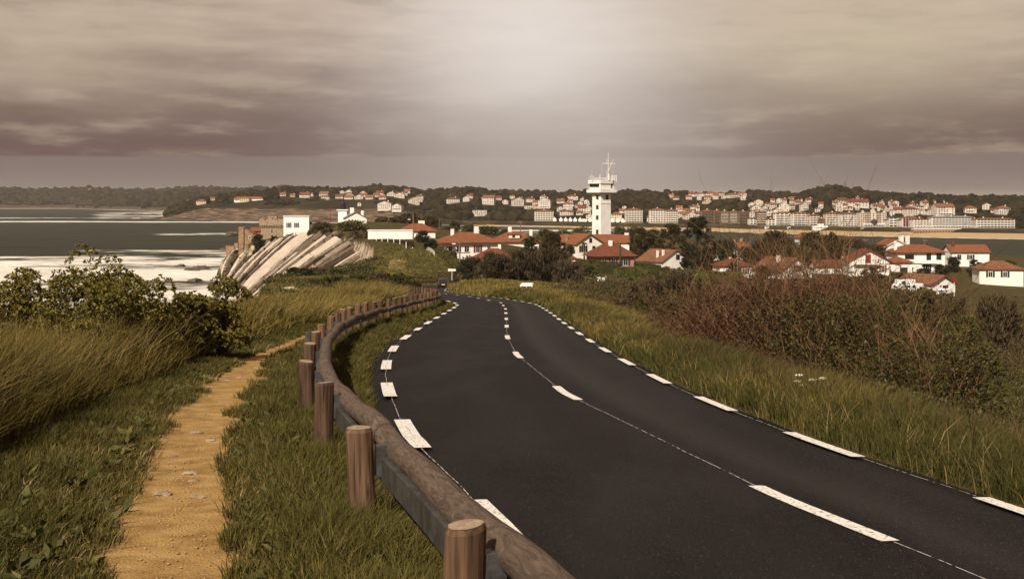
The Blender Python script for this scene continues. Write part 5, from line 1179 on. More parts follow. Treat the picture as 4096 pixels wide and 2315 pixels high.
def clumps(kind, n, rng):
    """unit-crown leaf centres and directions; x,y in -1..1, z in 0..1"""
    if kind in ('round', 'bush'):
        K = 64 if kind == 'round' else 52
        ph = rng.uniform(0, 2*PI, K); zz = rng.uniform(.12 if kind == 'round' else 0, 1, K); rr = np.sqrt(np.clip(1-(zz*1.0-.25)**2*1.5, .08, 1))*rng.uniform(.25, .92, K)
        c = np.stack([rr*np.cos(ph), rr*np.sin(ph), zz*.86], 1); sz = rng.uniform(.20, .34, K)
    elif kind == 'pine':
        K = 46; ph = rng.uniform(0, 2*PI, K); rr = np.sqrt(rng.random(K))*.85; zz = .62+.30*np.sqrt(1-rr**2*.95)*rng.uniform(.55, 1, K)
        c = np.stack([rr*np.cos(ph), rr*np.sin(ph), zz], 1); sz = rng.uniform(.17, .27, K)
    elif kind == 'cypress':
        K = 80; zz = rng.uniform(.06, .97, K); ph = rng.uniform(0, 2*PI, K); env = np.interp(zz, [0,.15,.45,.75,1], [.7,.95,.9,.6,.18])
        rr = env*rng.uniform(.25, 1, K); c = np.stack([rr*np.cos(ph), rr*np.sin(ph), zz], 1); sz = rng.uniform(.13, .25, K)
    else:
        K = 80; ph = rng.uniform(0, 2*PI, K); zz = rng.uniform(0, .92, K); env = np.sqrt(np.clip(1-(zz-.3)**2*1.7, .05, 1)); rr = env*np.sqrt(rng.random(K))*.9
        c = np.stack([rr*np.cos(ph), rr*np.sin(ph), zz], 1); sz = rng.uniform(.14, .26, K)
    k_ = rng.integers(0, K, n); off = rng.normal(size=(n, 3)); off /= np.linalg.norm(off, axis=1)[:, None]; off *= rng.random((n, 1))**.45
    off[:, 2] *= {'cypress': .32, 'pine': .4}.get(kind, .62)
    P = c[k_]+off*sz[k_][:, None]*np.array([1, 1, .9])
    d = off+np.array([0, 0, .5])+rng.normal(size=(n, 3))*.4
    if kind == 'tamarisk': d = c[k_]*np.array([.7, .7, .2])+np.array([.25, 0, 1.0])+rng.normal(size=(n, 3))*.35
    if kind == 'cypress': d = off*np.array([1, 1, .4])+np.array([0, 0, .35])+rng.normal(size=(n, 3))*.25
    return P, d, c, sz
def crown_mesh(kind, w, h, n, lsize, seed, asp=None):
    rng = np.random.default_rng(seed); P, d, c, sz = clumps(kind, n, rng)
    P = P*np.array([w/2, w/2*.85, h]); asp = asp or {'tamarisk': .16, 'cypress': .42, 'pine': .35}.get(kind, .6)
    L_ = lsize*rng.uniform(.6, 1.4, n)*{'tamarisk': 2.2}.get(kind, 1)
    V, Q = leaves(P, d, L_, L_*asp, rng)
    return npmesh('crown', V, Q), c*np.array([w/2, w/2*.85, h])
def zat(x, y): return float(zg(np.array([float(x)]), np.array([float(y)]))[0])
def tree(label, kind, px, top, wpx, Y, fm, n=None, group=None, name=None, cat=None, seed=None, lean=0):
    x = (px-CX)/F*Y; z = zat(x, Y); zt = EYE-(top-HOR)/F*Y; h = max(zt-z, .6)*1.04; w = wpx*Y/F*1.12
    seed = seed or int(px*7+top); rnd = random.Random(seed)
    name = name or {'pine': 'pine_tree', 'cypress': 'cypress_tree', 'tamarisk': 'tamarisk_bush', 'bush': 'shrub'}.get(kind, 'tree')
    cat = cat or {'pine': 'pine', 'cypress': 'cypress', 'tamarisk': 'tamarisk', 'bush': 'shrub'}.get(kind, 'tree')
    r = thing(name, label, cat, (x, Y, z-.05), rnd.uniform(0, 6), group)
    ls = max(.05*w, 5.5*Y/F); n = n or int(min(8000, max(1500, w*h/(ls*ls)*(17 if kind == 'tamarisk' else 18))))
    me, c = crown_mesh(kind, w, h, n, ls, seed)
    link('crown', me, FM[fm], r)
    mb = MB(); tr = max(.035*w, .04); hz = h*(.62 if kind == 'pine' else .55)
    mb.tube([(0,0,-.3),(0,0,hz*.4),(lean*.3+rnd.uniform(-.04,.04)*w,0,hz)], [tr*1.3,tr,tr*.6], 7)
    mb.build('trunk', m_bark, r)
    for k_ in range(4):
        q = c[rnd.randrange(len(c))]; mb2 = MB().tube([(0,0,hz*.45),(q[0]*.4,q[1]*.4,max(hz*.6,q[2]*.7)),(q[0]*.9,q[1]*.9,q[2])], [tr*.6,tr*.4,tr*.15], 5)
        mb2.build('limb', m_bark, r)
    return r
TG = 'trees and shrubs of the village'
T_ = [('leafy bush low on left slope near the grass edge','bush',1270,1112,110,150,'green'),('green bush right of the low leafy one on left slope','bush',1375,1122,110,135,'green'),('rounded green bush in middle of golden slope grass','bush',1545,1120,110,128,'green'),('brown bush behind the guardrail posts on left slope','bush',1620,1128,80,125,'brown'),('small olive bush above the pale boulder','bush',1195,1130,80,160,'olive'),('dense rust brown undergrowth at left of the bare shrub','bush',2960,1205,330,42,'rust'),('dense rust brown heart of the big bare shrub','bush',3190,1165,380,40,'rust'),('dense rust brown growth at right of the bare shrub','bush',3420,1200,360,38,'rust'),('dark leafy bush below the right wing of bare shrub','bush',3620,1270,330,35,'bramble'),('dark leafy bush at right edge of the bank','bush',3850,1330,340,32,'bramble'),('brown leafy bush behind the right wing','bush',3560,1200,240,60,'rust'),('dark scrub bush right of the tamarisk slope','bush',3380,1140,220,110,'dark'),('dark scrub bush beside the parked vans slope','bush',3560,1190,200,130,'dark'),('dark green bush below the right houses','bush',3300,1135,180,130,'green'),('dark pine mass left of the umbrella pine','round',3320,965,120,415,'dark'),('dark pine right of the orange bay house','round',3040,955,110,440,'dark'),('dark green pine behind the red cottage','round',3265,1000,120,405,'green'),('tall brown leafed tree left of the lit pole behind the annex','round',1640,850,110,600,'brown'),('brownish tree right behind the hipped roof of the annex house','round',1722,858,90,600,'brown'),('brown tree crown behind the long white annex','round',1590,862,90,590,'brown'),('brown bush right of the lighthouse cottage','round',1530,868,70,570,'brown'),
 ('dark small round tree against the bay left of chimneys','round',1818,884,46,600,'dark'),('olive bush below the dark round tree','round',1800,905,80,560,'olive'),('olive tree behind the chimneys of the large hipped house','round',1874,896,80,640,'olive'),('broad green tree behind the dormer house','round',1955,904,115,640,'green'),('low green tree right of the broad one','round',2018,918,60,620,'green'),
 ('green tree above the palm','round',2182,914,70,640,'olive'),('round green tree left of tower near the bay','round',2252,920,95,640,'green'),('tall olive tree just left of the tower shaft','round',2322,905,105,640,'olive'),('green tree immediately right of the tower shaft','round',2480,906,85,640,'green'),('olive tree right of the tower before the seawall','round',2545,905,110,640,'olive'),('bushy green tree between tower and cypresses','round',2612,915,80,620,'green'),
 ('small leafy tree in front of the annex end wall','round',1690,922,64,392,'dark'),('wind bent dark tree beside the white fence','round',1726,957,64,335,'dark'),('grey green shrub under the hipped house windows','bush',1775,1000,60,345,'olive'),('slender shrub before the hipped house wall','bush',1812,1000,40,335,'olive'),
 ('dark rounded bush left of the tamarisk by the bend','bush',1885,1026,130,268,'dark'),('yellow green climber covered bush beside the dark bush','bush',1935,1045,80,256,'olive'),
 ('left part of the large brown tamarisk by the bend','tamarisk',1985,1016,170,248,'tamarisk'),('middle of the large brown tamarisk above the white van','tamarisk',2090,1004,190,250,'tamarisk'),('tall right part of the brown tamarisk','tamarisk',2198,994,200,252,'tamarisk'),('low right flank of the brown tamarisk','tamarisk',2275,1042,130,240,'tamarisk'),
 ('dark cypress behind the tamarisk beside the palm','cypress',2212,934,125,392,'cypress'),('smaller dark cypress left of palm','cypress',2120,962,90,400,'dark'),('rounded bush below the gabled house','bush',2272,975,70,400,'green'),
 ('clipped round shrub on the lawn below pink house','bush',2356,1058,72,345,'green'),('tiny dark ball shrub on the lawn','bush',2524,1112,20,318,'dark'),('yellow leafed shrub above the white gate','bush',2392,1100,36,318,'bright'),
 ('spreading cypress at left of the dark cypress group','cypress',2578,918,140,470,'cypress'),('flat topped cypress in the middle of the dark group','cypress',2690,900,140,456,'cypress'),('tallest dark cypress of the group by the bay','cypress',2790,866,150,432,'dark'),('dark pine below the tallest cypress','cypress',2748,985,75,392,'dark'),('dark low pine right of the white gabled house','cypress',2842,1020,90,382,'dark'),('red leafed tree beside the tall cypress','round',2872,962,60,440,'red'),
 ('rounded green tree left of the orange bay house','round',2912,953,90,420,'green'),('bushy green tree below the orange bay house','round',2985,985,85,425,'green'),('dark broken tree beside the red hipped roof','round',2935,1040,60,362,'dark'),
 ('broad dark pine behind the bare shrub','round',3105,924,180,452,'dark'),('dark pine between broad pine and umbrella pine','round',3245,928,160,455,'dark'),('narrow pine top right of the white gable','round',3325,930,75,450,'dark'),('umbrella pine with reddish dome beside half timbered house','pine',3392,956,150,402,'cypress'),('light green trees right of the umbrella pine','round',3502,977,110,432,'green'),('green tree behind the white gabled house left of umbrella pine','round',3190,975,170,420,'green'),('dark shrub left of the white shuttered gable','round',3050,1060,80,360,'dark'),
 ('low spreading juniper below the half timbered house','cypress',3485,1072,125,332,'dark'),('rounded dark juniper by the wooden post','cypress',3600,1094,80,340,'dark'),('dark hedge shrub before the villa','bush',3695,1072,78,372,'dark'),('tall bush at right corner of the villa','round',3764,1058,64,378,'dark'),('dark tree at the right edge near the orange roofed house','round',3812,1026,75,405,'dark'),('dark conifer beyond the right edge house','cypress',3900,1040,80,380,'dark'),('bushy green tree far right of the village','round',4020,1040,110,400,'green'),
 ('brown green tamarisk right behind the bare shrub','tamarisk',3480,1150,210,205,'tamarisk'),('feathery shrub before the parked vans','tamarisk',3605,1168,160,190,'brown'),('yellow green bush in front of the low garage','bush',3705,1150,150,225,'olive'),('brown shrub left of the red round sign','tamarisk',3805,1182,150,185,'brown'),('reddish dark conifer at lower right of the vans','cypress',3725,1196,95,140,'red'),('olive scrub at far right slope','bush',3850,1255,170,120,'olive'),('brown scrub beyond far right slope','tamarisk',3990,1190,200,160,'brown'),
 ('light green shrub right of the white van','bush',2190,1146,100,172,'bright'),('green shrub beside the light green one above the verge','bush',2275,1148,110,166,'green'),('dark green shrub in mid verge','bush',2405,1136,125,150,'dark'),('brown low shrub in front of dark one','bush',2485,1192,130,98,'brown'),('large brown green tamarisk below the hedges','tamarisk',2690,1088,230,172,'tamarisk'),('tamarisk left of the small conifer','tamarisk',2610,1120,120,165,'tamarisk'),('narrow dark conifer beside the green lawn','cypress',2797,1118,46,182,'dark'),
 ('dark flowering shrub beside the mid verge','bush',2540,1136,64,112,'red'),('pale flowered shrub below the dark flowering one','bush',2572,1180,90,86,'olive'),('tall dark shrub covered in pale blossom','bush',2634,1136,70,100,'red'),('dense dark green bush left of the bare shrub','bush',2722,1208,200,70,'dark'),('olive bush between verge and dense dark bush','bush',2660,1250,110,62,'olive'),('dark bush behind left side of bare shrub','bush',2850,1180,150,95,'dark'),
 ('dark shrub on the brink above the white slab','bush',1172,1068,90,236,'dark'),('dark shrub second from left along the cliff brink','bush',1225,1070,100,228,'dark'),('brownish shrub on the brink right of two dark shrubs','bush',1292,1071,90,250,'brown'),('green shrub on the cliff brink in the middle','bush',1355,1074,130,246,'green'),('dark green shrub on brink below the marl bands','bush',1450,1068,120,262,'dark'),('brown shrub at right end of the cliff brink','bush',1508,1066,95,282,'brown'),
 ('wide green shrub in the left slope middle','bush',1335,1100,150,170,'green'),('large green shrub right of the wide one on left slope','bush',1432,1096,170,165,'green'),('brownish shrub on left slope beneath the meadow','bush',1525,1084,160,190,'brown'),('green shrub below the sandy track','bush',1602,1090,110,182,'green'),('dark bushy shrub in front on left slope','bush',1432,1120,150,124,'green'),('brown scrub right of the dark bushy shrub','bush',1490,1108,130,140,'brown'),('small round shrub in the golden grass','bush',1585,1160,46,108,'green'),('small dark shrub near the rail end','bush',1665,1116,56,140,'green'),
 ('green clifftop bush left of lighthouse','bush',1290,888,95,500,'olive'),('large olive bush in front of the lighthouse cottage','bush',1400,879,140,492,'olive'),('low green bush left of worn clifftop steps','bush',1250,905,70,505,'olive'),('dark wind shaped bush above the marl bands','bush',1442,924,135,440,'brown'),('dark bush beside the ruined house','bush',1033,934,54,550,'dark'),('low bush between stone tower and white house','bush',1097,942,44,546,'dark')]
for q in T_: tree(*q, group=TG)
# palms
def palm(label, px, top, wpx, Y, stemw=.25, seed=1):
    x = (px-CX)/F*Y; z = zat(x, Y); ht = EYE-(top-HOR)/F*Y-z; r = thing('palm_tree', label, 'palm', (x, Y, z)); rl = wpx*Y/F/2; rnd = random.Random(seed); th = ht-rl*.75
    MB().tube([(0,0,-.3),(0,0,th*.5),(0,0,th)], [stemw*1.3,stemw,stemw*1.1], 8).build('trunk', m_bark, r)
    for k_ in range(26):
        a_ = rnd.uniform(0, 2*PI); e_ = rnd.uniform(.1, 1.35); mb = MB(); pts = []
        for t in np.linspace(0, 1, 7):
            rr = rl*1.15*t*math.cos(e_*(1-.2*t)); zz = th+rl*1.1*t*math.sin(e_)-rl*.75*t*t; pts.append((rr*math.cos(a_), rr*math.sin(a_), zz))
        for i in range(6):
            p0, p1 = Vector(pts[i]), Vector(pts[i+1]); sd = Vector((-math.sin(a_), math.cos(a_), 0)); w0 = rl*.16*math.sin(PI*(i+.4)/6.6); w1 = rl*.16*math.sin(PI*(i+1.4)/7.2)
            mb.add([p0, p1, p1+sd*w1+Vector((0,0,-w1*.6)), p0+sd*w0+Vector((0,0,-w0*.6))], [(0,1,2,3)]); mb.add([p0, p1, p1-sd*w1+Vector((0,0,-w1*.6)), p0-sd*w0+Vector((0,0,-w0*.6))], [(0,1,2,3)])
        mb.build('frond', FM['olive'], r)
    return r
palm('tall date palm with spiky crown in front of the dormer house', 2127, 925, 90, 405, .35, 2); palm('small palm before the white gabled house by the tower', 2337, 962, 34, 436, .25, 3)
# hedges: clipped boxes of leaves
def hedge(label, A, B, h, th, fm='bright', n=2600, seed=1):
    """A, B = (px, row of base, Y)"""
    a_, b = S(*A), S(*B); za, zb = zat(a_.x, a_.y), zat(b.x, b.y); Ln = math.hypot(b.x-a_.x, b.y-a_.y); rng = np.random.default_rng(seed)
    r = thing('clipped_hedge', label, 'hedge', (a_.x, a_.y, za), math.atan2(b.y-a_.y, b.x-a_.x), 'clipped hedges')
    u = rng.random(n); f = rng.random(n); ph = rng.uniform(0, PI, n)
    hh = h*(1+.12*(fbm(u*Ln*.35, u*0, seed)-.47)*2)
    y = -np.cos(ph)**1*th/2*np.clip(1.25, 0, 1.25); y = np.clip(y, -th/2, th/2); z = np.minimum(np.sin(ph)*1.6, 1)*hh
    y += rng.normal(size=n)*.05; z = np.clip(z*np.where(f < .5, rng.random(n)**.5, 1)+rng.normal(size=n)*.05, 0, None)
    C = np.stack([u*Ln, y, z+(zb-za)*u], 1); V, Q = leaves(C, rng.normal(size=(n, 3))+np.array([0, -.3, .6]), rng.uniform(.22, .5, n), rng.uniform(.12, .3, n), rng)
    link('foliage', npmesh('foliage', V, Q), FM[fm], r)
    mb = MB(); K = 12
    for i in range(K):
        x0, x1 = Ln*i/K, Ln*(i+1)/K; d0, d1 = (zb-za)*i/K, (zb-za)*(i+1)/K; t_ = th*.42
        mb.frus([(x0,-t_,d0-.6),(x1,-t_,d1-.6),(x1,t_,d1-.6),(x0,t_,d0-.6)], [(x0,-t_*.8,d0+h*.9),(x1,-t_*.8,d1+h*.9),(x1,t_*.8,d1+h*.9),(x0,t_*.8,d0+h*.9)])
    mb.build('core', FM[fm], r); return r
hedge('dark clipped hedge rising behind the lawn below pink house', (2305,1062,382), (2478,1075,372), 3.4, 2.4, 'green', 3600, 1)
hedge('long sunlit clipped hedge left of centre in the village', (2460,1108,348), (2676,1112,352), 3.0, 2.6, 'bright', 4200, 2)
hedge('long sunlit clipped hedge right of centre above the small lawn', (2692,1118,322), (2962,1150,300), 2.9, 2.6, 'bright', 4600, 3)
hedge('thin dark hedge before the small red hipped house', (2762,1086,352), (2872,1088,350), 1.4, 1.0, 'dark', 1600, 4)
hedge('low green hedge descending along the white slat fence', (1668,985,322), (1760,1045,290), 1.5, 1.4, 'olive', 1800, 5)
hedge('olive hedge at the foot of the meadow near the road sign', (1762,1048,288), (1850,1090,266), 2.2, 1.8, 'olive', 2200, 6)
hedge('dark hedge along the annex fence', (1500,975,360), (1650,985,335), 1.5, 1.2, 'dark', 2200, 7)
hedge('green hedge right of the white gable beside junipers', (2540,1070,392), (2640,1080,385), 2.0, 1.6, 'green', 1800, 8)
hedge('low hedge band beneath the half timbered house garden', (3430,1138,300), (3560,1140,300), 1.0, 1.2, 'dark', 1400, 9)
# ================================================================== SCRUB, NEAR BUSHES, GRASS
def stuff_leaves(name, label, cat, C, D, L_, W_, fm, rng):
    V, Q = leaves(C, D, L_, W_, rng); return tag(link(name, npmesh(name, V, Q), fm if not isinstance(fm, str) else FM[fm]), label, cat, kind='stuff')
rng = np.random.default_rng(12)
def scrub(name, label, n, region, fm, hmax, lpx=7.0, per=26, seed=1):
    """rough low cover: clumps of leaves over a ground region"""
    rng = np.random.default_rng(seed); Y = np.exp(rng.uniform(math.log(region[0]), math.log(region[1]), n*3)); px = rng.uniform(region[2], region[3], n*3); X = (px-CX)/F*Y
    d = road_dist(X, Y); nz_ = fbm(X*.09, Y*.05, seed+40); ok = (d > region[4]) & (nz_ > region[5]); X, Y = X[ok][:n], Y[ok][:n]; m_ = len(X)
    z = zg(X, Y); sc = np.clip(.25+1.5*(fbm(X*.15, Y*.1, seed+60)-.25), .25, 1)*hmax; R_ = sc*rng.uniform(.6, 1.2, m_)+lpx*Y/F*1.5
    k_ = np.repeat(np.arange(m_), per); off = rng.normal(size=(m_*per, 3)); off /= np.linalg.norm(off, axis=1)[:, None]; off *= rng.random((m_*per, 1))**.4
    C = np.stack([X, Y, z], 1)[k_]+off*np.stack([R_, R_, sc*.6], 1)[k_]; C[:, 2] += sc[k_]*.45
    L_ = np.maximum(lpx*Y[k_]/F, .07)*rng.uniform(.7, 1.5, m_*per)
    return stuff_leaves(name, label, 'scrub', C, off+np.array([0, 0, .7])+rng.normal(size=off.shape)*.4, L_, L_*.5, fm, rng)
scrub('dark_scrub', 'dense dark scrub filling the slope between right verge and village', 4200, (48,235,2250,4250,7.5,.30), 'brown', 2.6, 8, 24, 3)
scrub('green_scrub', 'green scrub patches on the right slope below the houses', 2200, (60,290,2300,4250,9,.44), 'green', 2.4, 8, 24, 5)
scrub('bramble_thicket', 'dense bramble thicket on the near right bank', 2400, (13,62,2900,4600,2.3,.1), 'bramble', .9, 9, 40, 7)
scrub('cliff_scrub', 'low scrub mixed in the grass of the left slope', 900, (95,300,1060,1545,5,.44), 'green', 1.3, 8, 22, 9)

# ---- bare twiggy shrubs on the right
m_twig = mat('bare twigs', (.10,.053,.028), (.21,.12,.063), 1.2, .85, 0, None, .1, contrast=(.3,.7))
m_twigd = mat('dark twigs', (.045,.023,.013), (.10,.05,.026), 1.2, .85, 0, None, .1, contrast=(.3,.7))
def bare_shrub(label, px, row, Y, wpx, toprow, nstem, seed, tall=0, leafm='brown', nleaf=2500):
    rnd = random.Random(seed); b = S(px, row, Y); z0 = zat(b.x, b.y); r = thing('bare_shrub', label, 'shrub', (b.x, b.y, z0), 0, 'bare twiggy shrubs on the right bank')
    nstem = int(nstem*1.35); nleaf = int(nleaf*3.4)
    w = wpx*Y/F; H = (EYE-(toprow-HOR)/F*Y-z0)*1.12; tips = []
    V, Fc = [], []; br, br2 = MB(), MB()
    def twig(p, d, ln, r0, lvl, mb):
        pts = [p]; q = Vector(p); dd = Vector(d).normalized(); n = 4 if lvl < 2 else 3
        for i in range(n):
            dd = (dd+Vector((rnd.gauss(0, .13), rnd.gauss(0, .13), rnd.gauss(.03, .08)))).normalized(); q = q+dd*ln/n; pts.append(tuple(q))
        mb.tube(pts, [r0*(1-.75*i/n) for i in range(n+1)], 3, False)
        tips.append((Vector(pts[-1]), dd)); tips.append((Vector(pts[len(pts)//2]), dd))
        if lvl < 2:
            for k_ in range(rnd.randint(3, 5) if lvl == 0 else rnd.randint(2, 3)):
                i = rnd.randint(1, n); a_ = rnd.uniform(0, 2*PI); nd_ = (dd+Vector((math.cos(a_), math.sin(a_)*.8, rnd.uniform(-.1, .5)))*rnd.uniform(.5, 1.1)).normalized()
                twig(pts[i], nd_, ln*rnd.uniform(.35, .6), r0*.55, lvl+1, mb)
    for k_ in range(nstem):
        x = rnd.gauss(0, .26)*w; y = rnd.gauss(0, .3)*min(w, 3); lean = x/w*1.1
        env = math.exp(-(x/(w*.42))**2)
        ln = H*rnd.uniform(.55, .88)*(.45+.55*env)*(1.0 if rnd.random() > tall else 1.32)
        twig((x, y, -.1), (lean+rnd.gauss(0, .33), rnd.gauss(0, .25), 1), ln, rnd.uniform(.010, .019), 0, br if rnd.random() < .6 else br2)
    for k_ in range(int(6*tall/.22) if tall > .15 else 2):
        x = rnd.gauss(0, .28)*w; twig((x, rnd.gauss(0, .25), -.1), (x/w*.5+rnd.gauss(0, .1), rnd.gauss(0, .1), 1), H+rnd.uniform(.0, .75), .013, 1, br)
    br.build('stems', m_twig, r); br2.build('dark_stems', m_twigd, r)
    rng = np.random.default_rng(seed); T = np.array([t[0] for t in tips]); Dd = np.array([t[1] for t in tips]); i = rng.integers(0, len(T), nleaf); C = T[i]+rng.normal(size=(nleaf, 3))*.09
    keep = C[:, 2] < H*.8; C = C[keep]; L_ = rng.uniform(.04, .095, len(C))
    V, Q = leaves(C, Dd[i][keep]+rng.normal(size=C.shape)*.8, L_, L_*.6, rng); link('leaves', npmesh('leaves', V, Q), FM[leafm], r)
    return r
bare_shrub('left wing of the big bare shrub by the verge', 2960, 1500, 36, 360, 1115, 85, 21, .1, 'rust', 5200)
bare_shrub('tall central bare shrub with long upright sprouts', 3180, 1540, 34, 400, 1060, 110, 22, .22, 'rust', 6500)
bare_shrub('right wing of the big bare shrub with ivy', 3420, 1560, 32, 420, 1130, 90, 23, .1, 'bramble', 6500)
bare_shrub('bare shrub behind the central one with tallest shoots', 3260, 1440, 44, 380, 1010, 80, 24, .3, 'brown', 4500)
bare_shrub('small bare shrub at lower right bank', 3690, 1600, 28, 300, 1330, 60, 25, .1, 'bramble', 3600)
bare_shrub('low bare shrub at the far left of the thicket', 2840, 1400, 48, 200, 1190, 50, 26, .15, 'brown', 2500)

# ---- pittosporum bushes on the left
def pitto(label, px, Y, top, wpx, seed, nros=420, arch=False):
    nros = int(nros*2.7); wpx = wpx*1.12
    """rounded bush of leaf rosettes on forked branches"""
    rng = np.random.default_rng(seed); rnd = random.Random(seed); x = (px-CX)/F*Y; z0 = zat(x, Y); H = EYE-(top-HOR)/F*Y-z0; w = wpx*Y/F
    r = thing('pittosporum_bush', label, 'bush', (x, Y, z0-.03), 0, 'glossy bushes on the left cliff edge')
    K = 22; ph = rng.uniform(0, 2*PI, K); zz = rng.uniform(.15, .9, K); rr = np.sqrt(np.clip(1-(zz-.35)**2*2, .05, 1))*rng.uniform(.3, .9, K)
    c = np.stack([rr*np.cos(ph)*w/2, rr*np.sin(ph)*w/2, zz*H], 1); sz = rng.uniform(.16, .26, K)*max(w, H*.7)
    k_ = rng.integers(0, K, nros); off = rng.normal(size=(nros, 3)); off[:, 2] = np.abs(off[:, 2])*.9-.2; off /= np.linalg.norm(off, axis=1)[:, None]
    P = c[k_]+off*sz[k_][:, None]*rng.uniform(.75, 1.0, (nros, 1)); P[:, 2] = np.clip(P[:, 2], .05, H*1.03)
    m_ = 11; kk = np.repeat(np.arange(nros), m_); a_ = rng.uniform(0, 2*PI, nros*m_)
    ax = off[kk]+np.array([0, 0, .45]); ax /= np.linalg.norm(ax, axis=1)[:, None]
    rad_ = np.cross(ax, rng.normal(size=ax.shape)); rad_ /= np.linalg.norm(rad_, axis=1)[:, None]
    D = ax*.75+rad_*.8; C = P[kk]+D*.035; L_ = rng.uniform(.045, .092, nros*m_)*(Y/27)
    V, Q = leaves(C, D, L_, L_*.42, rng); link('foliage', npmesh('foliage', V, Q), FM['pitto'], r)
    mb = MB()
    for i in range(K):
        q = c[i]; mb.tube([(rnd.gauss(0, .08), rnd.gauss(0, .08), -.1), (q[0]*.35, q[1]*.35, q[2]*.5), (q[0]*.85, q[1]*.85, q[2]*.9)], [.035, .022, .008], 5)
    mb.build('branches', m_bark, r)
    return r
pitto('arched bush crown standing highest at far left of the sea view', 400, 27, 985, 260, 31, 420)
pitto('left edge bush below the arched crown', 300, 25.5, 1080, 240, 32, 420)
pitto('leafy bush in the middle of the left group', 470, 25, 1100, 240, 33, 480)
pitto('bush right of the middle with pointed shoots', 590, 27, 1110, 200, 34, 420)
pitto('low bush in the hedge gap before the surf', 700, 28, 1170, 200, 35, 380)
pitto('rounded glossy bush nearest the slanted cliff', 890, 29, 1103, 210, 36, 620)
pitto('low bush between gap and rounded glossy bush', 800, 28.5, 1165, 160, 37, 320)
pitto('bush at the outer left of the group', 150, 26, 1060, 260, 38, 420)
pitto('outermost left bush on the cliff edge', 20, 26, 1130, 240, 39, 320)
pitto('small bush low before the left edge bush', 360, 23.5, 1190, 220, 40, 360)

# ---- grass: blades joined into a few big swards
def grass_mat(name, a, b, c): 
    return mat(name, a, b, .35, .7, 0, None, .12, attr='tone', contrast=(.22,.62), c3=c)
GM = {'tall': grass_mat('tall olive grass', (0.0256,0.0224,0.0052), (0.116,0.0864,0.0184), (0.288,0.2,0.068)),
      'short': grass_mat('short verge grass', (0.0208,0.0216,0.0048), (0.072,0.0624,0.0136), (0.216,0.152,0.0544)),
      'gold': grass_mat('golden grass', (.052,.044,.011), (.155,.115,.031), (.28,.2,.07)),
      'brown': grass_mat('brown seeding grass', (0.0256,0.0176,0.0072), (0.08,0.0496,0.0208), (0.152,0.096,0.044)),
      'bank': grass_mat('bank grass', (0.0168,0.0192,0.0048), (0.06,0.056,0.0128), (0.152,0.112,0.044)),
      'meadow': grass_mat('meadow grass', (0.048,0.0496,0.0112), (0.12,0.108,0.028), (0.192,0.16,0.056)),
      'dry': grass_mat('dry straw', (0.128,0.088,0.036), (0.224,0.16,0.068), (0.288,0.216,0.104))}
def sward(name, label, X, Y, h, gm, nb=9, seed=1, wpx=1.5, wind=(.35,.05), spread=.07, seedheads=0):
    rng = np.random.default_rng(seed); n = len(X); z = zg(X, Y); z = np.where(path_dist(X, Y) < .1, z+.05, z)
    m_ = n*nb; k_ = np.repeat(np.arange(n), nb)
    sp = spread*(1+h[k_])*rng.uniform(.3, 1.3, m_); a_ = rng.uniform(0, 2*PI, m_)
    bx = X[k_]+sp*np.cos(a_); by = Y[k_]+sp*np.sin(a_); bz = z[k_]-.02
    hh = h[k_]*rng.uniform(.5, 1.25, m_)
    lean = np.stack([wind[0]*(1+.6*rng.normal(size=n))[k_]+rng.normal(size=m_)*.3+.35*np.cos(a_), wind[1]+rng.normal(size=m_)*.28+.35*np.sin(a_)], 1)*hh[:, None]
    w = np.maximum(.0045, wpx*.25*by/1250)*rng.uniform(.7, 1.4, m_)
    t_ = rng.uniform(0, PI, m_); wx, wy = w*np.cos(t_), w*np.sin(t_)
    B = np.stack([bx, by, bz], 1); mid = B+np.stack([lean[:, 0]*.35, lean[:, 1]*.35, hh*.58], 1); tip = B+np.stack([lean[:, 0], lean[:, 1], hh*np.sqrt(np.clip(1-.25*(lean**2).sum(1)/hh**2, .35, 1))], 1)
    s_ = np.stack([wx, wy, 0*wx], 1)
    V = np.stack([B-s_, B+s_, mid+s_*.8, mid-s_*.8, tip], 1).reshape(-1, 3); i5 = np.arange(m_)*5
    Q = np.stack([i5, i5+1, i5+2, i5+3], 1); T = np.stack([i5+3, i5+2, i5+4], 1)
    tone = np.clip(rng.random(n)[k_]*.5+rng.random(m_)*.6, 0, 1)
    tone = np.repeat(tone, 5)
    return tag(link(name, npmesh(name, V, Q, T, {'tone': tone}), GM[gm]), label, 'grass', kind='stuff')
def region(n, y0, y1, fx0, fx1, seed, logy=True):
    """n points between x limits given as functions of Y"""
    rng = np.random.default_rng(seed); Y = np.exp(rng.uniform(math.log(y0), math.log(y1), n)) if logy else rng.uniform(y0, y1, n)
    a_, b = fx0(Y), fx1(Y); X = a_+(b-a_)*rng.random(n); return X, Y
tallL = lambda Y: np.interp(Y, [5,10,17,22,30,45,60,90,130], [-4.8,-5.3,-6.1,-6.5,-7.2,-7.9,-8.2,-8.8,-11.5])
X, Y = region(11000, 6.5, 46, lambda Y: np.maximum(-.47*Y-.5, -14.8), tallL, 51); c = coast_dist(X, Y) < -.1
h = .55+.8*fbm(X*.7, Y*.7, 3); h = h*np.where(tallL(Y)-X < .5, .55, 1)
sward('tall_grass', 'tall windblown olive grass left of the footpath', X[c], Y[c], h[c]*1.05, 'tall', 10, 52, 1.5, (.14,.0), .08)
X, Y = region(13000, 6.3, 60, lambda Y: tallL(Y)-.3, lambda Y: ip(Y, [(q[1], q[0]-q[2]*.25) for q in PATH]), 53)
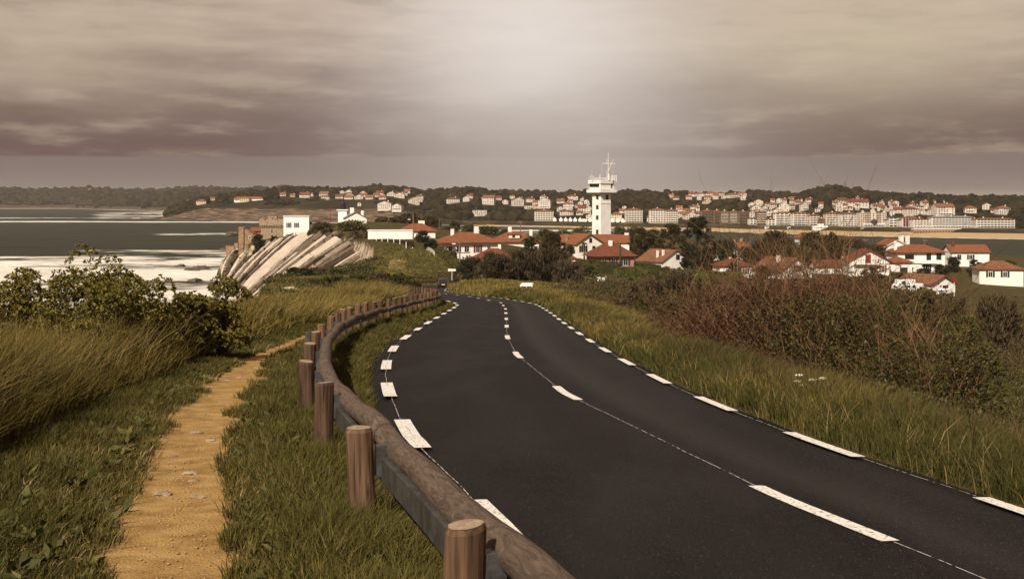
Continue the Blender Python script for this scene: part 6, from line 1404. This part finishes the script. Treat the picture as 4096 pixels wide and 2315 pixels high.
pd = path_dist(X, Y); keep = pd > -.1+.5*(fbm(X*1.6, Y*1.6, 5)-.35); sward('short_grass', 'short trampled grass between tall grass and footpath', X[keep], Y[keep], (.07+.16*fbm(X*.9, Y*.9, 6)*np.clip(pd/.5, .3, 1.3))[keep], 'short', 9, 54, 1.3, (.2,0), .07)
rl = lambda Y: ip(Y, [(b, a) for a, b in RS[::4]])
X, Y = region(13500, 6.0, 70, lambda Y: ip(Y, [(q[1], q[0]+q[2]*.25) for q in PATH]), lambda Y: rl(Y)-.1, 55)
pd = path_dist(X, Y); bare = fbm(X*1.1+Y*.7, Y*1.1-X*.7, 15); keep = (pd > -.1+.5*(fbm(X*1.6, Y*1.6, 7)-.35)) & (bare > .36); sward('path_verge_grass', 'short green grass between footpath and guardrail', X[keep], Y[keep], (.08+.2*fbm(X*.9, Y*.9, 8)*np.clip(pd/.4, .35, 1.3))[keep], 'short', 9, 56, 1.3, (.15,0), .07)
X, Y = region(8000, 6.0, 100, lambda Y: rl(Y)-.25, lambda Y: ip(Y, [(q[1], q[0]) for q in ELs if q[1] < 200])-.36, 57)
rdn = road_dist(X, Y); sward('rail_foot_grass', 'green grass strip between guardrail and road', X, Y, .10+.24*fbm(X*.8, Y*.8, 9)*np.clip((rdn-.3)*1.6, .4, 1.5), 'short', 9, 58, 1.3, (.2,0), .07)
ER_y = lambda Y: ip(Y, [(q[1], q[0]) for q in ERs if q[1] < 200])
bank = lambda Y: np.interp(Y, [5,12,20,30,45,60,90,130], [2.6,2.0,1.9,2.2,3.0,4.2,6.5,6.5])
X, Y = region(21000, 5.5, 128, lambda Y: ER_y(Y)+.36, lambda Y: ER_y(Y)+bank(Y)*np.where(Y < 40, 1, .8), 61)
e = X-ER_y(Y); h = np.clip(.16+e*.22, .14, .42+.3*fbm(X*.35, Y*.2, 12))*(.65+.7*fbm(X*.6, Y*.6, 13))
gold = fbm(X*.35+Y*.1, Y*.13-X*.1, 14)+np.random.default_rng(7).uniform(-.2, .2, len(X)) > np.where(Y < 40, .66, .48)
sward('bank_grass', 'tall green grass on the right bank', X[~gold], Y[~gold], h[~gold], 'bank', 10, 62, 1.5, (.12,.0), .08)
sward('golden_bank_grass', 'golden seeding grass patches on the right bank', X[gold], Y[gold], h[gold]*1.05, 'gold', 10, 63, 1.5, (.2,.0), .08)
X, Y = region(9000, 9, 60, lambda Y: ER_y(Y)+bank(Y)*.85, lambda Y: ER_y(Y)+bank(Y)+np.interp(Y, [9,20,60], [3.5,3.5,3]), 64)
sward('brown_bank_grass', 'brown seeding grass tangled at the foot of the bare shrubs', X, Y, .3+.35*fbm(X*.5, Y*.4, 21), 'brown', 8, 164, 1.5, (.15,0), .09)
X, Y = region(2600, 9, 100, lambda Y: ER_y(Y)+.9, lambda Y: ER_y(Y)+bank(Y)+.8, 165)
sward('bank_seed_heads', 'purplish brown seed stalks above the right bank grass', X, Y, .5+.35*fbm(X*.4, Y*.3, 22), 'brown', 3, 166, 1.3, (.12,0), .05)
X, Y = region(3200, 8, 46, lambda Y: np.maximum(-.47*Y-.5, -14.8), lambda Y: tallL(Y)-.3, 167); c = coast_dist(X, Y) < -.1
sward('left_seed_heads', 'straw coloured seed stalks above the tall left grass', X[c], Y[c], (.75+.5*fbm(X*.4, Y*.3, 23))[c], 'dry', 3, 168, 1.2, (.12,0), .05)
X, Y = region(9000, 46, 215, lambda Y: np.interp(Y, [46,60,100,150,215], [-13.5,-15,-20,-31,-42]), lambda Y: np.interp(Y, [46,60,90,130,150,215], [-7.9,-8.0,-8.4,-13.2,-17,-20]), 65)
c = coast_dist(X, Y) < 0; h = .35+.75*fbm(X*.16, Y*.12, 16); sward('slope_grass', 'golden windblown grass on the slope left of the guardrail', X[c], Y[c], (h*1.0)[c], 'gold', 9, 66, 1.5, (.5,.0), .12)
X, Y = region(2200, 78, 150, lambda Y: np.interp(Y, [78,100,150], [-11,-13.5,-21]), lambda Y: np.interp(Y, [78,100,125,150], [-7.5,-9.2,-13.6,-17.2]), 67)
sward('rail_end_grass', 'tall golden grass screening the far end of the guardrail', X, Y, .9+.5*fbm(X*.3, Y*.2, 17), 'gold', 10, 68, 1.6, (.5,0), .14)
X, Y = region(5200, 120, 236, lambda Y: np.interp(Y, [120,150,182,212,236], [-2.6,-7.0,-9.4,-10.0,-8.6])+0, lambda Y: np.interp(Y, [120,150,200,236], [9,12,16,16]), 69)
sward('island_grass', 'golden grass on the inside of the far bend', X, Y, .45+.5*fbm(X*.2, Y*.1, 18), 'gold', 8, 70, 1.6, (.3,0), .16)
X, Y = region(9000, 196, 335, lambda Y: np.interp(Y, [196,260,300,335], [-38,-40,-32,-34]), lambda Y: np.interp(Y, [196,225,250,270,300,335], [-19.5,-20,-18,-13,-12,-20]), 71)
c = coast_dist(X, Y) < 0; sward('meadow_grass', 'mown green meadow grass on the clifftop mound', X[c], Y[c], (.12+.3*fbm(X*.1, Y*.08, 19))[c], 'meadow', 8, 72, 1.6, (.3,0), .35)
X, Y = region(1800, 7, 34, lambda Y: np.maximum(-.42*Y, -7), lambda Y: ip(Y, [(q[1], q[0]+1.4) for q in PATH]), 73)
pd = path_dist(X, Y); c = (pd > -.05); sward('straw_litter', 'dry straw blades scattered along the footpath edges', X[c], Y[c], .05+.12*fbm(X[c]*2, Y[c]*2, 20), 'dry', 3, 74, 1.1, (.8,.2), .1)

# broad leaved weeds and dead thatch breaking up the short grass
rng = np.random.default_rng(88)
X, Y = region(520, 7, 34, lambda Y: tallL(Y)-.2, lambda Y: rl(Y)-.15, 89); c = path_dist(X, Y) > .03; X, Y = X[c], Y[c]; m_ = 9; kk = np.repeat(np.arange(len(X)), m_); a_ = rng.uniform(0, 2*PI, len(kk)); L_ = rng.uniform(.06, .17, len(kk))
D = np.stack([np.cos(a_), np.sin(a_), rng.uniform(.25, .9, len(kk))], 1); C = np.stack([X, Y, zg(X, Y)+.03], 1)[kk]+D*(L_*.5)[:, None]
stuff_leaves('broad_weeds', 'low broad leaved weeds scattered in the short path grass', 'weeds', C, D, L_, L_*.38, 'bright', rng)
X, Y = region(2600, 7, 40, lambda Y: tallL(Y)-.4, lambda Y: rl(Y)+.2, 90); c = (path_dist(X, Y) > -.02) & (fbm(X*.8+Y*.5, Y*.8-X*.5, 92) > .5)
sward('dead_thatch', 'patches of dead straw thatch in the verge grass', X[c], Y[c], .06+.14*fbm(X[c]*2, Y[c]*2, 24), 'dry', 7, 91, 1.2, (.5,.1), .09)
X, Y = region(700, 7, 60, lambda Y: ER_y(Y)+.36, lambda Y: ER_y(Y)+bank(Y), 93)
sward('bank_straw', 'dead straw stems leaning in the right bank grass', X, Y, .25+.3*fbm(X*2, Y*2, 25), 'dry', 4, 94, 1.2, (.4,.1), .08)
# ================================================================== SMALL THINGS
m_car = mat('dark green car paint', (.008,.012,.011), None, 1, .25, 0, None, .5)
m_tyre = mat('tyre rubber', (.012,.012,.012), None, 1, .8)
m_lamp = mat('red tail lamp', (.30,.012,.01), None, 1, .3, 0, None, .5)
m_plate = mat('yellow number plate', (.62,.52,.18), None, 1, .5)
m_alu = mat('wheel alloy', (.35,.34,.33), None, 1, .4, metal=.6)
m_vanp = mat('white vehicle paint', (.80,.78,.75), None, 1, .35, 0, None, .4)
def wheel(root, x, y, r=.31, w=.2):
    t = MB().tube([(x-w/2, y, r), (x+w/2, y, r)], r, 14).build('tyre', m_tyre, root); MB().tube([(x-w/2-.01, y, r), (x+w/2+.01, y, r)], r*.62, 10).build('rim', m_alu, t)
def loft(secs):
    """body from cross sections: list of (y, [(x,z)...]) all same count, closed loops"""
    mb = MB(); n = len(secs[0][1])
    for y, pr in secs: mb.v += [(x, y, z) for x, z in pr]
    for i in range(len(secs)-1):
        for k_ in range(n): a_, b = i*n+k_, i*n+(k_+1) % n; mb.f.append((a_, b, b+n, a_+n))
    mb.f.append(tuple(range(n-1, -1, -1))); mb.f.append(tuple((len(secs)-1)*n+k_ for k_ in range(n))); return mb
def sect(w, z0, z1, ch=.12): return [(-w+ch, z0), (w-ch, z0), (w, z0+ch), (w, z1-ch), (w-ch, z1), (-w+ch, z1), (-w, z1-ch), (-w, z0+ch)]
cx_, cy_ = -10.45, 190.0
car = thing('saloon_car', 'dark saloon car driving away on the road just before the far bend', 'car', (cx_, cy_, plane(cy_)+.03), R(3))
loft([(-2.15, sect(.80,.35,.80)), (-2.0, sect(.86,.24,.95)), (-1.2, sect(.87,.2,.98)), (.9, sect(.87,.2,.94)), (1.9, sect(.84,.22,.80)), (2.2, sect(.75,.35,.65))]).build('body', m_car, car)
loft([(-1.45, sect(.70,.95,.99,.02)), (-.75, sect(.62,.97,1.40,.08)), (.35, sect(.62,.97,1.42,.08)), (1.15, sect(.70,.93,.97,.02))]).build('cabin', m_glass, car)
MB().box(-.58,.58,-.75,.35,1.405,1.45).build('roof', m_car, car)
for sx_ in (-1, 1):
    MB().box(sx_*.66-.12, sx_*.66+.12, -2.19, -2.02, .68, .84).build('tail_light', m_lamp, car); MB().box(sx_*.95-.1, sx_*.95+.1, .55, .7, .95, 1.1).build('wing_mirror', m_car, car)
    for y in (-1.35, 1.35): wheel(car, sx_*.78, y)
MB().box(-.26,.26,-2.2,-2.1,.62,.75).build('number_plate', m_plate, car); MB().box(-.8,.8,-2.22,-1.95,.36,.5).build('bumper', m_car, car)
def van(label, x, y, rz, L_=4.9, w=.97, h=2.0, z=None, name='parked_van', cat='van', nose=True, group='white vans parked in the village'):
    v = thing(name, label, cat, (x, y, (zat(x, y) if z is None else z)), R(rz), group)
    secs = [(-L_/2, sect(w*.96,.3,h,.12)), (-L_/2+.3, sect(w,.25,h+.05,.14)), (L_*.18, sect(w,.25,h+.04,.14)), (L_*.36, sect(w*.97,.25,h*.62,.12)), (L_/2, sect(w*.88,.3,h*.5,.12))] if nose else [(-L_/2, sect(w,.35,h,.15)), (L_*.28, sect(w,.35,h+.05,.15)), (L_*.3, sect(w*.95,.3,h*.8,.15)), (L_*.42, sect(w*.92,.3,h*.5,.12)), (L_/2, sect(w*.86,.32,h*.44,.12))]
    loft(secs).build('body', m_vanp, v)
    for s_ in (-1, 1):
        MB().box(s_*w*.45-w*.36, s_*w*.45+w*.36, -L_/2-.03, -L_/2+.1, h*.55, h*.86).build('rear_window', m_glass, v)
        MB().box(s_*w-.03, s_*w+.03, L_*.02, L_*.2, h*.58, h*.86).build('side_window', m_glass, v)
        for yy in (-L_*.3, L_*.3): wheel(v, s_*(w-.1), yy)
    MB().frus([(-w*.8,L_*.205,h*.95),(w*.8,L_*.205,h*.95),(w*.8,L_*.19,h*.94),(-w*.8,L_*.19,h*.94)], [(-w*.85,L_*.372,h*.62),(w*.85,L_*.372,h*.62),(w*.85,L_*.34,h*.61),(-w*.85,L_*.34,h*.61)]).build('windscreen', m_glass, v)
    return v
van('white van with two rear windows half hidden behind the verge grass', (2109-CX)/F*190, 190, -4, z=20.35)
q = S(3612, 1160, 300); van('white motorhome parked left before the low garage', q.x, q.y, 112, 5.6, 1.05, 2.5, zat(q.x, q.y), 'parked_motorhome', 'motorhome', False)
q = S(3650, 1165, 290); van('white panel van with sloping windscreen beside the motorhome', q.x, q.y, 118, 5.0, 1.0, 2.1, zat(q.x, q.y))
q = S(3776, 1166, 292); van('white parked car partly hidden at the right of the garage', q.x, q.y, 130, 4.0, .85, 1.45, zat(q.x, q.y), 'parked_car', 'car')
# ---- poles, signs, wires
m_pole = mat('grey timber pole', (.16,.11,.075), (.22,.16,.11), 2, .85, .3, 8, .1)
PT = {}
def pole(label, px, top, Y, r=.13, lamp=None, arm=False, name='utility_pole', m=None):
    x = (px-CX)/F*Y; z = zat(x, Y); zt = EYE-(top-HOR)/F*Y; o = thing(name, label, 'pole', (x, Y, z), 0, 'wooden poles in the village')
    MB().tube([(0,0,-.5),(0,0,zt-z)], [r*1.15,r*.85], 8).build('shaft', m or m_pole, o)
    if lamp:
        MB().tube([(0,-.1,zt-z-lamp),(-.5,-.2,zt-z-lamp+.35),(-1.0,-.2,zt-z-lamp+.3)], .05, 6).build('lamp_arm', m_steel, o); MB().box(-1.7,-.9,-.35,-.05,zt-z-lamp+.18,zt-z-lamp+.38).build('lamp_head', m_vanp, o)
    if arm:
        MB().box(-.7,.7,-.08,.08,zt-z-.5,zt-z-.35).build('cross_arm', m_pole, o)
        for q in (-.6,0,.6): MB().tube([(q,0,zt-z-.35),(q,0,zt-z-.12)], .05, 6).build('insulator', m_vanp, o)
    PT[px] = Vector((x, Y, zt-.3)); return o
pole('tall wooden pole with street lamp before the annex', 1653, 856, 395, .2, 2.0)
pole('wooden pole with lamp beside the large hipped house', 1839, 958, 275, .16, 1.2)
pole('wooden pole in front of the bay left of the palm', 2082, 884, 470, .17, None, True)
pole('thin pole among the trees left of the annex roof', 1757, 872, 560, .12)
pole('short thick pole near the bay left of the tower', 2249, 898, 600, .2)
pole('ivy wrapped pole before the pink house', 2481, 973, 400, .3, None, False, 'ivy_pole', FM['green'])
pole('wooden pole with small lamp right of the tower', 2453, 914, 480, .14, .8)
pole('wooden pole before the small red hipped house', 2950, 1008, 345, .14)
pole('wooden pole with cross arm right of the umbrella pine', 3463, 956, 420, .17, None, True)
pole('pole behind the villa roof', 3699, 958, 470, .13, None, True)
pole('pole between villa and the right edge house', 3786, 982, 460, .12)
pole('short wooden post beside the junipers', 3560, 1063, 335, .15)
pole('rusty iron post on the clifftop left of lighthouse', 1321, 826, 520, .12, None, False, 'iron_post', m_beam)
pole('shorter rusty iron post near the white house', 1276, 869, 525, .14, None, False, 'iron_post', m_beam)
def wire(label, A, B, sag):
    mb = MB(); pts = [A.lerp(B, t)-Vector((0,0,sag*4*t*(1-t))) for t in np.linspace(0, 1, 14)]; mb.tube(pts, .025, 4); tag(mb.build('overhead_wire', m_iron), label, 'wire', 'overhead wires')
wire('overhead wire from lamp pole to pole before the bay', PT[1653], PT[2082], 4.5); wire('overhead wire from bay pole towards the tower', PT[2082], S(2372, 930, 556), 3); wire('overhead wire from umbrella pine pole leftwards', PT[3463], S(2940, 952, 500), 3); wire('overhead wire dipping right of the villa', PT[3699], PT[3786], 1.5); wire('overhead wire from villa pole to umbrella pine pole', PT[3463], PT[3699], 2.0)
# signpost by the bend
q = S(1808, 1122, 268); q.z = zat(q.x, q.y); sg = thing('road_sign', 'white direction sign on a white post behind the far guardrail', 'road sign', q)
zt = EYE-(1075-HOR)/F*268-q.z
MB().tube([(0,0,-.3),(0,0,zt+.05)], .06, 8).build('post', m_vanp, sg)
MB().box(-.85,.02,-.09,-.04,zt-.5,zt).build('sign_plate', m_vanp, sg); MB().box(.02,.78,.05,.10,zt-.5,zt-.04).build('sign_plate', m_vanp, sg)
q = S(3817, 1175, 262); q.z = zat(q.x, q.y); sg = thing('round_sign', 'round red sign on a pale pole at right edge', 'road sign', q); zt = EYE-(1112-HOR)/F*262-q.z
MB().tube([(0,0,-.3),(0,0,zt-.3)], .06, 8).build('post', m_vanp, sg); mb = MB().tube([(0,-.1,zt-.4),(0,-.05,zt-.4)], .5, 18); mb.build('sign_disc', SH['red'], sg)
q = S(1926, 1110, 245); q.z = zat(q.x, q.y); sg = thing('round_sign', 'small grey backed round sign before the tamarisk', 'road sign', q); MB().tube([(0,0,-.3),(0,0,1.8)], .04, 6).build('post', m_steel, sg); MB().tube([(0,-.06,1.9),(0,-.03,1.9)], .3, 14).build('sign_disc', m_steel, sg)
# white gate with pillars and lawn walls
q = S(2404, 1132, 312); q.z = zat(q.x, q.y); g_ = thing('white_gate', 'white garden gate between stone pillars on the lawn', 'gate', q)
for x in (-1.15, 1.15): MB().box(x-.2, x+.2, -.2, .2, -.5, 1.5).build('pillar', m_stone, g_)
for k_ in range(8): MB().box(-.9+k_*.225, -.9+k_*.225+.2, -.04, .04, .1, 1.2+.1*math.sin(k_*.9)).build('board', m_vanp, g_)
q = S(2300, 1130, 330); o = thing('garden_wall', 'low pale garden wall along the lawn below the hedges', 'wall', (0,0,0))
for a_, b in (((2310,1108,345),(2388,1126,322)), ((2422,1126,322),(2560,1112,338))):
    A, B = S(*a_), S(*b); A.z, B.z = zat(A.x, A.y), zat(B.x, B.y); n_ = Vector((-(B-A).y, (B-A).x, 0)).normalized()*.15
    MB().frus([A-n_+Vector((0,0,-.5)), B-n_+Vector((0,0,-.5)), B+n_+Vector((0,0,-.5)), A+n_+Vector((0,0,-.5))], [A-n_+Vector((0,0,.2)), B-n_+Vector((0,0,.2)), B+n_+Vector((0,0,.2)), A+n_+Vector((0,0,.2))]).build('wall_section', m_stone, o)
# white slat fence down the meadow, wire fence posts by the annex
def fence(name, label, A, B, n, h, w, m, rail_=True):
    A, B = S(*A), S(*B); o = thing(name, label, 'fence', (0,0,0))
    for k_ in range(n):
        p = A.lerp(B, k_/(n-1)); z = zat(p.x, p.y); MB().box(p.x-w/2, p.x+w/2, p.y-.04, p.y+.04, z-.2, z+h).build('pale', m, o)
    if rail_:
        for zz in (h*.35, h*.8):
            pts = [A.lerp(B, t) for t in np.linspace(0, 1, 8)]; MB().tube([(p.x, p.y+.08, zat(p.x, p.y)+zz) for p in pts], .04, 4).build('rail', m, o)
    return o
fence('slat_fence', 'white slat fence descending beside the meadow hedge', (1692,990,312), (1738,1042,283), 14, 1.1, .1, m_conc)
fence('post_fence', 'row of white fence posts along the annex hedge', (1505,975,352), (1650,985,328), 7, 1.7, .16, m_vanp, False)
# ---- wild carrot, stones
m_umb = mat('creamy flower heads', (.55,.50,.38), None, 1, .8)
def carrot(label, px, row, Y, nh, sc=1.0, seed=1):
    rnd = random.Random(seed); p = S(px, row, Y); z = zat(p.x, p.y); H = p.z-z; o = thing('wild_carrot', label, 'flower', (p.x, p.y, z))
    for k_ in range(nh):
        a_ = rnd.uniform(-.14, .14)*sc; b = rnd.uniform(-.1, .1)*sc; hh = H+rnd.uniform(-.1, .05)*sc
        MB().tube([(0,0,0),(a_*.4,b*.4,hh*.6),(a_,b,hh)], .004, 4).build('stalk', FM['bright'], o)
        mb = MB()
        for j in range(16):
            t = rnd.uniform(0, 2*PI); r_ = .045*sc*math.sqrt(rnd.random()); mb._lathe([(.002,-.006*sc),(.011*sc,0),(.009*sc,.008*sc),(.002,.012*sc)], 6, (a_+r_*math.cos(t), b+r_*math.sin(t), hh-.25*r_))
        mb.build('flower_head', m_umb, o)['kind'] = 'stuff'
    return o
carrot('creamy wild carrot in bloom on the right bank', 3236, 1508, 19, 7, 1.35, 2); carrot('single low wild carrot right of the main bloom', 3292, 1545, 18.5, 1, .8, 3); carrot('small wild carrot left of the main bloom', 3185, 1500, 20, 1, .7, 4); carrot('wild carrot at the right edge of the bank', 3750, 1660, 17, 2, .8, 5)
m_stone2 = mat('pale path stones', (.34,.26,.17), (.22,.16,.1), 8, .9, .4, 30, .1)
rnd = random.Random(9)
ST = [(790,1995,.05,'flat pale stone half sunk near the bottom of the footpath'),(650,1985,.07,'grey stone at the left of the footpath bottom'),(755,1900,.06,'pale stone in the middle of the near footpath'),(770,1930,.04,'small pale stone below the middle stone'),(840,1768,.05,'flat slab stone across the footpath'),(785,1735,.06,'grey rounded stone where the path narrows'),(690,1830,.035,'tiny stone on the left of the near path'),(815,1660,.03,'tiny pale pebble in the mid footpath'),(915,1528,.07,'whitish stone on the path bend'),(1025,1475,.05,'pale stone on the far part of the footpath'),(960,1512,.05,'whitish flat stone beside the path bend tuft')]
for px, row, r_, lab in ST:
    Y = 2.0*F/(row-HOR-SLOPE*F); x = (px-CX)/F*Y; o = boulder((x, Y, plane(Y)+.012), r_, int(px+row), m_stone2, None, 'path_stone', .38, (7, 5)); o.rotation_euler.z = rnd.uniform(-.6, .6); tag(o, lab, 'stone', 'stones on the footpath')
n = 1500; rng = np.random.default_rng(44); k_ = rng.integers(0, len(PP), n); k_ = k_[PP[k_, 1] < 30]; X = PP[k_, 0]+rng.normal(size=len(k_))*.2; Y = PP[k_, 1]+rng.uniform(-.15, .15, len(k_)); r_ = rng.uniform(.003, .010, len(k_))
V, Fc, tone = crowns(np.stack([X, Y, plane(Y)+.014], 1), r_*1.3, r_*.7, 5)
tag(link('path_gravel', npmesh('path_gravel', V, None, Fc), mat('sandy gravel', (.36,.25,.12), (.25,.16,.07), 40, .9)), 'fine loose gravel strewn over the footpath', 'gravel', kind='stuff')
for px, row, r_, lab in ((1592,1078,.9,'white rock beside the worn track on the meadow'),(1560,1084,.5,'smaller white rock left of the track rock'),(1178,1195,1.1,'pale boulder on the left slope edge')):
    Y = {1592:230,1560:228,1178:118}[px]; x = (px-CX)/F*Y; o = boulder((x, Y, zat(x, Y)), r_, px, m_rock[0], None, 'boulder', .5); tag(o, lab, 'rock')
q, d = rail_at(s_p1+3.85*3.55, .33); MB().box(-.05,.05,-.05,.05,-.4,.95).build('steel_post', m_steel, rail).location = (q[0], q[1], plane(q[1]))
# ---- air between here and the hills
hz = MB().box(-6300, 6300, -500, 16300, -9, 120).build('haze', None); hz.visible_shadow = True
hm = bpy.data.materials.new('haze'); hm.use_nodes = True; t = hm.node_tree; t.nodes.clear()
pv_ = t.nodes.new('ShaderNodeVolumePrincipled'); oo = t.nodes.new('ShaderNodeOutputMaterial'); t.links.new(pv_.outputs[0], oo.inputs['Volume'])
pv_.inputs['Color'].default_value = (.9,.84,.8,1); pv_.inputs['Density'].default_value = .000032; pv_.inputs['Anisotropy'].default_value = .0
hz.data.materials.append(hm); tag(hz, 'thin warm sea haze in the air', 'haze', kind='stuff')
